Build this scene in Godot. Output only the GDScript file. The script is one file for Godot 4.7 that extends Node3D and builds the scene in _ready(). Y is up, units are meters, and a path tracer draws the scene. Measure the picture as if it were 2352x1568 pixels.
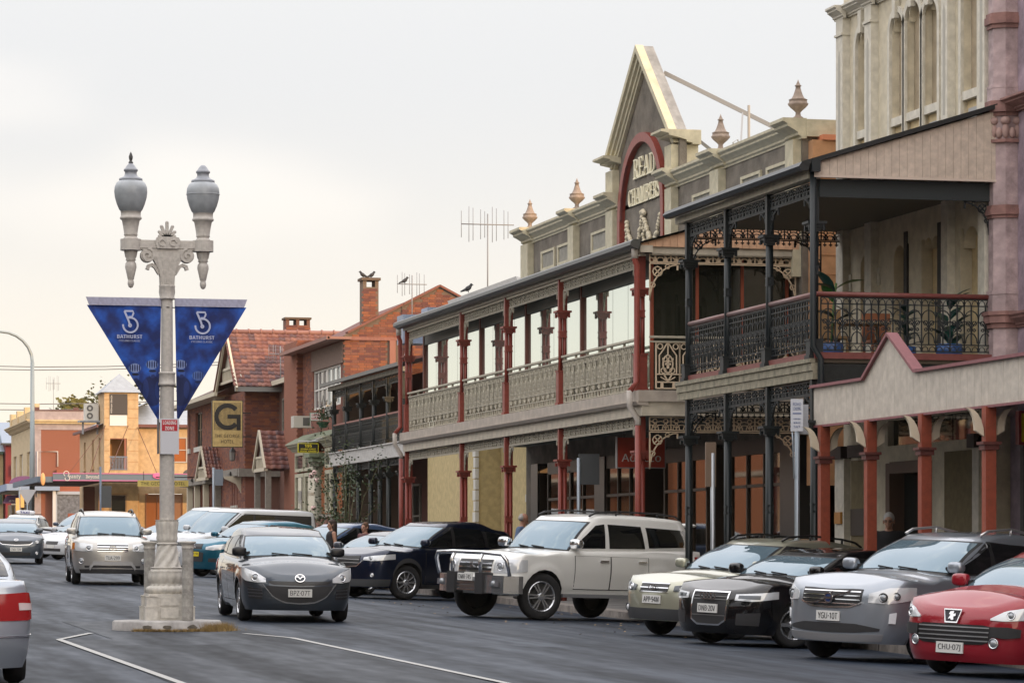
extends Node3D
# A country-town main street at dusk. X runs across the street (kerb at 15.8), Z runs up the street away from the camera, Y is up.
var rng := RandomNumberGenerator.new()
var taken := {}
var made_mats := {}
var noise_made := {}

func V(x: float, y: float, z: float) -> Vector3:
	return Vector3(x, y, -z)

func G(x: float, z: float) -> float:          # height of the street surface
	var up := 0.0135 * minf(z, 262.0)
	if x > 15.8: return up - 0.0024 * 102.0 + 0.13 + 0.02 * (minf(x, 20.0) - 15.8)
	if x < -4.4: return up - 0.0024 * 102.0 + 0.13 + 0.02 * (-4.4 - maxf(x, -8.6))
	return up - 0.0024 * (x - 5.7) * (x - 5.7)

func _ready() -> void:
	rng.seed = 20177
	var cam := Camera3D.new(); cam.name = "Camera"
	cam.projection = Camera3D.PROJECTION_FRUSTUM
	cam.near = 0.5; cam.far = 3000.0
	# 117 mm lens: half height of the picture 784 for a focal length of 7526 (same units); shifted up so that verticals stay vertical
	cam.size = 2.0 * 784.0 / 7526.0 * 0.5
	cam.frustum_offset = Vector2(0, (1270.9 - 784.0) / 7526.0 * 0.5)
	cam.position = V(0, 1.73, 0); cam.rotation_degrees = Vector3(0, -13.367, 0)
	add_child(cam); cam.current = true
	var we := WorldEnvironment.new(); we.name = "Environment"
	var env := Environment.new()
	env.background_mode = Environment.BG_SKY; env.tonemap_mode = Environment.TONE_MAPPER_LINEAR
	env.tonemap_exposure = EXPOSURE; env.sdfgi_enabled = true; env.ssao_enabled = true; env.ssil_enabled = true
	var sky := Sky.new(); sky.sky_material = make_sky(); env.sky = sky
	env.fog_enabled = true; env.fog_density = 0.00007; env.fog_light_color = Color(0.92, 0.88, 0.82)
	we.environment = env; add_child(we)
	var sun := DirectionalLight3D.new(); sun.name = "Sun"
	sun.light_energy = 0.65; sun.light_color = Color(1.0, 0.80, 0.56); sun.light_angular_distance = 0.6; sun.shadow_enabled = true
	sun.look_at_from_position(SUN_AT, Vector3.ZERO, Vector3.UP); add_child(sun)
	build_street()
	build_chambers()
	build_terrace()
	build_mauve()
	build_dark_house()
	build_brick_house()
	build_hotel()
	build_corner_shop()
	build_far_row()
	build_opposite()
	build_lamp()
	build_furniture()
	build_cars()
	build_people()
	build_plants()

const EXPOSURE := 1.38
const SUN_AT := Vector3(0.46, 0.185, 0.87)

func make_sky() -> Material:
	var w := 1024; var h := 512
	var im := Image.create(w, h, false, Image.FORMAT_RGBF)
	var n := FastNoiseLite.new(); n.seed = 4; n.noise_type = FastNoiseLite.TYPE_SIMPLEX_SMOOTH; n.frequency = 1.0; n.fractal_octaves = 5
	var sund := SUN_AT.normalized()
	for y in h:
		var th := (0.5 - (y + 0.5) / h) * PI
		for x in w:
			var ph := (x + 0.5) / w * TAU - PI
			var d := Vector3(-sin(ph) * cos(th), sin(th), cos(ph) * cos(th))
			var e := maxf(d.y, 0.0)
			# away from the sun the low sky is palest; it brightens overhead and towards the sunset behind the camera
			var c := Vector3(0.80, 0.72, 0.59).lerp(Vector3(0.625, 0.63, 0.635), smoothstep(0.0, 0.15, e)).lerp(Vector3(1.55, 1.52, 1.56), smoothstep(0.12, 0.7, e))
			var glow := maxf(0.0, d.dot(sund))
			var toward := smoothstep(-0.15, 0.95, Vector2(d.x, d.z).normalized().dot(Vector2(sund.x, sund.z).normalized())) * (1.0 - smoothstep(0.0, 0.7, e))
			c = c * (1.0 + 0.35 * toward) + Vector3(1.0, 0.74, 0.40) * (pow(glow, 10.0) * 0.8 + toward * 0.85)
			# thin high cloud, stretched along the horizon
			var q := Vector3(d.x, d.y * 3.2, d.z) * 3.0
			var cl := clampf(n.get_noise_3dv(q) * 2.6 + n.get_noise_3dv(q * Vector3(2.1, 4.0, 2.1)) * 1.0 - 0.42, 0.0, 1.0)
			c += Vector3(0.42, 0.33, 0.22) * (0.22 + 1.6 * e) * cl * smoothstep(0.05, 0.17, e)
			if d.y < 0: c = Vector3(0.16, 0.15, 0.14)
			im.set_pixel(x, y, Color(c.x, c.y, c.z))
	var m := PanoramaSkyMaterial.new(); m.panorama = ImageTexture.create_from_image(im)
	return m

# ---------------------------------------------------------------- scene tree helpers
func numbered(parent: Node, called: String) -> String:
	var key := "%d/%s" % [parent.get_instance_id(), called]
	var k: int = taken.get(key, 0); taken[key] = k + 1
	return called if k == 0 else "%s_%03d" % [called, k]

func tag(o: Node, label := "", category := "", group := "", kind := "") -> Node:
	if label: o.set_meta("label", label)
	if category: o.set_meta("category", category)
	if group: o.set_meta("group", group)
	if kind: o.set_meta("kind", kind)
	return o

func thing(called: String, label: String, category: String, at := Vector3.ZERO, turn := 0.0, group := "") -> Node3D:
	var o := Node3D.new(); o.name = numbered(self, called); add_child(o)
	o.position = at; o.rotation.y = turn
	return tag(o, label, category, group)

func node(called: String, parent: Node, at := Vector3.ZERO) -> Node3D:
	var o := Node3D.new(); o.name = numbered(parent, called); parent.add_child(o); o.position = at
	return o

func put(called: String, mesh: Mesh, m: Material, parent: Node = self, xf := Transform3D.IDENTITY) -> MeshInstance3D:
	var o := MeshInstance3D.new(); o.name = numbered(parent, called); o.mesh = mesh; o.material_override = m; o.transform = xf
	parent.add_child(o)
	return o

func obj(called: String, b: Mb, m: Material, parent: Node = self) -> MeshInstance3D:
	return put(called, b.done(), m, parent)

func struct(called: String, b: Mb, m: Material, kind := "structure") -> MeshInstance3D:
	var o := obj(called, b, m); o.set_meta("kind", kind); return o

# many alike pieces: the first `most` as parts of their own, the rest as one instanced part of kind stuff
func pieces(called: String, parent: Node, mesh: Mesh, mats: Array, places: Array, most := 300) -> void:
	var pick := []; var q := RandomNumberGenerator.new(); q.seed = 77
	for i in places.size(): pick.append(q.randi() % mats.size())
	for i in mini(most, places.size()): put(called, mesh, mats[pick[i]], parent, places[i])
	if places.size() > most:
		for k in mats.size():
			var rest := []
			for i in range(most, places.size()):
				if pick[i] == k: rest.append(places[i])
			if rest.is_empty(): continue
			var mm := MultiMesh.new(); mm.transform_format = MultiMesh.TRANSFORM_3D; mm.mesh = mesh; mm.instance_count = rest.size()
			for i in rest.size(): mm.set_instance_transform(i, rest[i])
			var o := MultiMeshInstance3D.new(); o.name = numbered(parent, "more_" + called + "s"); o.multimesh = mm; o.material_override = mats[k]
			o.set_meta("kind", "stuff"); parent.add_child(o)

func text(called: String, parent: Node, s: String, width: float, height: float, xf: Transform3D, m: Material, depth := 0.01, serif := false, bold := false) -> MeshInstance3D:
	var f := SystemFont.new(); f.font_names = PackedStringArray(["Droid Serif" if serif else "Droid Sans"])
	if bold: f.font_weight = 700
	var t := TextMesh.new(); t.text = s; t.font = f; t.font_size = 48; t.pixel_size = 0.01; t.depth = 0.01; t.curve_step = 3.0
	var a := t.get_aabb()
	var sc := Vector3(width / maxf(a.size.x, 0.001), height / maxf(a.size.y, 0.001), depth / 0.01)
	var o := put(called, t, m, parent, xf * Transform3D(Basis.from_scale(sc), -a.get_center() * sc))
	return o

# ---------------------------------------------------------------- materials
func noise(kind: String) -> Texture2D:
	if noise_made.has(kind): return noise_made[kind]
	var n := FastNoiseLite.new(); n.seed = 11 + noise_made.size()
	var t := NoiseTexture2D.new(); t.width = 512; t.height = 512; t.seamless = true
	var lo := 0.78; var hi := 1.0
	match kind:
		"plaster": n.frequency = 0.012; n.fractal_octaves = 6; n.fractal_gain = 0.6; lo = 0.84
		"stain": n.frequency = 0.006; n.fractal_octaves = 6; n.fractal_gain = 0.65; lo = 0.66
		"fine": n.frequency = 0.09; n.fractal_octaves = 3; lo = 0.75
		"speck": n.frequency = 0.25; n.fractal_octaves = 2; lo = 0.6
		"streak": n.frequency = 0.02; n.fractal_octaves = 5; n.fractal_gain = 0.6; lo = 0.55
		"bump": n.frequency = 0.12; n.fractal_octaves = 4; t.as_normal_map = true; t.bump_strength = 3.0
		"wave": n.frequency = 0.007; n.fractal_octaves = 2; t.as_normal_map = true; t.bump_strength = 1.5
	if not t.as_normal_map:
		var g := Gradient.new(); g.set_color(0, Color(lo, lo, lo)); g.set_color(1, Color(hi, hi, hi)); t.color_ramp = g
	t.noise = n
	noise_made[kind] = t
	return t

# colour is linear (a real-world base colour)
func mat(r: float, g: float, b: float, rough := 0.8, kind := "", scale := 1.0, bump := 0.0, metal := 0.0) -> StandardMaterial3D:
	var key := "%.3f %.3f %.3f %.2f %s %.2f %.2f %.2f" % [r, g, b, rough, kind, scale, bump, metal]
	if made_mats.has(key): return made_mats[key]
	var m := StandardMaterial3D.new()
	m.albedo_color = Color(r, g, b).linear_to_srgb(); m.roughness = rough; m.metallic = metal
	if kind or bump > 0.0:
		m.uv1_triplanar = true; m.uv1_world_triplanar = true; m.uv1_scale = Vector3.ONE * scale
	if kind: m.albedo_texture = noise(kind)
	if bump > 0.0: m.normal_enabled = true; m.normal_texture = noise("bump"); m.normal_scale = bump
	made_mats[key] = m
	return m

func glass_dark(r := 0.015, g := 0.02, b := 0.02) -> StandardMaterial3D:
	var m := mat(r, g, b, 0.03, "", 1.0, 0.0, 0.0); m.metallic_specular = 0.85; return m

func glow(r: float, g: float, b: float, e: float) -> StandardMaterial3D:
	var m := StandardMaterial3D.new(); m.albedo_color = Color(r, g, b); m.emission_enabled = true; m.emission = Color(r, g, b); m.emission_energy_multiplier = e
	return m

# ---------------------------------------------------------------- mesh builder
class Mb:
	var st := SurfaceTool.new()
	func _init(smooth := false) -> void:
		st.begin(Mesh.PRIMITIVE_TRIANGLES); st.set_smooth_group(0 if smooth else 0xFFFFFFFF)
	func tri(a: Vector3, b: Vector3, c: Vector3) -> void:
		st.add_vertex(a); st.add_vertex(c); st.add_vertex(b)
	func quad(a: Vector3, b: Vector3, c: Vector3, d: Vector3) -> void:
		tri(a, b, c); tri(a, c, d)
	func quv(a: Vector3, b: Vector3, c: Vector3, d: Vector3) -> void:     # a bottom left, counter-clockwise, with uv
		var p := [a, c, b, a, d, c]; var u := [Vector2(0, 1), Vector2(1, 0), Vector2(1, 1), Vector2(0, 1), Vector2(0, 0), Vector2(1, 0)]
		for i in 6: st.set_uv(u[i]); st.add_vertex(p[i])
	func tuv(p: Array, u: Array) -> void:
		for i in [0, 2, 1]: st.set_uv(u[i]); st.add_vertex(p[i])
	func obox(t: Transform3D, s: Vector3) -> void:
		var h := s * 0.5; var p := []
		for i in 8: p.append(t * Vector3(h.x if i & 1 else -h.x, h.y if i & 2 else -h.y, h.z if i & 4 else -h.z))
		for f in [[4, 5, 7, 6], [1, 0, 2, 3], [5, 1, 3, 7], [0, 4, 6, 2], [6, 7, 3, 2], [0, 1, 5, 4]]:
			quad(p[f[0]], p[f[1]], p[f[2]], p[f[3]])
	func box(lo: Vector3, hi: Vector3) -> void:
		obox(Transform3D(Basis.IDENTITY, (lo + hi) * 0.5), (hi - lo).abs())
	# box by street coordinates
	func bx(x0: float, x1: float, y0: float, y1: float, z0: float, z1: float) -> void:
		box(Vector3(minf(x0, x1), minf(y0, y1), -maxf(z0, z1)), Vector3(maxf(x0, x1), maxf(y0, y1), -minf(z0, z1)))
	func bar(p: Vector3, q: Vector3, w: float, h: float, up := Vector3.UP) -> void:
		var z := (q - p).normalized(); if absf(z.dot(up)) > 0.99: up = Vector3.RIGHT
		var x := up.cross(z).normalized(); var y := z.cross(x)
		obox(Transform3D(Basis(x, y, z), (p + q) * 0.5), Vector3(w, h, p.distance_to(q)))
	func prism(poly: Array, t: Transform3D, depth: float) -> void:
		var p := PackedVector2Array(poly); var id := Geometry2D.triangulate_polygon(p)
		var o := Vector3(0, 0, depth)
		for i in range(0, id.size(), 3):
			var a := Vector3(p[id[i]].x, p[id[i]].y, 0); var b := Vector3(p[id[i + 1]].x, p[id[i + 1]].y, 0); var c := Vector3(p[id[i + 2]].x, p[id[i + 2]].y, 0)
			if (b - a).cross(c - a).z < 0: var s := b; b = c; c = s
			var f := depth > 0
			if f: tri(t * (a + o), t * (b + o), t * (c + o)); tri(t * a, t * c, t * b)
			else: tri(t * a, t * b, t * c); tri(t * (a + o), t * (c + o), t * (b + o))
		var area := 0.0
		for i in p.size(): area += p[i].cross(p[(i + 1) % p.size()])
		for i in p.size():
			var a := Vector3(p[i].x, p[i].y, 0); var b := Vector3(p[(i + 1) % p.size()].x, p[(i + 1) % p.size()].y, 0)
			if (area > 0) == (depth > 0): quad(t * a, t * b, t * (b + o), t * (a + o))
			else: quad(t * b, t * a, t * (a + o), t * (b + o))
	func tube(pts: Array, r, sides := 8, cap := true) -> void:
		var rings := []; var up := Vector3.UP
		for i in pts.size():
			var d: Vector3 = (pts[mini(i + 1, pts.size() - 1)] - pts[maxi(i - 1, 0)]).normalized()
			if absf(d.dot(up)) > 0.98: up = Vector3.RIGHT if absf(d.x) < 0.9 else Vector3.BACK
			var x := up.cross(d).normalized(); var y := d.cross(x); up = y
			var rr: float = r[i] if r is Array else r
			var ring := []
			for k in sides: ring.append(pts[i] + (x * cos(TAU * k / sides) + y * sin(TAU * k / sides)) * rr)
			rings.append(ring)
		for i in rings.size() - 1:
			for k in sides: quad(rings[i][k], rings[i][(k + 1) % sides], rings[i + 1][(k + 1) % sides], rings[i + 1][k])
		if cap:
			for k in range(1, sides - 1):
				tri(rings[0][0], rings[0][k + 1], rings[0][k]); tri(rings[-1][0], rings[-1][k], rings[-1][k + 1])
	# profile: [[radius, height], ...] bottom to top; lobes give carved bands: [[from row, to row, count, depth], ...]
	func lathe(profile: Array, at: Vector3, seg := 24, lobes := [], t := Basis.IDENTITY) -> void:
		var rings := []
		for j in profile.size():
			var ring := []; var r: float = profile[j][0]
			for k in seg:
				var a := TAU * k / seg; var rr := r
				for l in lobes:
					if j >= l[0] and j <= l[1]: rr = r * (1.0 - l[3] + l[3] * absf(cos(a * l[2] * 0.5)))
				ring.append(at + t * Vector3(cos(a) * rr, profile[j][1], sin(a) * rr))
			rings.append(ring)
		for j in rings.size() - 1:
			for k in seg: quad(rings[j][(k + 1) % seg], rings[j][k], rings[j + 1][k], rings[j + 1][(k + 1) % seg])
	func ball(c: Vector3, r: Vector3, seg := 12, rows := 8, t := Basis.IDENTITY, e := 1.0) -> void:   # e < 1 squares it off
		var g := []
		for j in rows + 1:
			var v := -PI / 2 + PI * j / rows; var row := []
			for k in seg:
				var u := TAU * k / seg
				var p := Vector3(cos(v) * cos(u), sin(v), cos(v) * sin(u))
				if e != 1.0: p = Vector3(signf(p.x) * pow(absf(p.x), e), signf(p.y) * pow(absf(p.y), e), signf(p.z) * pow(absf(p.z), e))
				row.append(c + t * (p * r))
			g.append(row)
		for j in rows:
			for k in seg: quad(g[j][(k + 1) % seg], g[j][k], g[j + 1][k], g[j + 1][(k + 1) % seg])
	func grid(g: Array) -> void:
		for j in g.size() - 1:
			for k in g[j].size() - 1: quad(g[j][k], g[j][k + 1], g[j + 1][k + 1], g[j + 1][k])
	# flat ribbon of square section along 2D points, for cast-iron lace
	func rod(pts: Array, w: float, d: float, t := Transform3D.IDENTITY, closed := false) -> void:
		var n := pts.size(); var L := []
		for i in n:
			var a: Vector2 = pts[(i - 1 + n) % n] if closed else pts[maxi(i - 1, 0)]
			var b: Vector2 = pts[(i + 1) % n] if closed else pts[mini(i + 1, n - 1)]
			var o := (b - a).normalized().orthogonal() * w * 0.5
			L.append([pts[i] + o, pts[i] - o])
		var z := d * 0.5
		for i in (n if closed else n - 1):
			var p: Array = L[i]; var q: Array = L[(i + 1) % n]
			var f := func(v: Vector2, zz: float) -> Vector3: return t * Vector3(v.x, v.y, zz)
			quad(f.call(p[1], z), f.call(q[1], z), f.call(q[0], z), f.call(p[0], z))
			quad(f.call(p[0], -z), f.call(q[0], -z), f.call(q[1], -z), f.call(p[1], -z))
			quad(f.call(p[0], z), f.call(q[0], z), f.call(q[0], -z), f.call(p[0], -z))
			quad(f.call(q[1], z), f.call(p[1], z), f.call(p[1], -z), f.call(q[1], -z))
	func done() -> ArrayMesh:
		st.generate_normals()
		return st.commit()

# frames: on a street front (faces -X; local x runs up the street, y up, z inwards) and on a wall across (faces the camera)
func front(x: float, y := 0.0, z := 0.0) -> Transform3D:
	return Transform3D(Basis(Vector3(0, 0, -1), Vector3.UP, Vector3(1, 0, 0)), V(x, y, z))
func across(x: float, y: float, z: float) -> Transform3D:
	return Transform3D(Basis.IDENTITY, V(x, y, z))
# lettering on a street front reads from +Z to the viewer: local x runs towards the camera
func reading(x: float, y: float, z: float) -> Transform3D:
	return Transform3D(Basis(Vector3(0, 0, 1), Vector3.UP, Vector3(-1, 0, 0)), V(x, y, z))

func arc(c: Vector2, r: float, a0: float, a1: float, n := 6, ry := -1.0) -> Array:
	var p := []; if ry < 0: ry = r
	for i in n + 1:
		var a := deg_to_rad(lerpf(a0, a1, float(i) / n)); p.append(c + Vector2(cos(a) * r, sin(a) * ry))
	return p

# a wall across the view made of bricks: places for one-brick transforms over (x0..x1, y0..y1) at depth z, inside test optional
func brick_places(t: Transform3D, x0: float, x1: float, y0: float, y1: float, inside = null, holes := []) -> Array:
	var out := []; var row := 0; var y := y0 + 0.043
	while y < y1:
		var x := x0 + (0.06 if row % 2 else 0.12)
		while x < x1:
			var ok: bool = inside == null or inside.call(x, y)
			for h in holes:
				if x > h[0] - 0.11 and x < h[1] + 0.11 and y > h[2] - 0.03 and y < h[3] + 0.03: ok = false
			if ok: out.append(t * Transform3D(Basis.IDENTITY, Vector3(x, y, 0)))
			x += 0.24
		y += 0.086; row += 1
	return out
var brick_shape: ArrayMesh
func brick() -> ArrayMesh:
	if brick_shape == null:
		var b := Mb.new(); b.box(Vector3(-0.115, -0.038, -0.006), Vector3(0.115, 0.038, 0.006)); brick_shape = b.done()
	return brick_shape
func brick_mats(r := 1.0) -> Array:
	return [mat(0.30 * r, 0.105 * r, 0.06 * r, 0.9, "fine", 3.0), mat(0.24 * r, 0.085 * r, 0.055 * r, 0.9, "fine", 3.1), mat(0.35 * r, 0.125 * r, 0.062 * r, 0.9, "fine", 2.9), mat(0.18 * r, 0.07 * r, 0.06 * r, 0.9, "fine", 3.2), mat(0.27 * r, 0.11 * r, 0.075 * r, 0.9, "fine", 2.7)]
# ---------------------------------------------------------------- the street
func road_sheet(b: Mb, xs: Array, zs: Array, lift: float) -> void:
	for i in zs.size() - 1:
		for k in xs.size() - 1:
			var c := func(x: float, z: float) -> Vector3: return V(x, 0.0135 * minf(z, 262.0) - 0.0024 * (x - 5.7) * (x - 5.7) + lift, z)
			b.quad(c.call(xs[k], zs[i]), c.call(xs[k + 1], zs[i]), c.call(xs[k + 1], zs[i + 1]), c.call(xs[k], zs[i + 1]))

func span(a: float, c: float, step: float) -> Array:
	var out := []; var n := int(ceil((c - a) / step))
	for i in n + 1: out.append(lerpf(a, c, float(i) / n))
	return out

func asphalt(v: float, seed_at: int) -> StandardMaterial3D:
	# wheel-polished bands that run along the street, over fine stone grain
	var n := FastNoiseLite.new(); n.seed = seed_at; n.frequency = 0.03; n.fractal_octaves = 4
	var im := Image.create(512, 512, false, Image.FORMAT_RGB8); var ro := Image.create(512, 512, false, Image.FORMAT_RGB8)
	for y in 512:
		for x in 512:
			var a := n.get_noise_2d(x * 1.6, y * 0.20) * 0.75 + n.get_noise_2d(x * 5.0, y * 2.2 + 700.0) * 0.35
			var band := 0.5 + 0.5 * cos(TAU * x / 512.0 * 8.0 + 0.9 * n.get_noise_2d(x, y * 0.1 + 40.0) * 6.0)
			var t := clampf(0.60 + a * 0.8 + (band - 0.5) * 0.16, 0.0, 1.0)
			var c := lerpf(0.5, 1.0, t)
			im.set_pixel(x, y, Color(c, c, c)); var r := clampf(lerpf(0.78, 0.50, t), 0, 1); ro.set_pixel(x, y, Color(r, r, r))
	var m := StandardMaterial3D.new(); m.albedo_color = Color(v * 0.62, v * 0.96, v * 1.55).linear_to_srgb()
	m.albedo_texture = ImageTexture.create_from_image(im); m.roughness = 1.0; m.metallic_specular = 0.36; m.roughness_texture = ImageTexture.create_from_image(ro)
	m.uv1_triplanar = true; m.uv1_world_triplanar = true; m.uv1_scale = Vector3(0.0495, 0.05, 0.024)
	m.detail_enabled = true; m.detail_blend_mode = BaseMaterial3D.BLEND_MODE_MUL; m.detail_albedo = noise("speck"); m.detail_uv_layer = BaseMaterial3D.DETAIL_UV_2
	m.uv2_triplanar = true; m.uv2_world_triplanar = true; m.uv2_scale = Vector3(0.9, 0.9, 0.35)
	return m

func line_strip(b: Mb, pts: Array, w: float, lift := 0.012) -> void:
	for i in pts.size() - 1:
		var p: Vector2 = pts[i]; var q: Vector2 = pts[i + 1]; var o := (q - p).normalized().orthogonal() * w * 0.5
		var n := int(ceil(p.distance_to(q) / 2.0))
		for k in n:
			var a := p.lerp(q, float(k) / n); var c := p.lerp(q, float(k + 1) / n); var r := []
			for v in [a - o, c - o, c + o, a + o]: r.append(V(v.x, 0.0135 * v.y - 0.0024 * (v.x - 5.7) * (v.x - 5.7) + lift, v.y))
			b.quad(r[3], r[2], r[1], r[0])

func build_street() -> void:
	var b := Mb.new()
	for r in [[-900.0, 900.0, -60.0, 262.0], [-900.0, 900.0, 262.0, 1600.0]]:
		b.quad(V(r[0], 0.0135 * minf(r[2], 262.0) - 0.6, r[2]), V(r[1], 0.0135 * minf(r[2], 262.0) - 0.6, r[2]), V(r[1], 0.0135 * minf(r[3], 262.0) - 0.6, r[3]), V(r[0], 0.0135 * minf(r[3], 262.0) - 0.6, r[3]))
	struct("ground", b, mat(0.10, 0.105, 0.06, 0.95, "stain", 0.05))
	b = Mb.new(true); road_sheet(b, span(-4.4, 15.8, 1.0), span(-20.0, 300.0, 8.0), 0.0)
	struct("road", b, asphalt(0.062, 3))
	# darker patch of newer asphalt round the island
	b = Mb.new(true)
	road_sheet(b, span(4.25, 7.45, 0.8), span(24.0, 43.6, 4.0), 0.005)
	road_sheet(b, span(4.9, 7.3, 0.8), span(43.6, 50.6, 3.5), 0.005)
	struct("road_patch", b, asphalt(0.04, 9))
	b = Mb.new()
	line_strip(b, [Vector2(4.83, 45.7), Vector2(4.19, 43.6), Vector2(4.33, 32.6), Vector2(4.40, 26.0)], 0.09)
	line_strip(b, [Vector2(6.92, 45.27), Vector2(7.33, 43.7), Vector2(7.53, 32.2), Vector2(7.6, 26.0)], 0.09)
	struct("road_marking_line", b, mat(0.62, 0.62, 0.60, 0.7, "speck", 2.0))
	for side in [1, -1]:
		b = Mb.new()
		for seg: Array in [[-20.0, 147.0], [165.0, 300.0]]:
			for z in range(int(seg[0]), int(seg[1]), 8):
				var z1 := minf(z + 8.0, seg[1]); var e: float = 15.8 if side > 0 else -4.4; var w: float = 16.1 if side > 0 else -4.7; var far: float = 20.4 if side > 0 else -9.0
				var y0 := G(e + 0.01 * side, z); var y1 := G(e + 0.01 * side, z1)
				b.quad(V(w, y0 + 0.006, z), V(far, G(far, z), z), V(far, G(far, z1), z1), V(w, y1 + 0.006, z1))
		struct("footpath", b, mat(0.20, 0.19, 0.18, 0.85, "stain", 0.3))
		var k := Mb.new()
		for seg: Array in [[-20.0, 147.0], [165.0, 300.0]]:
			for z in range(int(seg[0]), int(seg[1]), 4):
				var e: float = 15.8 if side > 0 else -4.4; var y0 := G(e + 0.01 * side, z); var y1 := G(e + 0.01 * side, z + 3.97); var w: float = e + 0.3 * side
				k.quad(V(e, y0, z), V(w, y0 + 0.006, z), V(w, y1 + 0.006, z + 3.97), V(e, y1, z + 3.97))
				k.quad(V(e, y0 - 0.3, z), V(e, y0, z), V(e, y1, z + 3.97), V(e, y1 - 0.3, z + 3.97))
		struct("kerb", k, mat(0.30, 0.265, 0.235, 0.85, "stain", 0.8))

# ---------------------------------------------------------------- cast-iron lace (each returns one panel, origin at its bottom left)
func lace_balustrade(w: float, h: float) -> ArrayMesh:
	var b := Mb.new(); var d := 0.03; var r := 0.016; var m := w * 0.5
	for x in [0.0, w]: b.rod([Vector2(x, 0), Vector2(x, h)], 0.024, d)
	for y in [0.0, 0.115, 0.26, h]: b.rod([Vector2(0, y), Vector2(w, y)], 0.022, d)
	for s in [-1.0, 1.0]:
		b.rod(arc(Vector2(m + s * w * 0.33, h - 0.075), 0.052, 0, 360, 8), r, d)
		b.rod([Vector2(m + s * 0.02, h - 0.02), Vector2(m + s * w * 0.2, h - 0.14), Vector2(m + s * w * 0.36, h - 0.24), Vector2(m + s * w * 0.36, 0.27)], r * 1.2, d)
		b.rod(arc(Vector2(m + s * 0.055, h - 0.31), 0.045, 90, 90 + s * 300, 7), r, d)
		b.rod(arc(Vector2(m + s * 0.085, 0.33), 0.05, 0, 360, 7), r, d)
		b.rod([Vector2(m, 0.13), Vector2(m + s * 0.07, 0.245)], r * 1.6, d)
		b.rod([Vector2(m, 0.13), Vector2(m + s * 0.14, 0.21)], r, d)
		b.rod([Vector2(m + s * w * 0.25, 0.0), Vector2(m + s * w * 0.25, 0.115)], 0.05, d)
	b.rod(arc(Vector2(m, h * 0.53), 0.095, 0, 360, 14, 0.165), 0.022, d)
	b.rod([Vector2(m - 0.055, h * 0.53), Vector2(m + 0.055, h * 0.53)], 0.035, d); b.rod([Vector2(m, h * 0.43), Vector2(m, h * 0.65)], 0.045, d)
	b.rod([Vector2(m, 0.26), Vector2(m, h * 0.36)], 0.03, d); b.rod([Vector2(m, h * 0.72), Vector2(m, h)], 0.02, d)
	return b.done()

func lace_frieze(w: float, h: float) -> ArrayMesh:
	var b := Mb.new(); var d := 0.028; var r := 0.014
	for y in [0.0, h * 0.12, h]: b.rod([Vector2(0, y), Vector2(w, y)], 0.018, d)
	for c in [0.0, w * 0.5, w]:
		var a0 := 0.0 if c < w else 90.0; var a1 := 180.0 if c > 0 else 90.0
		b.rod(arc(Vector2(c, h * 0.12), h * 0.62, a0, a1, 6), r, d)
		b.rod(arc(Vector2(c, h * 0.12), h * 0.38, a0, a1, 5), r, d)
	for c in [w * 0.25, w * 0.75]:
		b.rod(arc(Vector2(c, h * 0.74), h * 0.16, 0, 360, 7), r, d)
		b.rod([Vector2(c, h * 0.12), Vector2(c, h * 0.5)], r, d)
		for s in [-1.0, 1.0]: b.rod([Vector2(c, h * 0.25), Vector2(c + s * h * 0.16, h * 0.4)], r, d)
	b.rod([Vector2(0, h * 0.12), Vector2(0, h)], 0.02, d)
	return b.done()

func lace_drops(w: float) -> ArrayMesh:           # the trefoil drops below a dark frieze
	var b := Mb.new(); var n := int(round(w / 0.11))
	for i in n:
		var x := (i + 0.5) * w / n
		b.rod([Vector2(x, 0), Vector2(x, -0.09)], 0.016, 0.02); b.rod([Vector2(x - 0.03, -0.06), Vector2(x + 0.03, -0.06)], 0.022, 0.02)
	return b.done()

func lace_bracket(s: float) -> ArrayMesh:         # quarter-round bracket, corner at the origin, filling +x and -y
	var b := Mb.new(); var d := 0.026
	b.rod([Vector2(0, 0), Vector2(s, 0)], 0.022, d); b.rod([Vector2(0, 0), Vector2(0, -s * 1.25)], 0.022, d)
	b.rod(arc(Vector2(s, -s * 1.25), s, 90, 180, 8, s * 1.25 - 0.02), 0.022, d)
	b.rod(arc(Vector2(s * 0.27, -s * 0.27), s * 0.17, 0, 360, 8), 0.016, d)
	b.rod([Vector2(s * 0.15, -s * 0.15), Vector2(s * 0.4, -s * 0.4)], 0.02, d); b.rod([Vector2(s * 0.38, -s * 0.16), Vector2(s * 0.16, -s * 0.38)], 0.02, d)
	b.rod(arc(Vector2(s * 0.62, -s * 0.1), s * 0.08, 0, 360, 6), 0.014, d); b.rod(arc(Vector2(s * 0.1, -s * 0.72), s * 0.09, 0, 360, 6), 0.014, d)
	b.rod([Vector2(s * 0.97, 0.0), Vector2(s * 0.97, -0.12)], 0.03, d)
	return b.done()

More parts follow.
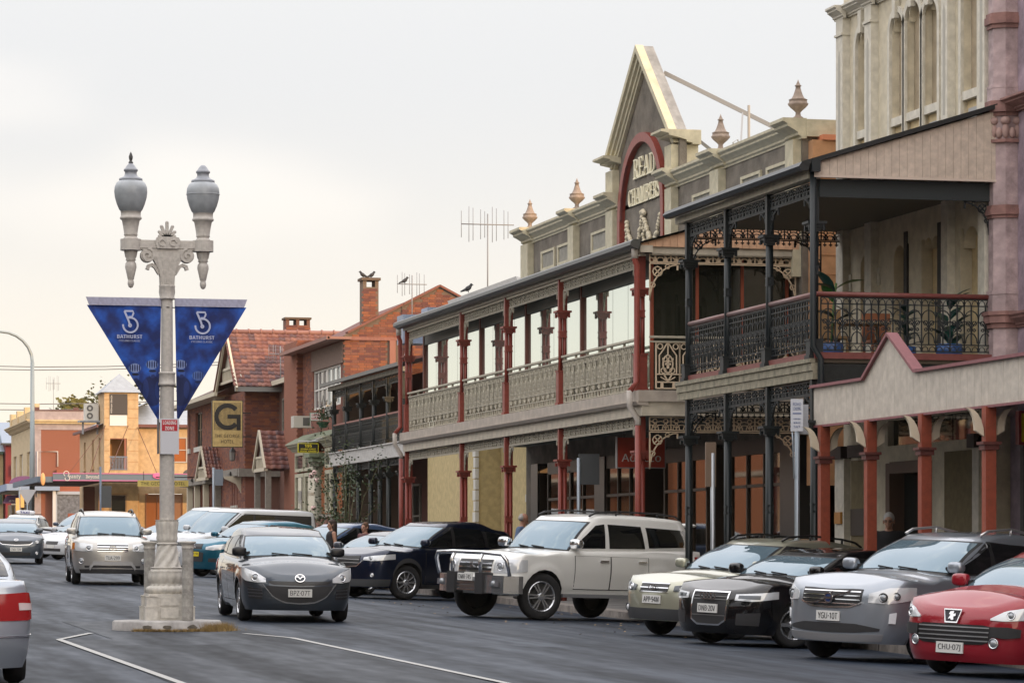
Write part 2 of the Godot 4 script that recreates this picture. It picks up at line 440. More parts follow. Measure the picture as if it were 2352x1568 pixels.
func lace_gothic(w: float, h: float) -> ArrayMesh:    # dark balustrade of interlaced arches
	var b := Mb.new(); var d := 0.02; var r := 0.014; var q := w * 0.5
	for y in [0.0, h * 0.13, h * 0.88, h]: b.rod([Vector2(0, y), Vector2(w, y)], 0.018, d)
	for k in 4:
		var x := (k + 0.5) * w / 4
		for y in [h * 0.885, 0.0]: b.rod(arc(Vector2(x, y), w / 8 - 0.006, 0, 180, 4, h * 0.1), 0.01, d)
	for k in 2:
		var x := (k + 0.5) * q
		b.rod(arc(Vector2(x, h * 0.62), q * 0.5, 0, 180, 7, h * 0.17), r, d)
		b.rod([Vector2(x, h * 0.13), Vector2(x, h * 0.88)], 0.02, d)
		b.rod(arc(Vector2(x, h * 0.16), q * 0.42, 0, 180, 6, h * 0.2), r, d)
		for s in [-1.0, 1.0]:
			b.rod(arc(Vector2(x + s * q * 0.22, h * 0.55), q * 0.15, 0, 360, 6), r, d)
			b.rod(arc(Vector2(x + s * q * 0.2, h * 0.42), q * 0.1, 0, 360, 5), r, d)
	for x in [0.0, q, w]:
		b.rod([Vector2(x, 0), Vector2(x, h)], 0.018, d)
		b.rod(arc(Vector2(x, h * 0.38), q * 0.5, 0 if x < w else 90, 180 if x > 0 else 90, 6, h * 0.2), r, d)
	return b.done()

func cornice(b: Mb, x: float, out: float, y0: float, y1: float, z0: float, z1: float) -> void:
	# moulded band on a street front: from the wall plane x outwards (to -X)
	var h := y1 - y0; var p := []
	for q in [[0.02, 0], [-0.2, 0], [-0.2, 0.1], [-0.35, 0.18], [-0.35, 0.3], [-0.55, 0.45], [-0.8, 0.6], [-0.8, 0.72], [-1.0, 0.84], [-1.0, 1.0], [0.02, 1.0]]: p.append(Vector2(q[0] * out, y0 + q[1] * h))
	var zz := minf(z0, z1)
	b.prism(p, Transform3D(Basis(Vector3(1, 0, 0), Vector3.UP, Vector3(0, 0, 1)), V(x, 0, zz)), -absf(z1 - z0))
# ---------------------------------------------------------------- the tan chambers with the tall gable and the red and cream verandah
const VX := 16.4      # line of the verandah posts
const WX := 19.4      # street front of the buildings

func iron_post(parent: Node, m: Material, x: float, z: float, ground: float, cap_y: float, top: float, r := 0.06, pair := true, square_base := 0.0) -> void:
	var n := node("verandah_post", parent)
	var b := Mb.new(true)
	for dx in ([-0.045, 0.045] if pair else [0.0]):
		var rr := r * (0.72 if pair else 1.0)
		b.tube([V(x + dx, ground + square_base, z), V(x + dx, cap_y - 0.14, z)], rr, 10)
	obj("shaft", b, m, n)
	b = Mb.new()
	var w := 0.09 if pair else 0.06
	b.bx(x - w, x + w, cap_y - 0.02, top, z - 0.05, z + 0.05)
	obj("upper_shaft", b, m, n)
	b = Mb.new()
	for q in [[0.62, -0.16, -0.12], [0.75, -0.12, -0.08], [1.0, -0.08, -0.04], [1.3, -0.04, 0.0]]: b.bx(x - 0.12 * q[0], x + 0.12 * q[0], cap_y + q[1], cap_y + q[2], z - 0.12 * q[0], z + 0.12 * q[0])
	for s in [-1, 1]:
		for t in [-1, 1]: b.bx(x + s * 0.09, x + s * 0.13, cap_y - 0.14, cap_y - 0.03, z + t * 0.09, z + t * 0.13)
	obj("capital", b, m, n)
	b = Mb.new()
	var c := ground + square_base + (cap_y - ground - square_base) * 0.56
	for yy in [c, c + 0.11]: b.bx(x - w * 0.95, x + w * 0.95, yy, yy + 0.03, z - 0.062, z + 0.062)
	b.bx(x - w * 0.86, x + w * 0.86, c + 0.03, c + 0.11, z - 0.056, z + 0.056)
	obj("collar", b, m, n)
	if square_base > 0.0:
		b = Mb.new(); b.bx(x - 0.11, x + 0.11, ground, ground + square_base, z - 0.1, z + 0.1); b.bx(x - 0.125, x + 0.125, ground + square_base, ground + square_base + 0.03, z - 0.115, z + 0.115)
		b.bx(x - 0.13, x + 0.13, ground, ground + 0.06, z - 0.12, z + 0.12)
		obj("pedestal", b, m, n)

func run_panels(called: String, parent: Node, mesh_of: Callable, w: float, m: Material, a: Vector3, t: Basis, length: float) -> void:
	var n := maxi(1, int(round(length / w))); var pw := length / n; var mesh: ArrayMesh = mesh_of.call(pw)
	for i in n: put(called, mesh, m, parent, Transform3D(t, a + t.x * (pw * i)))

func build_chambers() -> void:
	var t := thing("chambers_building", "tan rendered two storey building with a tall pointed gable reading READ CHAMBERS", "building")
	var tan_ := mat(0.235, 0.205, 0.165, 0.9, "stain", 0.35, 0.4); var cream := mat(0.58, 0.53, 0.38, 0.75, "plaster", 0.5)
	var cream2 := mat(0.56, 0.50, 0.40, 0.7, "plaster", 0.4); var red := mat(0.26, 0.045, 0.03, 0.45, "plaster", 1.0); var maroon := mat(0.12, 0.03, 0.028, 0.5)
	var iron := mat(0.50, 0.455, 0.36, 0.7, "plaster", 1.0); var dark := mat(0.03, 0.032, 0.032, 0.6)
	var lettr := mat(0.78, 0.72, 0.52, 0.6)
	var Z0 := 58.2; var Z1 := 80.1
	# body and parapet wall
	var b := Mb.new(); b.bx(WX, WX + 0.45, 3.95, 9.5, Z0, Z1); b.bx(WX, WX + 0.45, 0.6, 3.95, 79.4, Z1)
	b.bx(WX + 0.45, 31.0, 0.4, 8.6, Z1 - 0.4, Z1); b.bx(30.6, 31.0, 0.4, 8.6, Z0, Z1 - 0.4)
	b.bx(WX + 0.45, 30.6, 8.3, 8.5, Z0 + 0.4, Z1 - 0.4)
	obj("wall", b, tan_, t)
	b = Mb.new(); b.bx(WX + 0.12, 27.6, 3.0, 9.42, Z0 - 0.25, Z0 + 0.1)
	for i in 9: b.bx(WX + 0.1, 27.62, 6.2 + i * 0.36, 6.21 + i * 0.36, Z0 - 0.262, Z0 - 0.245)
	obj("side_wall", b, mat(0.56, 0.30, 0.15, 0.85, "plaster", 0.4), t)
	b = Mb.new(); b.bx(WX + 0.3, 27.6, 9.42, 9.52, Z0 - 0.3, Z0 + 0.15); obj("side_wall_capping", b, mat(0.60, 0.22, 0.11, 0.6), t)
	# gable with its arched panel
	b = Mb.new()
	b.prism([Vector2(66.35, 9.4), Vector2(71.65, 9.4), Vector2(71.65, 10.55), Vector2(69.0, 12.6), Vector2(66.35, 10.55)], front(WX), 0.16)
	obj("gable_wall", b, tan_, t)
	var rake := func(bb: Mb, o0: float, o1: float, thick: float, drop: float, foot: float) -> void:
		for sd in [-1.0, 1.0]:
			var yv := 12.84 - drop; var k := 2.62 / 2.16; var yu := foot
			var hw := (yv - yu) * k; var hi := (yv - thick - yu) * k
			bb.prism([Vector2(69.0 - sd * hw, yu), Vector2(69.0, yv), Vector2(69.0, yv - thick), Vector2(69.0 - sd * hi, yu)], front(WX - o0), o0 - o1)
	b = Mb.new(); rake.call(b, 0.24, 0.06, 0.16, 0.0, 10.66); rake.call(b, 0.18, 0.0, 0.14, 0.16, 10.5); rake.call(b, 0.12, 0.0, 0.13, 0.30, 10.4); rake.call(b, 0.08, 0.0, 0.10, 0.43, 10.3)
	obj("gable_moulding", b, cream, t)
	b = Mb.new(); rake.call(b, 0.06, -0.17, 0.16, 0.02, 10.66); obj("gable_capping", b, mat(0.34, 0.34, 0.33, 0.8, "stain", 0.8), t)
	b = Mb.new(); var o := []; var inn := []
	for i in 25:
		var a := PI * i / 24.0; o.append(Vector2(69.05 - cos(a) * 1.86, 9.15 + sin(a) * 1.78)); inn.append(Vector2(69.05 - cos(a) * 1.66, 9.15 + sin(a) * 1.58))
	o.push_front(Vector2(67.19, 7.2)); inn.push_front(Vector2(67.39, 7.2)); o.append(Vector2(70.91, 7.2)); inn.append(Vector2(70.71, 7.2)); inn.reverse()
	b.prism(o + inn, front(WX - 0.13), 0.13); obj("arched_surround", b, red, t)
	b = Mb.new()
	for i in 24:
		var a := PI * i / 24.0; var c := PI * (i + 1) / 24.0
		b.bar(V(WX - 0.1, 9.15 + sin(a) * 1.64, 69.05 - cos(a) * 1.64), V(WX - 0.1, 9.15 + sin(c) * 1.64, 69.05 - cos(c) * 1.64), 0.05, 0.05)
	obj("arch_inner_moulding", b, maroon, t)
	text("lettering", t, "READ", 1.72, 0.45, reading(WX - 0.03, 10.21, 69.0), lettr, 0.04, true)
	text("lettering", t, "CHAMBERS", 2.55, 0.37, reading(WX - 0.03, 9.6, 69.0), lettr, 0.04, true)
	# plaster swags under the lettering
	b = Mb.new(true)
	var blob := RandomNumberGenerator.new(); blob.seed = 5
	for hang in [[70.4, 9.1, 8.35], [67.5, 9.1, 8.35], [69.0, 9.05, 8.42]]:
		for i in 10: b.ball(V(WX - 0.04, lerpf(hang[1], hang[2], i / 9.0), hang[0] + blob.randf_range(-0.05, 0.05)), Vector3.ONE * blob.randf_range(0.035, 0.06), 7, 5)
	for side in [-1.0, 1.0]:
		for i in 26:
			var u := i / 25.0; var zc := lerpf(69.0 + side * 0.12, 69.0 + side * 1.35, u); var yc := 9.05 - 0.56 * sin(PI * u) - 0.05
			for k in 2: b.ball(V(WX - 0.05, yc + blob.randf_range(-0.1, 0.1) * sin(PI * u), zc), Vector3.ONE * blob.randf_range(0.035, 0.065), 7, 5)
	for i in 9: b.ball(V(WX - 0.06, 9.12 + blob.randf_range(-0.12, 0.12), 69.0 + blob.randf_range(-0.12, 0.12)), Vector3.ONE * 0.06, 7, 5)
	obj("swag", b, mat(0.55, 0.49, 0.36, 0.85), t)
	# pilasters with caps, cornices between them
	var pil := [[79.3, 80.05], [74.75, 75.27], [71.2, 71.8], [66.45, 66.95], [63.05, 63.65], [58.27, 58.75]]
	for p in pil:
		var n := node("pilaster", t)
		b = Mb.new(); var tall: bool = absf(p[0] - 69.0) < 3.0
		b.bx(WX - 0.16, WX + 0.05, 6.9, 9.46, p[0], p[1])
		if tall: b.bx(WX - 0.16, WX + 0.44, 9.84, 10.36, p[0], p[1])
		obj("shaft", b, cream, n)
		b = Mb.new(); cornice(b, WX + 0.05, 0.46, 9.46, 9.84, p[0] - 0.16, p[1] + 0.16)
		if tall: cornice(b, WX + 0.44, 0.86, 10.36, 10.66, p[0] - 0.16, p[1] + 0.16)
		if p[0] < 59: b.bx(WX + 0.05, WX + 0.9, 9.5, 9.82, p[0] - 0.18, p[1])
		obj("pilaster_cap", b, cream, n)
	for c in [[75.43, 79.14], [71.96, 74.59], [63.81, 66.29], [58.91, 62.89]]:
		b = Mb.new(); cornice(b, WX + 0.03, 0.26, 9.47, 9.80, c[0], c[1]); obj("cornice", b, cream, t)
		b = Mb.new(); b.bx(WX - 0.03, WX + 0.45, 9.80, 9.86, c[0], c[1]); obj("parapet_capping", b, cream, t)
	for p in [[77.04, 78.41], [75.45, 76.77], [71.96, 73.56], [63.85, 65.31], [60.65, 61.94], [58.98, 60.30]]:
		var n := node("wall_panel", t); b = Mb.new(); b.bx(WX - 0.012, WX, 8.75, 9.12, p[0] + 0.1, p[1] - 0.1); obj("panel_field", b, mat(0.30, 0.285, 0.24, 0.85, "plaster", 0.5), n)
		b = Mb.new()
		for y in [[8.68, 8.74], [9.10, 9.16]]: b.bx(WX - 0.045, WX, y[0], y[1], p[0], p[1])
		for z in [p[0], p[1] - 0.1]: b.bx(WX - 0.043, WX, 8.74, 9.10, z, z + 0.1)
		obj("panel_frame", b, cream, n)
	for z in [79.7, 75.0, 63.4, 58.45]:
		var n := node("finial", t, V(WX - 0.0, 9.85, z)); b = Mb.new(true)
		b.lathe([[0, 0], [0.1, 0.0], [0.1, 0.04], [0.055, 0.07], [0.045, 0.13], [0.08, 0.17], [0.14, 0.22], [0.185, 0.27], [0.195, 0.30], [0.175, 0.31], [0.165, 0.36], [0.18, 0.37], [0.12, 0.40], [0.085, 0.47], [0.055, 0.56], [0.042, 0.62], [0.062, 0.625], [0.062, 0.64], [0.045, 0.65], [0.02, 0.70], [0.0, 0.76]], Vector3.ZERO, 20, [[6, 8, 20, 0.06]])
		obj("urn", b, mat(0.42, 0.33, 0.27, 0.85, "stain", 2.0), n)
	# roof structures that show behind the parapet, props of the gable, aerials
	b = Mb.new(); b.bx(WX + 1.6, WX + 2.0, 8.5, 10.35, 72.0, 80.4); b.bx(WX + 1.45, WX + 2.1, 10.35, 10.43, 72.0, 80.5); b.bx(WX + 1.5, WX + 2.0, 10.2, 10.5, 79.9, 80.6)
	obj("roof_wall", b, mat(0.42, 0.36, 0.26, 0.9, "stain", 0.6), t)
	b = Mb.new(); b.bx(WX + 1.3, WX + 1.55, 9.6, 10.5, 72.0, 74.6); b.bx(WX + 1.2, WX + 1.5, 9.55, 10.56, 74.6, 74.9); b.bx(WX + 1.15, WX + 1.6, 9.92, 9.98, 72.0, 74.6); obj("roof_hoarding", b, mat(0.05, 0.052, 0.055, 0.7, "stain", 1.0), t)
	b = Mb.new(); b.bar(V(WX + 0.42, 12.25, 69.0), V(WX + 4.6, 9.9, 67.2), 0.09, 0.09); b.bar(V(WX + 0.42, 10.75, 67.2), V(WX + 1.6, 9.6, 66.4), 0.07, 0.07); b.bar(V(WX + 2.0, 11.35, 68.3), V(WX + 1.5, 9.6, 67.0), 0.035, 0.035)
	obj("gable_prop", b, mat(0.30, 0.30, 0.30, 0.45, "", 1, 0, 0.6), t)
	b = Mb.new(); b.tube([V(WX + 1.7, 9.6, 66.9), V(WX + 1.7, 11.3, 66.9)], 0.03, 6); b.tube([V(WX + 1.35, 9.6, 66.9), V(WX + 1.35, 10.5, 66.9), V(WX + 1.45, 10.56, 66.9), V(WX + 1.5, 10.4, 66.9)], 0.015, 6)
	obj("vent_pipe", b, mat(0.35, 0.34, 0.32, 0.6), t)
	# ---- verandah
	var a := [80.2, 73.85, 69.35, 64.57, 58.7]
	b = Mb.new()
	b.quad(V(VX - 0.28, 7.44, Z0), V(VX - 0.28, 7.44, Z1 + 0.3), V(WX, 8.35, Z1 + 0.3), V(WX, 8.35, Z0)); b.quad(V(VX - 0.28, 7.41, Z1 + 0.3), V(VX - 0.28, 7.41, Z0), V(WX, 8.31, Z0), V(WX, 8.31, Z1 + 0.3))
	obj("verandah_roof", b, mat(0.11, 0.145, 0.21, 0.5, "plaster", 0.5), t)
	b = Mb.new()
	b.prism([Vector2(0, 0), Vector2(0.1, -0.02), Vector2(0.13, 0.16), Vector2(0.0, 0.16), Vector2(-0.06, 0.12), Vector2(-0.07, 0.05)], Transform3D(Basis.IDENTITY, V(VX - 0.27, 7.36, Z0 - 0.05)), -22.35)
	obj("gutter", b, mat(0.055, 0.055, 0.05, 0.4), t)
	b = Mb.new(); b.bx(VX - 0.12, VX + 0.12, 7.29, 7.42, Z0 + 0.05, Z1 + 0.2); b.bx(VX + 0.12, WX, 7.25, 7.44, Z0 + 0.12, Z0 + 0.24); obj("roof_beam", b, cream2, t)
	b = Mb.new(); b.bx(VX - 0.06, VX + 0.06, 7.245, 7.285, Z0 + 0.3, Z1); obj("frieze_rail", b, mat(0.66, 0.6, 0.48, 0.6), t)
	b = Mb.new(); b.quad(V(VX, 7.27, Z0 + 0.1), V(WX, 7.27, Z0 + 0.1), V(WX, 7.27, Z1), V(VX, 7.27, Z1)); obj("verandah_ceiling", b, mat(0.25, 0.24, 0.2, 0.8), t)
	# gable end boards of the verandah roof
	for i in 22:
		var xa := VX - 0.1 + i * 0.1395; var xb := xa + 0.134; var ya := 7.44 + (xa - VX + 0.28) / 3.28 * 0.88; var yb := 7.44 + (xb - VX + 0.28) / 3.28 * 0.88
		b = Mb.new(); b.prism([Vector2(xa, 7.40), Vector2(xb, 7.40), Vector2(xb, yb - 0.03), Vector2(xa, ya - 0.03)], Transform3D(Basis.IDENTITY, V(0, 0, Z0 + 0.1)), 0.03)
		obj("end_board", b, mat(0.66, 0.40, 0.25, 0.75, "plaster", 0.7), t)
	b = Mb.new(); b.bx(VX - 0.02, WX, 4.725, 4.75, Z0 + 0.1, Z1); obj("balcony_floor", b, mat(0.20, 0.18, 0.15, 0.85), t)
	b = Mb.new(); b.bx(VX - 0.2, VX + 0.02, 4.53, 4.735, Z0 - 0.1, Z1 + 0.25); b.bx(VX + 0.02, WX, 4.53, 4.735, Z0 - 0.1, Z0 + 0.1)
	b.prism([Vector2(-0.2, 4.47), Vector2(0, 4.45), Vector2(0.0, 4.53), Vector2(-0.24, 4.53)], Transform3D(Basis.IDENTITY, V(VX, 0, Z0 - 0.08)), -22.2)
	obj("upper_fascia", b, mat(0.46, 0.40, 0.34, 0.55, "plaster", 0.4), t)
	b = Mb.new(); b.bx(VX - 0.12, VX + 0.02, 4.27, 4.50, Z0 - 0.05, Z1 + 0.2); b.bx(VX + 0.02, WX, 4.27, 4.53, Z0 - 0.05, Z0 + 0.08); obj("lower_fascia", b, cream2, t)
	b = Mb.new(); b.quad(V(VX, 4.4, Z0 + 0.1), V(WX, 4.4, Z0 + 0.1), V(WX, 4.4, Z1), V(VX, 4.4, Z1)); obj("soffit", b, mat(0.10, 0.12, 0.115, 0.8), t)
	for i in 5:
		iron_post(t, red, VX, a[i], 4.735, 6.66, 7.3, 0.06, true, 0.68)
		iron_post(t, red, VX, a[i], G(VX, a[i]), 3.64, 4.28, 0.065, true, 0.0)
	for i in 4:
		var z0: float = a[i + 1] + 0.12; var z1: float = a[i] - 0.12
		run_panels("balustrade_panel", t, func(w): return lace_balustrade(w, 0.83), 0.43, iron, V(VX, 4.79, z0), front(0).basis, z1 - z0)
		run_panels("upper_frieze_panel", t, func(w): return lace_frieze(w, 0.2), 0.4, iron, V(VX, 7.05, z0), front(0).basis, z1 - z0)
		run_panels("lower_frieze_panel", t, func(w): return lace_frieze(w, 0.2), 0.4, iron, V(VX, 4.06, z0), front(0).basis, z1 - z0)
		b = Mb.new(); b.bx(VX - 0.05, VX + 0.05, 5.70, 5.74, z0 - 0.05, z1 + 0.05); b.bx(VX - 0.03, VX + 0.03, 5.61, 5.635, z0 - 0.05, z1 + 0.05)
		var n := int((z1 - z0) / 0.9)
		for k in n + 1: b.bx(VX - 0.02, VX + 0.02, 5.63, 5.70, lerpf(z0 + 0.05, z1 - 0.1, float(k) / n), lerpf(z0 + 0.05, z1 - 0.1, float(k) / n) + 0.06); b.bx(VX - 0.02, VX + 0.02, 4.73, 4.79, lerpf(z0 + 0.05, z1 - 0.1, float(k) / n), lerpf(z0 + 0.05, z1 - 0.1, float(k) / n) + 0.05)
		obj("handrail", b, iron, t)
		for y in [7.05, 4.06]:
			put("bracket", lace_bracket(0.36), iron, t, Transform3D(front(0).basis, V(VX, y, z0 - 0.02)))
			put("bracket", lace_bracket(0.36), iron, t, Transform3D(Basis(Vector3(0, 0, 1), Vector3.UP, Vector3(-1, 0, 0)), V(VX, y, z1 + 0.02)))
		# frameless glazing a little behind the posts
		var gz := mat(0.74, 0.83, 0.78, 0.015, "", 1, 0, 0.92)
		var np := int(round((z1 - z0) / 1.15))
		for k in np:
			b = Mb.new(); b.bx(VX + 0.42, VX + 0.432, 4.8, 6.93, lerpf(z0, z1, float(k) / np) + 0.01, lerpf(z0, z1, float(k + 1) / np) - 0.012); obj("glass_pane", b, gz, t)
		b = Mb.new(); b.bx(VX + 0.38, VX + 0.46, 6.93, 7.26, z0, z1); obj("glazing_head", b, mat(0.035, 0.05, 0.045, 0.5), t)
		b = Mb.new(); b.bx(VX + 0.36, VX + 0.47, 4.75, 7.26, z1 + 0.02, z1 + 0.11); obj("glazing_post", b, mat(0.16, 0.05, 0.035, 0.5), t)
	# camera-facing end of the verandah: lace, glass and brackets
	for y in [[7.1, 0.23], [3.98, 0.27]]:
		run_panels("end_frieze_panel", t, func(w): return lace_frieze(w, y[1]), 0.42, mat(0.62, 0.48, 0.33, 0.7), V(VX + 0.1, y[0], Z0 + 0.2), Basis.IDENTITY, 2.85)
		put("end_bracket", lace_bracket(0.55), mat(0.62, 0.48, 0.33, 0.7), t, Transform3D(Basis.IDENTITY, V(VX + 0.1, y[0], Z0 + 0.2)))
		put("end_bracket", lace_bracket(0.55), mat(0.62, 0.48, 0.33, 0.7), t, Transform3D(Basis(Vector3(-1, 0, 0), Vector3.UP, Vector3(0, 0, -1)), V(VX + 2.93, y[0], Z0 + 0.2)))
	run_panels("end_balustrade_panel", t, func(w): return lace_balustrade(w, 0.85), 0.46, mat(0.62, 0.50, 0.36, 0.7), V(VX + 0.22, 4.79, Z0 + 0.2), Basis.IDENTITY, 2.75)
	b = Mb.new(); b.bx(VX + 0.1, WX, 5.72, 5.76, Z0 + 0.15, Z0 + 0.25); b.bx(VX + 0.1, WX, 5.64, 5.665, Z0 + 0.17, Z0 + 0.23); obj("end_handrail", b, iron, t)
	for k in 3:
		b = Mb.new(); b.bx(VX + 0.28 + k * 0.88, VX + 0.28 + (k + 1) * 0.88 - 0.03, 4.76, 7.1, Z0 + 0.6, Z0 + 0.612); obj("end_glass_pane", b, glass_dark(0.02, 0.022, 0.016), t)
	b = Mb.new()
	for k in 4: b.bx(VX + 0.22 + k * 0.88, VX + 0.28 + k * 0.88, 4.76, 7.25, Z0 + 0.57, Z0 + 0.64)
	obj("end_glazing_post", b, mat(0.30, 0.07, 0.035, 0.5), t)
	for d in [[80.45, 0.95, 1], [58.35, 0.9, 0]]:
		b = Mb.new(true); var z: float = d[0]
		b.tube([V(VX - 0.2, 7.36, z), V(VX - 0.2, 7.15, z), V(VX - 0.16, 7.05, z), V(VX - 0.16, 4.9, z), V(VX - 0.3, 4.72, z)], 0.055, 10); obj("downpipe", b, red, t)
		b = Mb.new(true); b.tube([V(VX - 0.3, 4.74, z), V(VX - 0.3, 4.45, z), V(VX - 0.14, 4.2, z), V(VX - 0.14, 4.1, z)], 0.057, 10); b.tube([V(VX - 0.2, 7.38, z), V(VX - 0.2, 7.18, z)], 0.065, 10); obj("downpipe_elbow", b, mat(0.42, 0.38, 0.34, 0.6), t)
		b = Mb.new(true); b.tube([V(VX - 0.14, 4.12, z), V(VX - 0.14, G(VX, z), z)], 0.055, 10); obj("downpipe", b, red, t)
	# ---- shopfronts under the verandah
	var bronze := mat(0.085, 0.06, 0.04, 0.45, "", 1, 0, 0.3); var black := mat(0.012, 0.012, 0.012, 0.35)
	var shops := [[58.5, 59.4, "pier"], [59.4, 62.7, "win"], [62.7, 64.3, "door"], [64.3, 67.5, "win"], [67.5, 69.2, "door"], [69.2, 72.3, "win"], [72.3, 73.2, "pier"], [73.2, 75.6, "win"], [75.6, 77.8, "win"], [77.8, 78.7, "door"], [78.7, 79.4, "pier"]]
	for s in shops:
		var z0: float = s[0]; var z1: float = s[1]; var y0 := G(WX, z0)
		if s[2] == "pier":
			b = Mb.new(); b.bx(WX - 0.05, WX + 0.3, y0 - 0.1, 3.95, z0, z1); obj("shop_pier", b, black, t); continue
		var set_in := 0.0 if s[2] == "win" else 0.8
		b = Mb.new(); b.bx(WX + set_in, WX + set_in + 0.06, y0 + 0.05, y0 + 0.35, z0, z1); b.bx(WX + set_in - 0.02, WX + set_in + 0.2, 3.66, 3.95, z0, z1)
		var n := 3 if z1 - z0 > 2.6 else 2
		for k in n + 1: b.bx(WX + set_in - 0.02, WX + set_in + 0.07, y0 + 0.05, 3.7, lerpf(z0, z1 - 0.07, float(k) / n), lerpf(z0, z1 - 0.07, float(k) / n) + 0.07)
		b.bx(WX + set_in - 0.02, WX + set_in + 0.07, 3.02, 3.08, z0, z1)
		obj("shop_window_frame", b, bronze, t)
		for k in n:
			for y in [[y0 + 0.35, 3.02], [3.08, 3.66]]:
				b = Mb.new(); b.bx(WX + set_in + 0.02, WX + set_in + 0.03, y[0], y[1], lerpf(z0, z1, float(k) / n) + 0.05, lerpf(z0, z1, float(k + 1) / n) - 0.02)
				var gm := glass_dark(0.02, 0.017, 0.012); obj("shop_window_pane", b, gm, t)
		if set_in > 0:
			b = Mb.new(); b.bx(WX, WX + set_in, y0, 3.9, z0 - 0.04, z0 + 0.03); b.bx(WX, WX + set_in, y0, 3.9, z1 - 0.03, z1 + 0.04); obj("shop_reveal", b, bronze, t)
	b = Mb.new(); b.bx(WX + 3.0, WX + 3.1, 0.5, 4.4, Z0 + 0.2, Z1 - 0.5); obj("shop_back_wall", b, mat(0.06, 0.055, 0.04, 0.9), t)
	# hanging sign under the verandah (faces the camera)
	var sg := thing("hanging_shop_sign", "square red hanging sign reading Adecco under the cream lace verandah", "sign", V(17.33, 3.71, 62.0))
	b = Mb.new(); b.box(Vector3(-0.48, -0.29, -0.05), Vector3(0.48, 0.29, 0.05)); obj("sign_panel", b, mat(0.36, 0.035, 0.015, 0.5), sg)
	b = Mb.new(); b.box(Vector3(-0.5, -0.31, -0.045), Vector3(0.5, -0.29, 0.045)); b.box(Vector3(-0.5, -0.29, -0.045), Vector3(-0.48, 0.31, 0.045)); b.box(Vector3(0.48, -0.29, -0.045), Vector3(0.5, 0.31, 0.045)); obj("sign_frame", b, mat(0.3, 0.3, 0.3, 0.4), sg)
	text("lettering", sg, "Adecco", 0.8, 0.165, Transform3D(Basis.IDENTITY, Vector3(0.0, -0.1, 0.056)), mat(0.6, 0.55, 0.5, 0.5), 0.008)
	b = Mb.new(); b.box(Vector3(-0.35, 0.29, -0.01), Vector3(-0.33, 0.68, 0.01)); b.box(Vector3(0.33, 0.29, -0.01), Vector3(0.35, 0.68, 0.01)); obj("hanger", b, black, sg)
	# cream painted brick house just beyond, seen through the verandah
	var c := thing("cream_brick_house", "cream painted brick house with a tall doorway beyond the red verandah posts", "building")
	var cb := mat(0.55, 0.44, 0.22, 0.85, "plaster", 0.6)
	b = Mb.new(); b.bx(19.9, 30.0, 0.8, 5.6, 88.0, 94.5); b.bx(20.6, 30.0, 0.8, 5.6, 81.5, 88.0); obj("wall", b, cb, c)
	b = Mb.new(); b.bx(20.9, 21.15, 0.8, 5.6, 87.9, 88.0); obj("rendered_pilaster", b, mat(0.58, 0.47, 0.26, 0.8), c)
	b = Mb.new()
	for i in 16: b.bx(19.86, 19.96, 1.1 + i * 0.3, 1.37 + i * 0.3, 87.95, 88.2 + 0.1 * (i % 2))
	for i in 16: b.bx(20.55, 20.7, 1.1 + i * 0.3, 1.37 + i * 0.3, 81.45, 81.8 + 0.15 * (i % 2))
	obj("quoin", b, mat(0.55, 0.54, 0.5, 0.8), c)
	for e in [[83.6, 84.6, 3.1, 0.05, "door"], [81.9, 82.8, 3.6, 0.65, "window"]]:
		var n := node(e[4], c); b = Mb.new(); b.bx(20.5, 20.62, 1.0 + e[3], e[2], e[0], e[0] + 0.14); b.bx(20.5, 20.62, 1.0 + e[3], e[2], e[1] - 0.14, e[1]); b.bx(20.48, 20.62, e[2], e[2] + 0.2, e[0] - 0.06, e[1] + 0.06); obj("frame", b, mat(0.5, 0.48, 0.42, 0.7), n)
		b = Mb.new(); b.bx(20.58, 20.62, 1.0 + e[3], e[2], e[0] + 0.14, e[1] - 0.14); obj("panel", b, mat(0.10, 0.085, 0.06, 0.6), n)
	b = Mb.new(); b.bx(20.0, 30.2, 5.6, 5.75, 81.4, 94.7); obj("roof", b, mat(0.2, 0.2, 0.2, 0.6), c)
# ---------------------------------------------------------------- windows shared by the buildings (street fronts face -X, cross walls face the camera)
func win_front(t: Node, x: float, z0: float, z1: float, y0: float, y1: float, fm: Material, pm: Material, cols := 1, rows := 2, fw := 0.07) -> void:
	var n := node("window", t); var b := Mb.new(); var o := x - 0.03
	for z in [z0, z1 - fw]: b.bx(o, x + 0.06, y0, y1, z, z + fw)
	for y in [y0, y1 - fw]: b.bx(o + 0.002, x + 0.058, y, y + fw, z0 + fw, z1 - fw)
	for k in range(1, cols): var z := lerpf(z0, z1, float(k) / cols); b.bx(o + 0.004, x + 0.056, y0 + fw, y1 - fw, z - fw * 0.35, z + fw * 0.35)
	for k in range(1, rows): var y := lerpf(y0, y1, float(k) / rows); b.bx(o + 0.006, x + 0.054, y - fw * 0.35, y + fw * 0.35, z0 + fw, z1 - fw)
	obj("frame", b, fm, n)
	for c in cols:
		for r in rows:
			b = Mb.new(); b.bx(x + 0.02, x + 0.026, lerpf(y0, y1, float(r) / rows) + fw * 0.3, lerpf(y0, y1, float(r + 1) / rows) - fw * 0.3, lerpf(z0, z1, float(c) / cols) + fw * 0.3, lerpf(z0, z1, float(c + 1) / cols) - fw * 0.3)
			obj("pane", b, pm, n)
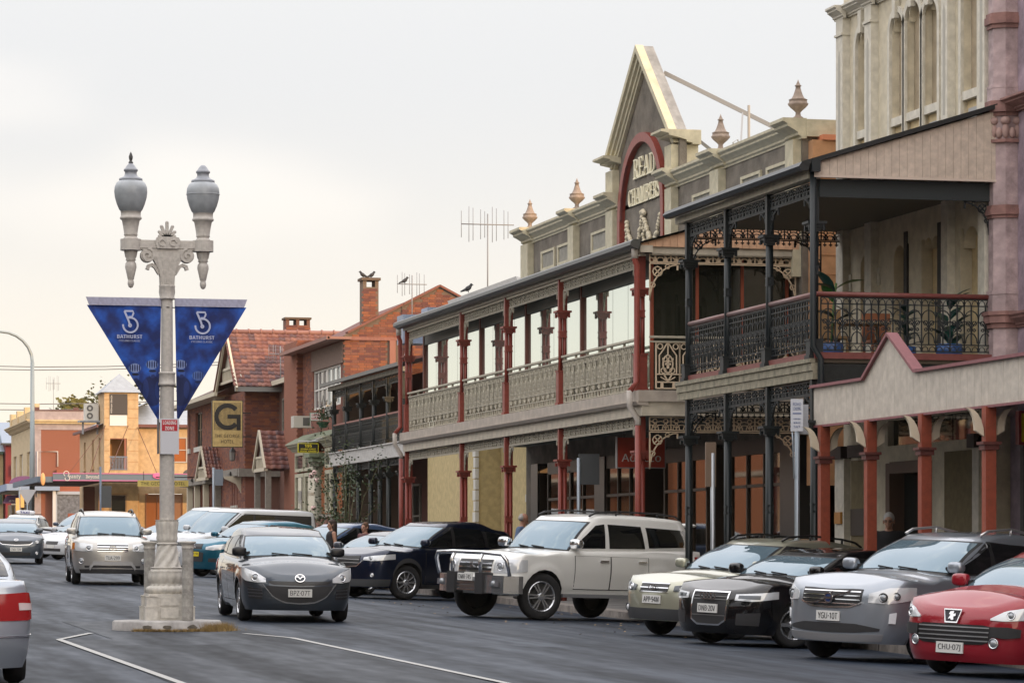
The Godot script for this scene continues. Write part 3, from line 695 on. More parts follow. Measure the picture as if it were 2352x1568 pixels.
func win_cross(t: Node, z: float, x0: float, x1: float, y0: float, y1: float, fm: Material, pm: Material, cols := 1, rows := 2, fw := 0.07) -> void:
	var n := node("window", t); var b := Mb.new(); var o := z - 0.03
	for x in [x0, x1 - fw]: b.bx(x, x + fw, y0, y1, o, z + 0.06)
	for y in [y0, y1 - fw]: b.bx(x0 + fw, x1 - fw, y, y + fw, o + 0.002, z + 0.058)
	for k in range(1, cols): var x := lerpf(x0, x1, float(k) / cols); b.bx(x - fw * 0.35, x + fw * 0.35, y0 + fw, y1 - fw, o + 0.004, z + 0.056)
	for k in range(1, rows): var y := lerpf(y0, y1, float(k) / rows); b.bx(x0 + fw, x1 - fw, y - fw * 0.35, y + fw * 0.35, o + 0.006, z + 0.054)
	obj("frame", b, fm, n)
	for c in cols:
		for r in rows:
			b = Mb.new(); b.bx(lerpf(x0, x1, float(c) / cols) + fw * 0.3, lerpf(x0, x1, float(c + 1) / cols) - fw * 0.3, lerpf(y0, y1, float(r) / rows) + fw * 0.3, lerpf(y0, y1, float(r + 1) / rows) - fw * 0.3, z + 0.02, z + 0.026)
			obj("pane", b, pm, n)

# a street wall with openings cut through it (rects [z0, z1, y0, y1, arched])
func wall_with_openings(x: float, thick: float, z0: float, z1: float, y0: float, y1: float, holes: Array) -> Mb:
	var b := Mb.new(); var zs := [z0, z1]; 
	for h in holes: zs.append(h[0]); zs.append(h[1])
	zs.sort()
	for i in zs.size() - 1:
		var a: float = zs[i]; var c: float = zs[i + 1]
		if c - a < 0.001: continue
		var cut := []
		for h in holes:
			if h[0] < (a + c) * 0.5 and h[1] > (a + c) * 0.5: cut.append(h)
		cut.sort_custom(func(p, q): return p[2] < q[2])
		var y := y0
		for h in cut:
			if h[2] > y: b.bx(x, x + thick, y, h[2], a, c)
			if h[4]:
				var r := (c - a) * 0.5; var poly := [Vector2(a, h[3]), Vector2(a, h[3] - r)]
				for k in range(1, 12): poly.append(Vector2((a + c) * 0.5 - r * cos(PI * k / 12.0), h[3] - r + r * sin(PI * k / 12.0) - 0.001))
				poly.append(Vector2(c, h[3] - r)); poly.append(Vector2(c, h[3]))
				b.prism(poly, front(x), thick)
			y = h[3]
		if y < y1: b.bx(x, x + thick, y, y1, a, c)
	return b

func build_terrace() -> void:
	var t := thing("terrace_building", "tall cream building with narrow arched recesses above a black iron lace balcony", "building")
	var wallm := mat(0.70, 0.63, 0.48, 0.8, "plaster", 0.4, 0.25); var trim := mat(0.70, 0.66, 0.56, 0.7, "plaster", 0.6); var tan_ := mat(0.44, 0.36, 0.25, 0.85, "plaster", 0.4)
	var yel := mat(0.72, 0.57, 0.33, 0.8, "plaster", 0.6); var iron := mat(0.009, 0.014, 0.016, 0.5); var mar := mat(0.20, 0.055, 0.045, 0.5, "plaster", 1.0)
	var Z0 := 48.55; var Z1 := 55.86
	var holes := [[54.42, 55.08, 8.35, 11.0, true], [52.68, 53.32, 8.35, 10.98, true], [51.82, 52.6, 8.35, 11.05, true], [51.04, 51.74, 8.35, 10.95, true], [49.25, 49.95, 8.35, 11.0, true],
		[54.2, 54.95, 4.75, 7.0, true], [52.5, 53.25, 4.75, 7.0, true], [51.0, 51.9, 4.75, 7.0, true], [49.3, 50.1, 4.75, 7.0, true], [51.4, 53.5, 0.4, 3.2, false], [49.3, 53.55, 3.58, 4.02, false]]
	obj("wall", wall_with_openings(WX, 0.4, Z0, Z1, 0.3, 12.9, holes), wallm, t)
	var b := Mb.new(); b.bx(WX + 0.4, 30, 0.3, 12.9, Z1 - 0.35, Z1); b.bx(29.7, 30, 0.3, 12.9, 49, Z1 - 0.35); b.bx(WX + 0.4, 29.7, 12.5, 12.7, 48.6, Z1 - 0.35); obj("side_wall", b, wallm, t)
	for h in holes.slice(0, 5):
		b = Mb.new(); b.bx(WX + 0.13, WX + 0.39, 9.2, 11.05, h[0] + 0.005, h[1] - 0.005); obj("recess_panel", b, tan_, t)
		b = Mb.new(); b.bx(WX - 0.03, WX + 0.2, 9.06, 9.2, h[0] + 0.004, h[1] - 0.004); obj("sill", b, trim, t)
		b = Mb.new(); b.bx(WX + 0.06, WX + 0.38, 8.36, 9.055, h[0] + 0.004, h[1] - 0.004); obj("apron", b, yel, t)
		b = Mb.new(); b.bx(WX + 0.03, WX + 0.06, 8.5, 8.92, h[0] + 0.12, h[1] - 0.12); obj("apron_panel", b, mat(0.36, 0.36, 0.36, 0.7), t)
		b = Mb.new(); var r: float = (h[1] - h[0]) * 0.5; var zc: float = (h[0] + h[1]) * 0.5; var oo := []; var ii := []
		for k in 17:
			var a := PI * k / 16.0; oo.append(Vector2(zc - cos(a) * (r + 0.11), h[3] - r + sin(a) * (r + 0.11))); ii.append(Vector2(zc - cos(a) * (r + 0.005), h[3] - r + sin(a) * (r + 0.005)))
		oo.push_front(Vector2(zc - r - 0.11, 8.4)); ii.push_front(Vector2(zc - r - 0.005, 8.4)); oo.append(Vector2(zc + r + 0.11, 8.4)); ii.append(Vector2(zc + r + 0.005, 8.4)); ii.reverse()
		b.prism(oo + ii, front(WX - 0.055), 0.054); obj("arch_moulding", b, trim, t)
		b = Mb.new(); b.prism([Vector2(zc - 0.06, h[3] - 0.1), Vector2(zc + 0.06, h[3] - 0.1), Vector2(zc + 0.09, h[3] + 0.3), Vector2(zc - 0.09, h[3] + 0.3)], front(WX - 0.1), 0.09); obj("keystone", b, trim, t)
	for p in [[55.52, 55.88], [54.02, 54.36], [50.33, 50.62], [48.7, 48.98]]:
		var n := node("pilaster", t); b = Mb.new(); b.bx(WX - 0.14, WX, 4.7, 11.28, p[0], p[1]); obj("shaft", b, trim, n)
		b = Mb.new(); b.prism([Vector2((p[0] + p[1]) * 0.5 - 0.05, 8.9), Vector2((p[0] + p[1]) * 0.5 + 0.05, 8.9), Vector2((p[0] + p[1]) * 0.5 + 0.05, 10.6), Vector2((p[0] + p[1]) * 0.5, 10.72), Vector2((p[0] + p[1]) * 0.5 - 0.05, 10.6)], front(WX - 0.145), 0.01); obj("sunk_panel", b, mat(0.40, 0.38, 0.33, 0.8), n)
		b = Mb.new(); b.bx(WX - 0.17, WX, 10.98, 11.02, p[0] - 0.02, p[1] + 0.02); cornice(b, WX - 0.1, 0.22, 11.28, 11.5, p[0] - 0.08, p[1] + 0.08); obj("pilaster_cap", b, trim, n)
	b = Mb.new(); cornice(b, WX, 0.2, 11.3, 11.5, Z0, Z1 + 0.05); obj("cornice", b, trim, t)
	# upper doorways behind the balcony: black strips paint shaded gaps beside the cream leaves
	for h in holes.slice(5, 9):
		b = Mb.new(); b.bx(WX + 0.2, WX + 0.38, 4.75, 7.0, h[0] + 0.004, h[1] - 0.004); obj("shutter_leaf", b, yel, t)
	for z in [52.55, 50.95]: b = Mb.new(); b.bx(WX - 0.02, WX + 0.05, 4.75, 7.2, z, z + 0.16); obj("gap_shade_strip", b, mat(0.008, 0.007, 0.006, 0.6), t)
	for z in [50.5, 53.9, 55.4]:
		b = Mb.new()
		for y in [5.35, 5.9, 6.4]: b.bx(WX - 0.03, WX + 0.01, y, y + 0.3, z, z + 0.16)
		obj("raised_panel", b, trim, t)
	# ground floor
	b = Mb.new(); b.bx(WX - 0.12, WX, 0.4, 3.62, 55.5, 56.0); b.bx(WX - 0.12, WX, 0.4, 3.62, 49.0, 49.28); obj("lower_pilaster", b, trim, t)
	for p in [[55.45, 56.05], [54.15, 55.1], [49.0, 49.32]]: b = Mb.new(); b.bx(WX - 0.2, WX + 0.02, 3.42, 3.64, p[0], p[1]); obj("dark_capital", b, mat(0.035, 0.022, 0.018, 0.6), t)
	b = Mb.new(); b.bx(WX - 0.02, WX + 0.01, 0.9, 3.4, 49.4, 50.78); b.bx(WX - 0.02, WX + 0.01, 0.9, 3.38, 54.4, 55.4); obj("render_panel", b, mat(0.20, 0.16, 0.085, 0.9, "plaster", 0.7), t)
	b = Mb.new(); b.bx(WX - 0.05, WX - 0.02, 2.05, 2.52, 54.45, 55.35); obj("dark_name_board", b, mat(0.03, 0.02, 0.012, 0.5), t)
	b = Mb.new(); b.bx(WX - 0.16, WX - 0.12, 2.26, 2.47, 55.58, 55.92); obj("brass_plaque", b, mat(0.5, 0.25, 0.06, 0.35, "", 1, 0, 0.7), t)
	b = Mb.new()
	for z in [51.4, 53.3]: b.bx(WX - 0.06, WX + 0.3, 0.5, 3.28, z, z + 0.2)
	b.bx(WX - 0.06, WX + 0.3, 3.1, 3.3, 51.6, 53.3); obj("door_frame", b, mat(0.10, 0.055, 0.035, 0.6), t)
	for k in 2: b = Mb.new(); b.bx(WX + 0.2, WX + 0.22, 0.55, 3.1, 51.62 + k * 0.85, 52.44 + k * 0.83); obj("glass_door", b, glass_dark(), t)
	for k in 3: b = Mb.new(); b.bx(WX + 0.1, WX + 0.12, 3.58, 4.02, 49.3 + k * 1.42, 50.68 + k * 1.42); obj("fanlight_pane", b, glass_dark(0.012, 0.014, 0.008), t)
	# ---- black iron balcony
	var posts := [55.5, 53.18, 50.88, 48.6]
	b = Mb.new(); b.quad(V(VX - 0.3, 7.74, Z0 - 0.25), V(VX - 0.3, 7.74, Z1), V(WX, 8.75, Z1), V(WX, 8.75, Z0 - 0.25)); b.quad(V(VX - 0.3, 7.70, Z1), V(VX - 0.3, 7.70, Z0 - 0.25), V(WX, 8.71, Z0 - 0.25), V(WX, 8.71, Z1)); obj("balcony_roof", b, mat(0.04, 0.045, 0.05, 0.5), t)
	b = Mb.new(); b.prism([Vector2(0, 0), Vector2(0.1, 0), Vector2(0.14, 0.12), Vector2(0, 0.13), Vector2(-0.05, 0.06)], Transform3D(Basis.IDENTITY, V(VX - 0.32, 7.66, Z0 - 0.3)), -(Z1 - Z0 + 0.35)); obj("gutter", b, mat(0.02, 0.022, 0.022, 0.4), t)
	b = Mb.new(); b.bar(V(VX - 0.3, 7.765, Z0 - 0.28), V(WX + 0.02, 8.79, Z0 - 0.28), 0.06, 0.07); obj("verge", b, mat(0.015, 0.016, 0.016, 0.5), t)
	b = Mb.new(); b.bx(VX - 0.15, VX + 0.05, 7.56, 7.68, Z0 - 0.1, Z1); obj("roof_beam", b, mat(0.55, 0.49, 0.38, 0.7, "plaster", 0.6), t)
	for i in 24:
		var xa := VX - 0.1 + i * 0.1275; var xb := xa + 0.1235; b = Mb.new()
		b.prism([Vector2(xa, 7.6), Vector2(xb, 7.6), Vector2(xb, 7.72 + (xb - VX + 0.3) * 0.302), Vector2(xa, 7.72 + (xa - VX + 0.3) * 0.302)], Transform3D(Basis.IDENTITY, V(0, 0, Z0 - 0.2)), 0.03); obj("end_board", b, mat(0.66, 0.55, 0.45, 0.75, "plaster", 0.8), t)
	b = Mb.new(); b.bx(VX - 0.1, WX, 7.565, 7.6, Z0 - 0.24, Z0 - 0.16); obj("end_board_batten", b, mat(0.6, 0.5, 0.42, 0.7), t)
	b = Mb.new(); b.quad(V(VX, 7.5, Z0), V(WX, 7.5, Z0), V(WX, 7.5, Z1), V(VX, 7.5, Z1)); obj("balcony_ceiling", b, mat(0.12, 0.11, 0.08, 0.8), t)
	b = Mb.new(); b.bx(VX - 0.04, WX, 4.70, 4.76, Z0 - 0.1, Z1); obj("balcony_floor", b, mat(0.09, 0.07, 0.05, 0.9), t)
	b = Mb.new(); b.bx(VX - 0.05, VX + 0.05, 4.76, 4.86, Z0 - 0.12, Z1 + 0.02); b.bx(VX + 0.05, WX, 4.76, 4.86, Z0 - 0.14, Z0 - 0.04); obj("floor_edge", b, mar, t)
	for q in [[4.70, 4.765, 0.13], [4.575, 4.695, 0.1], [4.44, 4.57, 0.08]]: b = Mb.new(); b.bx(VX - q[2], VX + 0.0, q[0], q[1], Z0 - 0.1, Z1 + 0.1); obj("fascia_board", b, mat(0.36, 0.325, 0.235, 0.85, "stain", 1.2), t)
	b = Mb.new(); b.bx(VX, WX, 4.36, 4.68, Z0 - 0.1, Z0 - 0.02); b.bx(VX, WX, 4.1, 4.3, Z0 - 0.08, Z0 - 0.02); obj("end_fascia", b, mat(0.02, 0.022, 0.02, 0.8, "stain", 2.0), t)
	for i in 4:
		iron_post(t, iron, VX, posts[i], 4.76, 6.9, 7.6, 0.062, false, 0.28)
		iron_post(t, iron, VX, posts[i], G(VX, posts[i]), 3.8, 4.45, 0.066, false, 0.0)
	var arch := func(w: float) -> ArrayMesh:
		return lace_frieze(w, 0.21)
	for i in 3:
		var z0: float = posts[i + 1] + 0.08; var z1: float = posts[i] - 0.08
		run_panels("balustrade_panel", t, func(w): return lace_gothic(w, 0.78), 0.5, iron, V(VX, 4.93, z0), front(0).basis, z1 - z0)
		run_panels("upper_frieze_panel", t, arch, 0.36, iron, V(VX, 7.31, z0), front(0).basis, z1 - z0)
		run_panels("lower_frieze_panel", t, arch, 0.36, iron, V(VX, 4.2, z0), front(0).basis, z1 - z0)
		b = Mb.new(true); b.tube([V(VX, 5.77, z0 - 0.05), V(VX, 5.77, z1 + 0.05)], 0.045, 8); obj("handrail", b, mat(0.22, 0.12, 0.11, 0.35), t)
		for y in [7.31, 4.2]:
			put("bracket", lace_bracket(0.42), iron, t, Transform3D(front(0).basis, V(VX, y, z0 - 0.01)))
			put("bracket", lace_bracket(0.42), iron, t, Transform3D(Basis(Vector3(0, 0, 1), Vector3.UP, Vector3(-1, 0, 0)), V(VX, y, z1 + 0.01)))
	# ends: near end faces the camera, far end shows through the balcony
	run_panels("end_balustrade_panel", t, func(w): return lace_gothic(w, 0.82), 0.475, iron, V(VX + 0.08, 4.9, Z0 - 0.02), Basis.IDENTITY, 2.85)
	b = Mb.new(true); b.tube([V(VX, 5.77, Z0 - 0.02), V(WX - 0.1, 5.77, Z0 - 0.02)], 0.04, 8); obj("end_handrail", b, mar, t)
	b = Mb.new(); b.bx(VX + 0.05, WX - 0.1, 7.28, 7.56, Z0 - 0.05, Z0 + 0.02); obj("end_frieze_board", b, mat(0.022, 0.03, 0.032, 0.6), t)
	put("end_bracket", lace_bracket(0.42), iron, t, Transform3D(Basis(Vector3(-1, 0, 0), Vector3.UP, Vector3(0, 0, -1)), V(WX - 0.12, 7.28, Z0)))
	for y in [7.3, 4.22]:
		run_panels("far_frieze_panel", t, arch, 0.36, iron, V(VX + 0.1, y, Z1 - 0.2), Basis.IDENTITY, 2.75)
		put("far_frieze_drops", lace_drops(2.75), iron, t, Transform3D(Basis.IDENTITY, V(VX + 0.1, y, Z1 - 0.2)))
		put("far_bracket", lace_bracket(0.5), iron, t, Transform3D(Basis(Vector3(-1, 0, 0), Vector3.UP, Vector3(0, 0, -1)), V(WX - 0.5, y, Z1 - 0.2)))
		put("far_bracket", lace_bracket(0.45), iron, t, Transform3D(Basis.IDENTITY, V(VX + 0.1, y, Z1 - 0.2)))
	b = Mb.new(true); b.tube([V(VX - 0.1, 7.7, Z0 - 0.18), V(VX - 0.1, 4.95, Z0 - 0.18), V(VX + 0.02, 4.75, Z0 - 0.2), V(VX + 0.02, G(VX, Z0), Z0 - 0.2)], 0.05, 10); obj("downpipe", b, iron, t)
	b = Mb.new(); b.bx(VX - 0.17, VX - 0.03, 7.64, 7.82, Z0 - 0.34, Z0 - 0.2); obj("rainwater_head", b, iron, t)

func build_mauve() -> void:
	var t := thing("mauve_building", "mauve stone building with a ringed octagonal pilaster at the right edge", "building")
	var mauve := mat(0.44, 0.34, 0.40, 0.85, "stain", 0.5, 0.3); var pink := mat(0.58, 0.44, 0.44, 0.8, "stain", 0.7, 0.2); var terra := mat(0.36, 0.19, 0.165, 0.75, "stain", 0.8)
	var b := Mb.new(); b.bx(19.62, 20.1, -1.0, 13.2, 40.0, 48.5); b.bx(19.62, 20.1, -1.0, 17.0, -70.0, 40.0); b.bx(20.1, 31, 0.3, 13.2, 48.15, 48.5); b.bx(20.1, 31, 12.8, 13.0, -70, 48.15); obj("wall", b, mauve, t)  # the unseen stretch beside and behind the camera is added, raised to block the sun
	var n := node("pilaster", t); b = Mb.new()
	var oct := func(r: float) -> Array:
		var p := []
		for k in 8: p.append(Vector2(19.52 + cos(TAU * (k + 0.5) / 8) * r, 48.45 + sin(TAU * (k + 0.5) / 8) * r))
		return p
	var ring := func(bb: Mb, r: float, y0: float, y1: float) -> void:
		bb.prism(oct.call(r), Transform3D(Basis(Vector3(1, 0, 0), Vector3(0, 0, -1), Vector3(0, 1, 0)), Vector3(0, y0, 0)), y1 - y0)
	ring.call(b, 0.27, 3.9, 13.2); obj("shaft", b, pink, n)
	b = Mb.new()
	for q in [[0.30, 9.98, 10.05], [0.335, 10.05, 10.16], [0.31, 10.16, 10.22], [0.30, 7.0, 7.05], [0.33, 7.05, 7.14], [0.31, 7.14, 7.2], [0.30, 8.6, 8.66], [0.36, 8.66, 8.76], [0.33, 8.76, 8.84], [0.31, 5.27, 5.35], [0.35, 5.35, 5.47], [0.38, 5.47, 5.53], [0.33, 8.18, 8.23]]: ring.call(b, q[0], q[1], q[2])
	obj("ring_moulding", b, terra, n)
	b = Mb.new()
	for q in [[0.295, 9.04, 9.08], [0.30, 5.80, 5.86], [0.29, 8.84, 9.04], [0.29, 5.53, 5.80]]: ring.call(b, q[0], q[1], q[2])
	obj("torus_moulding", b, pink, n)
	b = Mb.new(true)
	for k in 8:
		var a := TAU * (k + 0.5) / 8
		b.ball(V(19.52 + cos(a) * 0.26, 8.52, 48.45 + sin(a) * 0.26), Vector3(0.085, 0.07, 0.085), 8, 6); b.ball(V(19.52 + cos(a) * 0.26, 8.36, 48.45 + sin(a) * 0.26), Vector3(0.06, 0.12, 0.06), 8, 6)
		a += TAU / 16; b.ball(V(19.52 + cos(a) * 0.27, 8.33, 48.45 + sin(a) * 0.27), Vector3(0.055, 0.09, 0.055), 8, 6)
	obj("carved_capital", b, mat(0.40, 0.27, 0.24, 0.85), n)
	b = Mb.new(); cornice(b, 19.62, 0.3, 8.66, 8.86, 30.0, 48.2); cornice(b, 19.62, 0.2, 5.27, 5.5, 30.0, 48.2); obj("string_course", b, terra, t)
	b = Mb.new(); b.bx(19.45, 19.62, 8.2, 8.66, 46.6, 46.8); b.bx(19.5, 19.62, 7.95, 8.2, 46.62, 46.78); obj("console", b, terra, t)
	b = Mb.new(); var oo := []; var ii := []
	for k in 13: var a := PI * k / 12.0; oo.append(Vector2(45.9 - cos(a) * 1.0, 7.0 + sin(a) * 0.9)); ii.append(Vector2(45.9 - cos(a) * 0.85, 7.0 + sin(a) * 0.75))
	ii.reverse(); b.prism(oo + ii, front(19.5), 0.12); b.bx(19.5, 19.62, 6.85, 7.0, 46.7, 46.98); b.bx(19.5, 19.62, 6.85, 7.0, 44.82, 45.1); obj("arch_moulding", b, terra, t)
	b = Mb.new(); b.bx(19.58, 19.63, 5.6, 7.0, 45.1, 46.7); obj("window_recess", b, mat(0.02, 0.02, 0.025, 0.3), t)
	b = Mb.new(); b.bx(19.45, 19.62, 9.8, 12.9, 45.2, 46.2); b.bx(19.4, 19.62, 9.7, 9.8, 45.15, 46.25); obj("upper_pier", b, terra, t)
	b = Mb.new()
	for z in [48.0, 46.2, 44.4, 42.6]: b.bx(19.58, 19.7, 0.4, 3.9, z - 0.14, z)
	b.bx(19.6, 19.68, 2.55, 2.62, 42.0, 48.0); b.bx(19.6, 19.68, 0.4, 0.8, 42.0, 48.0); obj("shop_window_frame", b, mat(0.02, 0.03, 0.028, 0.5), t)
	b = Mb.new(); b.bx(19.61, 19.615, 0.8, 3.9, 42.0, 48.0); obj("shop_window_pane", b, glass_dark(), t)
	# ---- awning with the boarded parapet and small gable
	var a := thing("boarded_awning", "cream boarded street awning with a small gable and maroon edging on red posts", "awning")
	var cream := mat(0.60, 0.54, 0.46, 0.7, "plaster", 0.6); var mar := mat(0.27, 0.10, 0.11, 0.55, "plaster", 1.0); var red := mat(0.30, 0.062, 0.03, 0.5, "plaster", 1.2)
	var top := func(z: float) -> float:
		if z > 44.0 and z < 46.21: return 4.31 + 0.6 * (1.0 - absf(z - 45.1) / 1.105)
		return 4.31
	var z := 48.57; var board := 0
	while z > 33.0:
		var z2 := z - 0.262; b = Mb.new(); var m1 := top.call(z) as float; var m2 := top.call(z2) as float
		var poly := [Vector2(z2 + 0.003, 3.72), Vector2(z - 0.003, 3.72), Vector2(z - 0.003, m1), Vector2(z2 + 0.003, m2)]
		for br in [46.21, 45.105, 44.0]:
			if z2 < br and br < z: poly = [Vector2(z2 + 0.003, 3.72), Vector2(z - 0.003, 3.72), Vector2(z - 0.003, m1), Vector2(br, top.call(br)), Vector2(z2 + 0.003, m2)]
		b.prism(poly, front(VX - 0.03), 0.03); obj("board", b, cream, a)
		z = z2; board += 1
	b = Mb.new()
	for e in [[33.0, 4.31, 44.0, 4.31], [44.0, 4.31, 45.105, 4.91], [45.105, 4.91, 46.21, 4.31], [46.21, 4.31, 48.6, 4.31]]: b.bar(V(VX, e[1] + 0.015, e[0]), V(VX, e[3] + 0.015, e[2]), 0.17, 0.045)
	obj("maroon_capping", b, mar, a)
	b = Mb.new(); b.bx(VX - 0.05, VX + 0.03, 3.685, 3.72, 33.0, 48.6); b.bx(VX - 0.05, VX + 0.02, 3.72, 4.3, 48.57, 48.6); obj("maroon_bottom_edge", b, mar, a)
	b = Mb.new(); b.quad(V(VX, 4.15, 33), V(VX, 4.15, 48.5), V(19.5, 4.55, 48.5), V(19.5, 4.55, 33)); b.quad(V(VX, 4.1, 48.5), V(VX, 4.1, 33), V(19.5, 4.1, 33), V(19.5, 4.1, 48.5)); obj("awning_roof", b, mat(0.15, 0.15, 0.15, 0.6), a)
	for pz in [48.15, 46.02, 43.74, 41.3]:
		var p := node("awning_post", a); b = Mb.new(); b.bx(VX - 0.075, VX + 0.075, G(VX, pz), 3.7, pz - 0.075, pz + 0.075); obj("shaft", b, red, p)
		b = Mb.new(); b.bx(VX - 0.13, VX + 0.13, 3.19, 3.23, pz - 0.13, pz + 0.13); b.bx(VX - 0.105, VX + 0.105, 3.12, 3.19, pz - 0.105, pz + 0.105); obj("necking", b, mat(0.10, 0.025, 0.02, 0.5), p)
		for s in [-1.0, 1.0]:
			var br := []
			for k in 6: var q := PI * 0.5 * k / 5.0; br.append(Vector2(0.3 - 0.22 * sin(q) - 0.0, 3.68 - 0.38 * (1.0 - cos(q))))
			for k in 6: var q := PI * 0.5 * (5 - k) / 5.0; br.append(Vector2(0.30 - 0.14 * sin(q) + 0.05, 3.68 - 0.3 * (1.0 - cos(q))))
			b = Mb.new(); b.prism(br, Transform3D(Basis(Vector3(s, 0, 0), Vector3.UP, Vector3(0, 0, s)), V(VX, 0, pz + 0.03 * s)), 0.06); obj("bracket", b, mat(0.58, 0.5, 0.38, 0.7), p)
	var sg := thing("yellow_hanging_sign", "yellow box sign with a red edge hanging under the boarded awning", "sign", V(19.1, 3.62, 46.3))
	b = Mb.new(); b.box(Vector3(-0.26, -0.25, -0.07), Vector3(0.45, 0.26, 0.07)); obj("sign_case", b, mat(0.38, 0.05, 0.05, 0.5), sg)
	b = Mb.new(); b.box(Vector3(-0.22, -0.21, 0.07), Vector3(0.41, 0.22, 0.075)); obj("sign_face", b, mat(0.75, 0.52, 0.01, 0.4), sg)
	text("lettering", sg, "D", 0.09, 0.12, Transform3D(Basis.IDENTITY, Vector3(-0.1, -0.14, 0.08)), mat(0.4, 0.03, 0.02, 0.5), 0.006, false, true)
	b = Mb.new(); b.box(Vector3(-0.1, 0.26, -0.01), Vector3(-0.08, 0.5, 0.01)); b.box(Vector3(0.28, 0.26, -0.01), Vector3(0.3, 0.5, 0.01)); obj("hanger", b, mat(0.03, 0.03, 0.03, 0.5), sg)
# ---------------------------------------------------------------- the buildings farther up the street
func tile_roof(t: Node, org: Vector3, along: Vector3, up: Vector3, cols: int, rows: int, mats: Array, most := 300) -> void:
	var tw := along.length() / cols; var th := up.length() / rows; var x := along.normalized(); var y := up.normalized(); var z := x.cross(y)
	var b := Mb.new(true); var g := []
	for j in 2:
		var row := []
		for k in 7:
			var u := k / 6.0; row.append(Vector3((u - 0.5) * tw, (0.5 if j else -0.58) * th, 0.018 * sin(u * TAU) + (0.012 if j else 0.04)))
		g.append(row)
	b.grid(g)
	for k in 6: b.quad(g[0][k] - Vector3(0, 0, 0.03), g[0][k + 1] - Vector3(0, 0, 0.03), g[0][k + 1], g[0][k])
	var mesh := b.done(); var places := []
	for r in rows:
		for c in cols: places.append(Transform3D(Basis(x, y, z), org + x * (c + 0.5) * tw + y * (r + 0.5) * th))
	pieces("roof_tile", t, mesh, mats, places, most)
	b = Mb.new(); b.quad(org - z * 0.02, org + along - z * 0.02, org + along + up - z * 0.02, org + up - z * 0.02); obj("roof_bed", b, mat(0.09, 0.05, 0.04, 0.9), t)

func tile_mats() -> Array:
	return [mat(0.30, 0.115, 0.085, 0.7, "speck", 2.0), mat(0.22, 0.085, 0.075, 0.7, "speck", 2.1), mat(0.36, 0.16, 0.12, 0.7, "speck", 1.9), mat(0.15, 0.075, 0.08, 0.65, "speck", 2.2), mat(0.27, 0.12, 0.10, 0.7, "speck", 1.8)]

func build_dark_house() -> void:
	var t := thing("iron_lace_house", "low brick house behind a two storey dark green iron lace verandah with white fascia", "house")
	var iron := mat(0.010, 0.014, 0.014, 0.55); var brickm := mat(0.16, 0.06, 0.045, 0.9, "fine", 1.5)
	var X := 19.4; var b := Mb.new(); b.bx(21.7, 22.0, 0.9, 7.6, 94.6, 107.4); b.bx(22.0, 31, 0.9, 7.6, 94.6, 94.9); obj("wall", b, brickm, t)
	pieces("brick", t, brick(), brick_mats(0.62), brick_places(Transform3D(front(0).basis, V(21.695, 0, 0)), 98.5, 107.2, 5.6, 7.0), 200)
	for w in [[100.6, 101.9], [104.0, 105.2]]:
		win_front(t, 21.66, w[0], w[1], 5.15, 6.9, mat(0.25, 0.23, 0.2, 0.6), glass_dark(), 1, 2)
		win_front(t, 21.66, w[0], w[1], 1.9, 4.0, mat(0.25, 0.23, 0.2, 0.6), glass_dark(), 1, 2)
	b = Mb.new(); b.quad(V(X - 0.3, 7.36, 94.8), V(X - 0.3, 7.36, 107.9), V(21.9, 8.0, 107.9), V(21.9, 8.0, 94.8)); b.quad(V(21.9, 8.0, 94.6), V(21.9, 8.0, 107.45), V(25.4, 9.6, 107.45), V(25.4, 9.6, 94.6)); obj("roof", b, mat(0.17, 0.21, 0.27, 0.45, "plaster", 0.4), t)
	b = Mb.new(); b.bx(X - 0.36, X - 0.26, 7.27, 7.38, 94.8, 107.95); obj("gutter", b, mat(0.05, 0.055, 0.06, 0.4), t)
	b = Mb.new(); b.bx(X - 0.16, X + 0.04, 7.12, 7.26, 94.9, 107.5); obj("roof_beam", b, mat(0.36, 0.33, 0.26, 0.8, "stain", 1.5), t)
	b = Mb.new(); b.bx(X - 0.1, 21.7, 5.0, 5.06, 94.9, 107.4); obj("verandah_floor", b, mat(0.12, 0.1, 0.08, 0.9), t)
	b = Mb.new(); b.bx(X - 0.12, X, 4.62, 5.03, 94.9, 107.5); b.bx(X - 0.17, X, 5.03, 5.07, 94.9, 107.52); obj("white_fascia", b, mat(0.52, 0.51, 0.49, 0.75, "plaster", 0.6), t)
	var posts := [107.2, 104.84, 102.34, 100.18, 97.95, 95.6]
	for p in posts: iron_post(t, iron, X, p, 5.07, 6.5, 7.12, 0.075, false, 0.1); 
	for p in [107.07, 104.97, 102.83, 100.77, 99.25, 97.89, 96.0]: iron_post(t, iron, X, p, G(X, p), 4.2, 4.62, 0.075, false, 0.0)
	for i in 5:
		var z0: float = posts[i + 1] + 0.1; var z1: float = posts[i] - 0.1
		run_panels("balustrade_panel", t, func(w): return lace_gothic(w, 0.78), 0.5, iron, V(X, 5.15, z0), front(0).basis, z1 - z0)
		run_panels("frieze_panel", t, func(w): return lace_frieze(w, 0.22), 0.5, iron, V(X, 6.88, z0), front(0).basis, z1 - z0)
		run_panels("lower_frieze_panel", t, func(w): return lace_frieze(w, 0.2), 0.5, iron, V(X, 4.4, z0), front(0).basis, z1 - z0)
		b = Mb.new(); b.bx(X - 0.04, X + 0.04, 5.95, 6.0, z0 - 0.05, z1 + 0.05); obj("handrail", b, mat(0.26, 0.12, 0.10, 0.6), t)
		for s in [0, 1]: put("bracket", lace_bracket(0.34), iron, t, Transform3D(front(0).basis if s == 0 else Basis(Vector3(0, 0, 1), Vector3.UP, Vector3(-1, 0, 0)), V(X, 6.88, z0 if s == 0 else z1)))

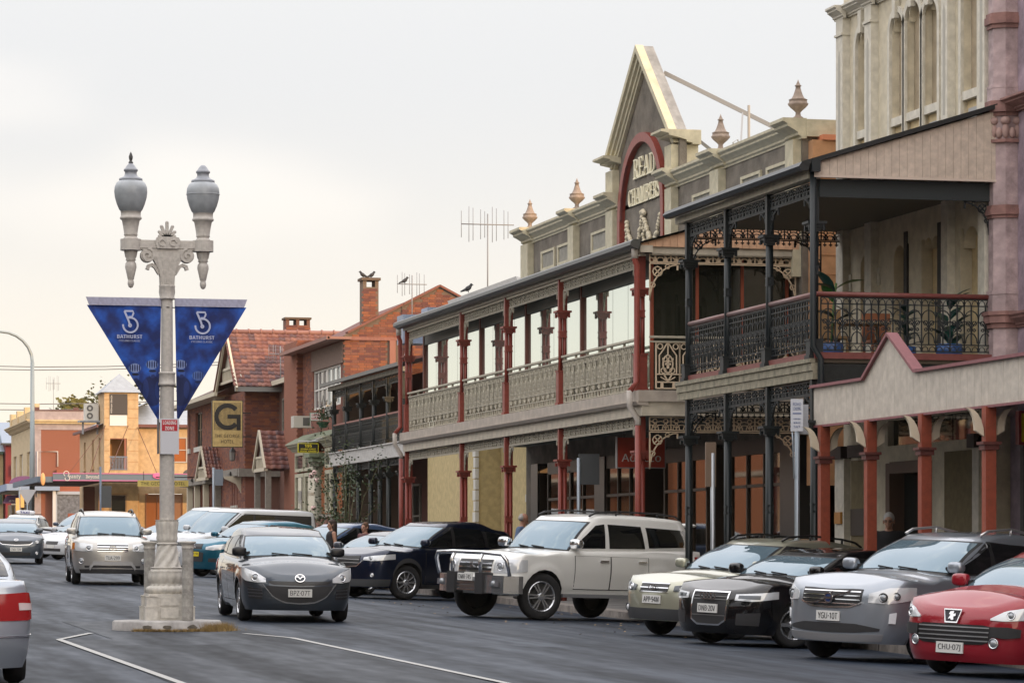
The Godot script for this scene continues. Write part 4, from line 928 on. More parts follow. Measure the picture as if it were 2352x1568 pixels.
func build_brick_house() -> void:
	var t := thing("brick_surgery_building", "orange brick surgery building with a gabled side wall, white windows and tall chimney", "building")
	var base := mat(0.22, 0.16, 0.12, 0.95, "fine", 2.0); var bm := brick_mats()
	var b := Mb.new(); b.bx(19.8, 30, 1.0, 8.86, 107.5, 107.8); b.prism([Vector2(19.8, 8.86), Vector2(26.2, 8.86), Vector2(26.2, 9.1), Vector2(23.04, 10.7), Vector2(20.0, 9.14), Vector2(19.8, 9.0)], across(0, 0, 107.8), 0.3)
	obj("side_wall", b, base, t)
	var gable := func(x: float, y: float) -> bool: return y < 8.82 or (y > 8.95 and y < 10.55 - absf(x - 23.04) * 0.515)
	var lo := brick_places(across(0, 0, 107.494), 19.82, 24.4, 7.4, 10.6, gable, [[21.3, 21.55, 7.0, 8.86]]); lo.reverse()
	pieces("brick", t, brick(), bm, lo, 300)
	b = Mb.new(); b.bx(19.7, 26, 8.84, 8.95, 107.42, 107.56); obj("band", b, mat(0.30, 0.12, 0.085, 0.7, "plaster", 1.0), t)
	b = Mb.new(); b.bx(21.32, 21.52, 7.2, 8.84, 107.38, 107.5); obj("painted_pier", b, mat(0.30, 0.13, 0.09, 0.8), t)
	b = Mb.new(); b.bar(V(19.9, 9.09, 107.6), V(23.04, 10.71, 107.6), 0.44, 0.07); b.bar(V(23.04, 10.71, 107.6), V(26.2, 9.1, 107.6), 0.44, 0.07); obj("gable_coping", b, mat(0.26, 0.10, 0.07, 0.8, "fine", 3.0), t)
	b = Mb.new(); b.quad(V(20.0, 9.0, 107.8), V(20, 9.0, 118.4), V(23.04, 10.6, 118.4), V(23.04, 10.6, 107.8)); b.quad(V(23.04, 10.6, 107.8), V(23.04, 10.6, 118.4), V(26.2, 9.0, 118.4), V(26.2, 9.0, 107.8)); obj("roof", b, mat(0.14, 0.05, 0.04, 0.8), t)
	# street front
	b = wall_with_openings(19.8, 0.3, 107.8, 118.6, 1.0, 8.86, [[108.2, 113.5, 6.74, 8.1, false], [107.9, 115.6, 1.9, 5.3, false]]); obj("wall", b, mat(0.24, 0.085, 0.055, 0.9, "fine", 1.0, 0.4), t)
	pieces("front_brick", t, brick(), bm, brick_places(front(19.794), 113.6, 115.6, 5.7, 8.8), 150)
	b = Mb.new(); b.bx(19.74, 19.8, 8.1, 8.8, 107.6, 113.6); obj("render_panel", b, mat(0.22, 0.15, 0.12, 0.9, "plaster", 0.8), t)
	win_front(t, 19.86, 108.2, 110.9, 6.74, 8.1, mat(0.62, 0.6, 0.56, 0.6), mat(0.5, 0.55, 0.57, 0.05, "", 1, 0, 0.6), 3, 2)
	win_front(t, 19.86, 110.9, 113.5, 6.74, 8.1, mat(0.62, 0.6, 0.56, 0.6), mat(0.10, 0.09, 0.1, 0.05), 3, 2)
	b = Mb.new(); b.bx(19.6, 20.4, 1.0, 9.35, 115.7, 118.6); obj("brick_pier", b, mat(0.32, 0.12, 0.07, 0.9, "fine", 1.3, 0.4), t)
	pieces("pier_brick", t, brick(), bm, brick_places(across(0, 0, 115.694), 19.62, 20.38, 5.8, 9.3), 120)
	b = Mb.new(); b.bx(19.2, 20.0, 8.86, 8.94, 107.3, 117.0); b.bx(19.16, 19.26, 8.84, 8.96, 107.3, 117.0); obj("eaves", b, mat(0.27, 0.13, 0.10, 0.6), t)
	# chimney with the open cap
	var c := node("chimney", t); b = Mb.new(); b.bx(20.47, 21.0, 9.2, 10.64, 107.7, 108.3); b.bx(20.47, 20.59, 10.64, 10.86, 107.7, 108.3); b.bx(20.88, 21.0, 10.64, 10.86, 107.7, 108.3); obj("stack", b, base, c)
	pieces("brick", c, brick(), bm, brick_places(across(0, 0, 107.694), 20.48, 21.0, 9.3, 10.6), 60)
	b = Mb.new(); b.bx(20.41, 21.06, 10.86, 10.95, 107.62, 108.38); obj("cap", b, mat(0.12, 0.085, 0.06, 0.9), c)
	b = Mb.new(true); b.tube([V(21.8, 6.9, 107.35), V(21.8, 8.1, 107.35), V(21.95, 8.95, 107.3), V(21.95, 9.5, 107.3)], 0.05, 8); obj("vent_pipe", b, mat(0.5, 0.5, 0.52, 0.5), t)
	# bay windows with heavy cornice at street level
	var pale := mat(0.50, 0.48, 0.36, 0.7, "plaster", 0.8); var green := mat(0.16, 0.19, 0.12, 0.7)
	b = Mb.new(); cornice(b, 19.5, 0.35, 5.33, 5.66, 107.4, 109.4); cornice(b, 19.5, 0.3, 5.33, 5.62, 111.5, 115.9); obj("bay_cornice", b, mat(0.36, 0.35, 0.26, 0.75, "plaster", 1.0), t)
	b = Mb.new(); b.quad(V(19.2, 5.62, 107.4), V(19.2, 5.62, 115.9), V(19.8, 5.95, 115.9), V(19.8, 5.95, 107.4)); obj("bay_roof", b, green, t)
	b = Mb.new(); b.bx(19.45, 19.8, 1.3, 2.95, 107.4, 115.8); obj("bay_base", b, mat(0.25, 0.12, 0.09, 0.9), t)
	b = Mb.new(); b.bx(19.35, 19.8, 2.95, 3.05, 107.4, 115.9); obj("bay_sill", b, mat(0.32, 0.29, 0.25, 0.9, "stain", 1.5), t)
	for w in [[113.7, 115.5], [111.2, 113.5], [108.4, 109.4], [107.5, 108.3]]:
		win_front(t, 19.5, w[0], w[1], 3.1, 4.55, pale, glass_dark(0.1, 0.09, 0.06), 1, 1, 0.13)
		win_front(t, 19.5, w[0], w[1], 4.62, 5.3, pale, glass_dark(0.06, 0.06, 0.055), 1, 1, 0.11)
	b = Mb.new(true); b.lathe([[0.16, 2.9], [0.14, 3.05], [0.12, 3.1], [0.115, 4.4], [0.14, 4.45], [0.13, 4.5], [0.18, 4.62], [0.18, 4.7]], V(19.38, 0, 110.2), 14); b.bx(19.15, 19.6, 4.7, 5.0, 109.9, 110.5); obj("bay_column", b, mat(0.25, 0.24, 0.19, 0.8), t)
	b = Mb.new(); b.bx(19.0, 19.8, 5.0, 5.15, 109.7, 110.7); b.bx(19.1, 19.8, 4.85, 5.0, 109.8, 110.6); obj("column_bracket", b, green, t)
	var sg := thing("dental_surgery_sign", "black sign with yellow 195 GEORGE STREET DENTAL SURGERY and a yellow border", "sign", V(18.66, 5.25, 108.0))
	b = Mb.new(); b.box(Vector3(-0.35, -0.16, -0.03), Vector3(0.35, 0.16, 0.03)); obj("sign_border", b, mat(0.62, 0.55, 0.02, 0.5), sg)
	b = Mb.new(); b.box(Vector3(-0.325, -0.138, 0.03), Vector3(0.325, 0.138, 0.034)); obj("sign_face", b, mat(0.008, 0.008, 0.008, 0.4), sg)
	var yl := mat(0.75, 0.62, 0.02, 0.5)
	text("lettering", sg, "195", 0.24, 0.1, Transform3D(Basis.IDENTITY, Vector3(0, 0.07, 0.037)), yl, 0.004, false, true)
	text("lettering", sg, "GEORGE STREET", 0.52, 0.048, Transform3D(Basis.IDENTITY, Vector3(0, -0.035, 0.037)), yl, 0.004, false, true)
	text("lettering", sg, "DENTAL SURGERY", 0.56, 0.048, Transform3D(Basis.IDENTITY, Vector3(0, -0.105, 0.037)), yl, 0.004, false, true)
	b = Mb.new(); b.box(Vector3(-0.32, 0.215, -0.04), Vector3(0.32, 0.25, 0.04)); b.box(Vector3(-0.01, 0.16, -0.015), Vector3(0.01, 0.215, 0.015)); b.bar(Vector3(0.1, 0.23, 0), Vector3(1.0, 0.5, -0.3), 0.05, 0.04); obj("sign_light", b, mat(0.6, 0.62, 0.62, 0.4), sg)
	var s2 := thing("dental_surgeon_sign", "small white sign with red DENTAL SURGEON lettering below the upstairs windows", "sign", V(19.2, 6.36, 109.5))
	b = Mb.new(); b.box(Vector3(-0.22, -0.14, -0.02), Vector3(0.22, 0.14, 0.02)); obj("sign_border", b, mat(0.08, 0.2, 0.12, 0.5), s2)
	b = Mb.new(); b.box(Vector3(-0.2, -0.12, 0.02), Vector3(0.2, 0.12, 0.024)); obj("sign_face", b, mat(0.68, 0.66, 0.64, 0.5), s2)
	text("lettering", s2, "DENTAL", 0.33, 0.075, Transform3D(Basis.IDENTITY, Vector3(0, 0.055, 0.027)), mat(0.4, 0.05, 0.06, 0.5), 0.004, false, true)
	text("lettering", s2, "SURGEON", 0.35, 0.075, Transform3D(Basis.IDENTITY, Vector3(0, -0.055, 0.027)), mat(0.4, 0.05, 0.06, 0.5), 0.004, false, true)
	var ac := thing("window_air_conditioner", "beige window air conditioner box with a dark grille beside the dental sign", "air conditioner", V(19.1, 6.28, 112.0))
	b = Mb.new(); b.box(Vector3(-0.3, -0.2, -0.3), Vector3(0.3, 0.2, 0.3)); obj("casing", b, mat(0.45, 0.43, 0.38, 0.6), ac)
	b = Mb.new(); b.box(Vector3(0.02, -0.14, 0.3), Vector3(0.26, 0.14, 0.305)); obj("grille", b, mat(0.08, 0.08, 0.075, 0.6), ac)
	var bx2 := thing("white_switch_box", "white cabinet with three dark panels on the brick front by the lace verandah", "cabinet", V(19.45, 6.5, 108.2))
	b = Mb.new(); b.box(Vector3(-0.17, -0.2, -0.1), Vector3(0.17, 0.2, 0.1)); obj("casing", b, mat(0.6, 0.62, 0.6, 0.5), bx2)
	for k in 3: b = Mb.new(); b.box(Vector3(0.0, -0.16 + k * 0.11, 0.1), Vector3(0.13, -0.08 + k * 0.11, 0.104)); obj("panel", b, mat(0.06, 0.065, 0.08, 0.5), bx2)

func build_hotel() -> void:
	var t := thing("hotel_building", "red brick hotel with a terracotta tiled gable roof and grey timber trim", "building")
	var brickm := mat(0.26, 0.10, 0.07, 0.9, "fine", 1.2, 0.4); var base := mat(0.20, 0.10, 0.075, 0.95, "fine", 2.0); var trim := mat(0.24, 0.22, 0.19, 0.75, "plaster", 0.8); var pale := mat(0.50, 0.45, 0.35, 0.75); var darkw := mat(0.045, 0.038, 0.032, 0.4)
	var X := 19.0
	var holes := [[135.9, 137.9, 6.2, 7.65, false], [139.5, 139.9, 6.2, 7.65, false], [130.5, 133.6, 1.7, 4.6, false], [134.0, 136.3, 1.7, 4.6, false], [136.6, 138.6, 1.7, 4.6, false], [138.8, 140.3, 1.7, 4.6, false], [126.0, 126.25, 3.6, 4.7, false], [126.6, 126.85, 3.6, 4.7, false], [127.2, 127.45, 3.6, 4.7, false]]
	var b := wall_with_openings(X, 0.35, 124.0, 140.5, 1.2, 7.95, holes); obj("wall", b, brickm, t)
	b = Mb.new(); b.bx(X + 0.35, 31, 1.2, 7.95, 140.1, 140.5); b.bx(X + 0.35, X + 1.3, 1.2, 7.95, 124.0, 124.3); b.bx(20.3, 20.6, 1.2, 8.3, 118.6, 124.0); b.bx(20.6, 31, 1.2, 7.9, 123.4, 124.0); obj("side_wall", b, base, t)
	pieces("brick", t, brick(), brick_mats(0.9), brick_places(across(0, 0, 123.994), X + 0.02, X + 1.28, 5.0, 7.9), 200)
	var clear := func(z: float, y: float) -> bool:
		for h in holes:
			if z > h[0] - 0.12 and z < h[1] + 0.12 and y > h[2] - 0.25 and y < h[3] + 0.04: return false
		return y < 4.55 or y > 5.0
	pieces("front_brick", t, brick(), brick_mats(0.95), brick_places(front(X - 0.004), 124.05, 140.4, 3.2, 7.85, clear), 300)
	for w in [[119.2, 119.9], [120.6, 121.3], [122.2, 122.9]]: win_front(t, 20.26, w[0], w[1], 5.9, 7.6, trim, darkw, 1, 2)
	for w in [[136.0, 136.9], [137.1, 137.85], [139.5, 139.9]]:
		win_front(t, X + 0.12, w[0], w[1], 6.2, 7.65, darkw, glass_dark(), 1, 2, 0.05)
		b = Mb.new(); b.bx(X - 0.08, X + 0.1, 6.0, 6.2, w[0] - 0.08, w[1] + 0.08); obj("sill", b, mat(0.5, 0.49, 0.45, 0.8), t)
	for z in [126.0, 126.6, 127.2]:
		b = Mb.new(); b.bx(X + 0.2, X + 0.22, 3.6, 4.7, z, z + 0.25); obj("slit_window", b, darkw, t)
		b = Mb.new(); b.bx(X - 0.06, X + 0.1, 3.42, 3.6, z - 0.05, z + 0.3); obj("sill", b, mat(0.5, 0.49, 0.45, 0.8), t)
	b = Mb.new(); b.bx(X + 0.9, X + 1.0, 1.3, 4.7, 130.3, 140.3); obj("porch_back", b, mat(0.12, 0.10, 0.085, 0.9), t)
	for z in [130.4, 133.8, 136.45, 138.7]: b = Mb.new(); b.bx(X - 0.25, X - 0.02, 1.6, 4.6, z - 0.12, z + 0.12); obj("porch_post", b, pale if z > 131 else trim, t)
	b = Mb.new(); b.bx(X + 0.5, X + 0.55, 1.4, 4.5, 131.0, 133.0); obj("door", b, mat(0.48, 0.40, 0.26, 0.7), t)
	b = Mb.new(); b.bx(X - 0.32, X - 0.01, 4.58, 4.86, 129.6, 140.6); b.bx(X - 0.32, X - 0.01, 4.70, 4.98, 124.0, 129.4); b.bx(X - 0.3, X + 1.3, 4.66, 4.96, 123.7, 123.98); obj("beam", b, trim, t)
	for z in [125.5, 128.9, 133.9, 136.4]: b = Mb.new(); b.bx(X - 0.38, X - 0.32, 4.72, 4.88, z, z + 0.1); b.bx(X - 0.42, X - 0.36, 4.76, 4.82, z - 0.2, z + 0.3); obj("beam_strap", b, mat(0.012, 0.013, 0.015, 0.4), t)
	b = Mb.new(); b.prism([Vector2(0, 0), Vector2(0.9, 0.0), Vector2(0.9, -0.1), Vector2(0.45, -0.3), Vector2(0.2, -0.75), Vector2(0, -0.75)], Transform3D(Basis(Vector3(-1, 0, 0), Vector3.UP, Vector3(0, 0, -1)), V(X + 0.25, 4.7, 125.0)), 0.12); obj("corbel", b, pale, t)
	# main roof and the street gable with its tiled slope towards the camera
	b = Mb.new(); b.quad(V(X - 0.6, 8.0, 127.5), V(X - 0.6, 8.0, 141.5), V(23.0, 10.1, 138.0), V(23.0, 10.1, 127.5)); b.quad(V(X - 0.6, 8.0, 141.5), V(31, 8.0, 141.5), V(31, 10.1, 138), V(23.0, 10.1, 138)); b.quad(V(20.0, 8.25, 118.7), V(20.0, 8.25, 124.0), V(22.5, 9.7, 124.0), V(22.5, 9.7, 118.7)); obj("roof", b, mat(0.16, 0.10, 0.08, 0.8, "speck", 1.5), t)
	b = Mb.new(); b.bx(X - 0.7, X - 0.58, 7.9, 8.05, 127.5, 141.6); b.bx(X - 0.58, X, 7.9, 7.95, 129.4, 141.6); b.bx(19.9, 20.02, 8.1, 8.28, 118.5, 123.5); obj("eaves", b, pale, t)
	var E := 18.45
	tile_roof(t, V(E, 8.08, 123.3), Vector3(5.2, 0, 0), Vector3(0, 2.2, -2.75), 22, 14, tile_mats(), 300)
	b = Mb.new(); b.quad(V(E, 10.28, 126.05), V(23.65, 10.28, 126.05), V(23.65, 8.0, 129.0), V(E, 8.0, 129.0)); obj("roof_far_slope", b, mat(0.2, 0.09, 0.07, 0.8), t)
	b = Mb.new(true); b.tube([V(E - 0.05, 10.33, 126.05), V(23.7, 10.33, 126.05)], 0.09, 8)
	for k in 11: b.tube([V(E + k * 0.48, 10.34, 126.05), V(E + k * 0.48 + 0.06, 10.34, 126.05)], 0.115, 8)
	obj("ridge_capping", b, mat(0.26, 0.13, 0.11, 0.75), t)
	b = Mb.new(); b.bx(E + 0.05, X + 1.3, 7.88, 8.06, 123.3, 123.42); obj("gutter", b, mat(0.17, 0.17, 0.165, 0.5), t)
	b = Mb.new(); b.prism([Vector2(123.7, 8.45), Vector2(128.6, 8.45), Vector2(126.1, 10.2)], front(E + 0.3), 0.06); obj("gable_panel", b, mat(0.38, 0.36, 0.30, 0.8), t)
	b = Mb.new(); b.bar(V(E + 0.1, 7.95, 123.25), V(E + 0.1, 10.32, 126.1), 0.08, 0.2); b.bar(V(E + 0.1, 10.32, 126.1), V(E + 0.1, 7.7, 129.2), 0.08, 0.2); obj("barge_board", b, pale, t)
	b = Mb.new(); b.bx(E + 0.2, E + 0.3, 8.35, 8.45, 123.8, 128.6); b.bx(E + 0.2, E + 0.3, 8.85, 8.95, 124.4, 128.0); obj("gable_rail", b, pale, t)
	for k in 9: b = Mb.new(); b.bx(E + 0.22, E + 0.28, 8.45, 8.85, 124.5 + k * 0.4, 124.6 + k * 0.4); obj("gable_baluster", b, pale, t)
	var c := node("chimney", t); b = Mb.new(); b.bx(20.95, 21.9, 9.9, 10.62, 126.3, 127.0); b.bx(20.95, 21.08, 10.62, 10.86, 126.3, 127.0); b.bx(21.35, 21.48, 10.62, 10.86, 126.3, 127.0); b.bx(21.77, 21.9, 10.62, 10.86, 126.3, 127.0); obj("stack", b, base, c)
	pieces("brick", c, brick(), brick_mats(), brick_places(across(0, 0, 126.294), 20.96, 21.9, 9.95, 10.6), 60)
	b = Mb.new(); b.bx(20.9, 21.95, 10.86, 10.94, 126.25, 127.05); obj("cap", b, mat(0.10, 0.07, 0.05, 0.9), c)
	# two small tiled porch hoods
	for h in [[129.7, 132.8, 131.2, 4.72, 6.0, 18.3, 19.0], [117.4, 120.2, 118.8, 4.78, 6.2, 18.7, 20.2]]:
		var p := node("porch_hood", t); b = Mb.new(); b.prism([Vector2(h[0] + 0.15, h[3]), Vector2(h[1] - 0.15, h[3]), Vector2(h[2], h[4] - 0.15)], front(h[5] + 0.12), 0.05); obj("gable_panel", b, trim, p)
		b = Mb.new(); b.bar(V(h[5], h[3], h[0]), V(h[5], h[4], h[2]), 0.07, 0.13); b.bar(V(h[5], h[4], h[2]), V(h[5], h[3], h[1]), 0.07, 0.13); b.bx(h[5], h[5] + 0.1, h[3] - 0.06, h[3] + 0.06, h[0], h[1]); b.bx(h[5] + 0.01, h[5] + 0.09, h[3] + 0.42, h[3] + 0.5, h[0] + 0.5, h[1] - 0.5)
		for k in 6: b.bx(h[5] + 0.03, h[5] + 0.07, h[3], h[3] + 0.44, lerpf(h[0] + 0.5, h[1] - 0.6, k / 5.0), lerpf(h[0] + 0.5, h[1] - 0.6, k / 5.0) + 0.1)
		obj("barge_board", b, pale, p)
		tile_roof(p, V(h[5], h[3] + 0.02, h[0]), Vector3(h[6] - h[5], 0, 0), V(0, h[4] - h[3], h[2] - h[0]), 5, 9, tile_mats(), 60)
		b = Mb.new(); b.quad(V(h[5], h[4], h[2]), V(h[6], h[4], h[2]), V(h[6], h[3], h[1]), V(h[5], h[3], h[1])); obj("far_slope", b, tile_mats()[1], p)
	b = Mb.new(); b.bx(18.75, 18.95, 1.5, 4.75, 117.5, 117.7); b.bx(18.75, 18.95, 1.5, 4.75, 120.0, 120.2); obj("hood_post", b, trim, t)
	# signs
	var sg := thing("hotel_sign", "tall gold sign with a big black G reading THE GEORGE HOTEL on the brick corner", "sign", V(18.15, 6.63, 123.0))
	b = Mb.new(); b.box(Vector3(-0.59, -0.89, -0.06), Vector3(0.59, 0.89, 0.06)); obj("sign_case", b, mat(0.02, 0.02, 0.02, 0.5), sg)
	var gold := mat(0.52, 0.38, 0.15, 0.45, "plaster", 1.0); var blk := mat(0.008, 0.008, 0.009, 0.45)
	b = Mb.new(); b.box(Vector3(-0.565, -0.865, 0.06), Vector3(0.565, 0.865, 0.066)); obj("sign_face", b, gold, sg)
	for k in 22: b = Mb.new(); b.box(Vector3(-0.5 + k * 0.047, -0.24, 0.066), Vector3(-0.482 + k * 0.047, 0.8, 0.069)); obj("stripe", b, blk, sg)
	b = Mb.new(); b.rod(arc(Vector2(0.0, 0.27), 0.42, 40, 360 - 40, 22, 0.42), 0.17, 0.012, Transform3D(Basis.IDENTITY, Vector3(0, 0, 0.075))); b.box(Vector3(-0.0, 0.2, 0.07), Vector3(0.5, 0.35, 0.082)); b.box(Vector3(0.34, -0.24, 0.07), Vector3(0.5, 0.2, 0.0815)); obj("letter_g", b, blk, sg)
	text("lettering", sg, "THE GEORGE", 0.96, 0.12, Transform3D(Basis.IDENTITY, Vector3(0, -0.46, 0.07)), blk, 0.006)
	text("lettering", sg, "HOTEL", 0.48, 0.12, Transform3D(Basis.IDENTITY, Vector3(0, -0.67, 0.07)), blk, 0.006)
	b = Mb.new(); b.box(Vector3(0.55, 0.4, -0.02), Vector3(0.9, 0.44, 0.02)); b.box(Vector3(0.55, -0.5, -0.02), Vector3(0.9, -0.46, 0.02)); obj("arm", b, blk, sg)
	var s2 := thing("hanging_hotel_sign", "long yellow hanging sign reading THE GEORGE HOTEL by the hotel's far corner", "sign", V(17.25, 4.62, 135.0))
	b = Mb.new(); b.box(Vector3(-1.05, -0.125, -0.03), Vector3(1.05, 0.125, 0.03)); obj("sign_panel", b, mat(0.62, 0.50, 0.14, 0.5), s2)
	text("lettering", s2, "THE GEORGE HOTEL", 1.85, 0.13, Transform3D(Basis.IDENTITY, Vector3(0, 0, 0.034)), blk, 0.005)
	b = Mb.new(true); b.tube([Vector3(-0.3, 0.26, 0), Vector3(1.75, 0.26, 0)], 0.025, 6); b.tube([Vector3(-0.8, 0.125, 0), Vector3(-0.8, 0.5, 0)], 0.012, 5); b.tube([Vector3(0.3, 0.125, 0), Vector3(0.3, 0.26, 0)], 0.012, 5); obj("bracket_arm", b, blk, s2)
	var ln := thing("wall_lantern", "black glass lantern on the brick wall under the gold hotel sign", "lantern", V(18.8, 5.55, 126.0))
	b = Mb.new(); b.lathe([[0.02, -0.25], [0.11, -0.2], [0.13, 0.12], [0.03, 0.28]], Vector3.ZERO, 6); obj("lantern_body", b, mat(0.2, 0.2, 0.19, 0.2), ln)
	b = Mb.new(); b.lathe([[0.15, 0.12], [0.02, 0.3], [0.0, 0.38]], Vector3.ZERO, 6); b.box(Vector3(0.0, 0.3, -0.02), Vector3(0.2, 0.34, 0.02)); obj("lantern_cap", b, blk, ln)

func build_corner_shop() -> void:
	var t := thing("yellow_corner_shop", "yellow rendered corner shop with a square tower and grey pyramid roof", "shop")
	var yel := mat(0.58, 0.41, 0.235, 0.85, "plaster", 0.4); var grey := mat(0.33, 0.36, 0.40, 0.5, "plaster", 0.4); var mar := mat(0.13, 0.045, 0.04, 0.6); var Z := 178.5; var dk := mat(0.06, 0.05, 0.04, 0.5)
	var holes := []
	for w in [[188.2, 189.2], [183.8, 184.8], [180.4, 181.3]]: holes.append([w[0], w[1], 6.62, 8.1, false])
	obj("wall", wall_with_openings(19.6, 0.3, Z + 0.3, 191.5, 2.2, 8.7, holes), yel, t)
	for h in holes: win_front(t, 19.75, h[0], h[1], h[2], h[3], mat(0.3, 0.2, 0.1, 0.7), dk, 1, 2, 0.06); var sb := Mb.new(); sb.bx(19.5, 19.62, 6.42, 6.6, h[0] - 0.1, h[1] + 0.1); obj("sill", sb, yel, t)
	var b := Mb.new(); b.bx(19.6, 19.92, 2.2, 10.5, Z, Z + 0.3); b.bx(20.84, 21.46, 2.2, 10.5, Z, Z + 0.3); b.bx(19.92, 20.84, 8.0, 10.5, Z, Z + 0.3); b.bx(19.92, 20.84, 5.0, 6.28, Z, Z + 0.3); b.bx(19.6, 19.9, 8.7, 10.5, Z + 0.3, Z + 3.0); b.bx(21.2, 21.46, 8.7, 10.5, Z + 0.3, Z + 3.0); b.bx(19.9, 21.2, 8.7, 10.5, Z + 2.7, Z + 3.0); obj("tower_wall", b, yel, t)
	b = Mb.new()
	for y in [10.1, 9.6, 9.1, 8.5, 7.9, 7.3, 6.7, 6.1]: b.bx(19.6, 19.86, y, y + 0.02, Z - 0.012, Z); b.bx(20.9, 21.46, y, y + 0.02, Z - 0.012, Z)
	obj("joint", b, mat(0.36, 0.19, 0.08, 0.9), t)
	b = Mb.new(); b.bx(21.46, 27, 5.0, 8.75, Z + 0.5, Z + 0.8); b.bx(21.46, 21.9, 2.2, 5.0, Z + 0.5, Z + 0.8); b.bx(23.95, 27, 2.2, 5.0, Z + 0.5, Z + 0.8); obj("side_wall", b, yel, t)
	b = Mb.new(); var ap := V(20.6, 11.6, Z + 1.5); var e := [V(19.4, 10.5, Z - 0.2), V(21.62, 10.5, Z - 0.2), V(21.62, 10.5, Z + 3.2), V(19.4, 10.5, Z + 3.2)]
	for k in 4: b.tri(e[k], e[(k + 1) % 4], ap)
	b.quad(e[3], e[2], e[1], e[0]); obj("tower_roof", b, grey, t)
	b = Mb.new(); b.quad(V(19.3, 8.7, Z + 0.3), V(19.3, 8.7, 191.8), V(22.5, 10.2, 190), V(22.5, 10.2, Z + 2)); b.quad(V(21.46, 8.75, Z + 0.2), V(27, 8.75, Z + 0.2), V(27, 10.0, Z + 4), V(21.46, 10.0, Z + 4)); obj("roof", b, grey, t)
	b = Mb.new(); b.bx(19.22, 19.32, 8.6, 8.75, Z + 0.3, 191.8); b.bx(21.46, 27, 8.62, 8.78, Z + 0.1, Z + 0.22); obj("gutter", b, mar, t)
	b = Mb.new(); b.bx(19.9, 20.86, 9.27, 10.42, Z - 0.05, Z - 0.001); obj("dark_hoarding", b, mat(0.03, 0.028, 0.035, 0.5), t)
	text("lettering", t, "Hillman Media", 0.95, 0.1, Transform3D(Basis(Vector3(0, 1, 0), Vector3(-1, 0, 0), Vector3(0, 0, 1)), V(19.98, 9.85, Z - 0.06)), mat(0.6, 0.6, 0.6, 0.6), 0.01)
	b = Mb.new(); b.bx(19.9, 20.83, 8.68, 9.26, Z - 0.05, Z - 0.001); obj("white_board", b, mat(0.62, 0.62, 0.64, 0.5), t)
	b = Mb.new(); b.bx(19.92, 20.84, 6.28, 8.0, Z + 1.3, Z + 1.4); obj("balcony_back", b, mat(0.30, 0.16, 0.06, 0.8), t)
	b = Mb.new()
	for k in 12: b.bx(19.94 + k * 0.08, 19.97 + k * 0.08, 6.3, 6.98, Z - 0.03, Z)
	b.bx(19.9, 20.86, 6.96, 7.02, Z - 0.04, Z + 0.02); b.bx(19.9, 20.86, 6.28, 6.32, Z - 0.04, Z + 0.02); obj("balcony_rail", b, mat(0.14, 0.19, 0.27, 0.5), t)
	win_cross(t, Z + 0.47, 23.37, 24.2, 6.7, 8.1, mat(0.36, 0.33, 0.30, 0.6), mat(0.30, 0.09, 0.02, 0.15), 1, 2)
	win_cross(t, Z + 0.47, 21.9, 23.2, 2.6, 4.97, mat(0.2, 0.08, 0.03, 0.6), mat(0.28, 0.10, 0.03, 0.2), 2, 1); win_cross(t, Z + 0.47, 23.25, 23.95, 2.6, 4.97, mat(0.2, 0.08, 0.03, 0.6), mat(0.3, 0.16, 0.1, 0.2), 1, 1)
	b = Mb.new(); b.bx(19.3, 21.5, 2.2, 5.0, Z + 0.02, Z + 0.1); obj("shop_front", b, mat(0.45, 0.25, 0.10, 0.85), t)
	win_cross(t, Z - 0.05, 19.92, 20.82, 3.9, 4.96, mat(0.3, 0.2, 0.12, 0.6), glass_dark(), 1, 1)
	b = Mb.new(); b.bx(18.7, 19.3, 2.2, 5.4, Z + 2, Z + 2.2); obj("brick_pier", b, mat(0.25, 0.10, 0.07, 0.9, "fine", 1.5), t)
	# flat awning with its blue and pink fascia
	b = Mb.new(); b.bx(16.4, 27, 5.62, 5.94, 174.0, 174.1); b.bx(15.6, 16.4, 5.5, 5.8, 174.1, 176.0); b.bx(15.6, 15.7, 5.5, 5.8, 176, 190); obj("awning_fascia", b, mat(0.10, 0.14, 0.19, 0.6), t)
	b = Mb.new()
	for y in [5.94, 5.57]: b.bx(16.4, 27, y, y + 0.05, 173.97, 174.12)
	obj("pink_edging", b, mat(0.42, 0.12, 0.28, 0.6), t)
	b = Mb.new(); b.bx(15.7, 27, 5.6, 5.7, 174.12, 178.4); b.bx(15.7, 19.5, 5.6, 5.7, 178.4, 190); obj("awning_deck", b, mat(0.10, 0.06, 0.055, 0.8), t)
	var wh := mat(0.6, 0.6, 0.6, 0.5)
	text("lettering", t, "eauty", 0.62, 0.24, across(17.55, 5.77, 173.95), wh, 0.01, true); text("lettering", t, "Beyond", 0.72, 0.24, across(18.48, 5.77, 173.95), wh, 0.01, true)
	b = Mb.new(); b.rod(arc(Vector2(17.1, 5.95), 0.14, -60, 240, 10), 0.03, 0.01, Transform3D(Basis.IDENTITY, V(0, 0, 173.94))); b.rod(arc(Vector2(17.15, 5.7), 0.12, -200, 80, 10), 0.03, 0.01, Transform3D(Basis.IDENTITY, V(0, 0, 173.94))); obj("swirl", b, wh, t)
	b = Mb.new(); b.ball(V(21.95, 5.86, 173.95), Vector3(0.28, 0.16, 0.02), 14, 8); obj("pink_badge", b, mat(0.6, 0.12, 0.3, 0.5), t)
	b = Mb.new(); b.prism(arc(Vector2(24.2, 5.98), 0.9, 0, 180, 12, 0.35), across(0, 0, 174.05), 0.06); obj("dark_arch_board", b, mat(0.06, 0.06, 0.065, 0.6), t)
	b = Mb.new(true)
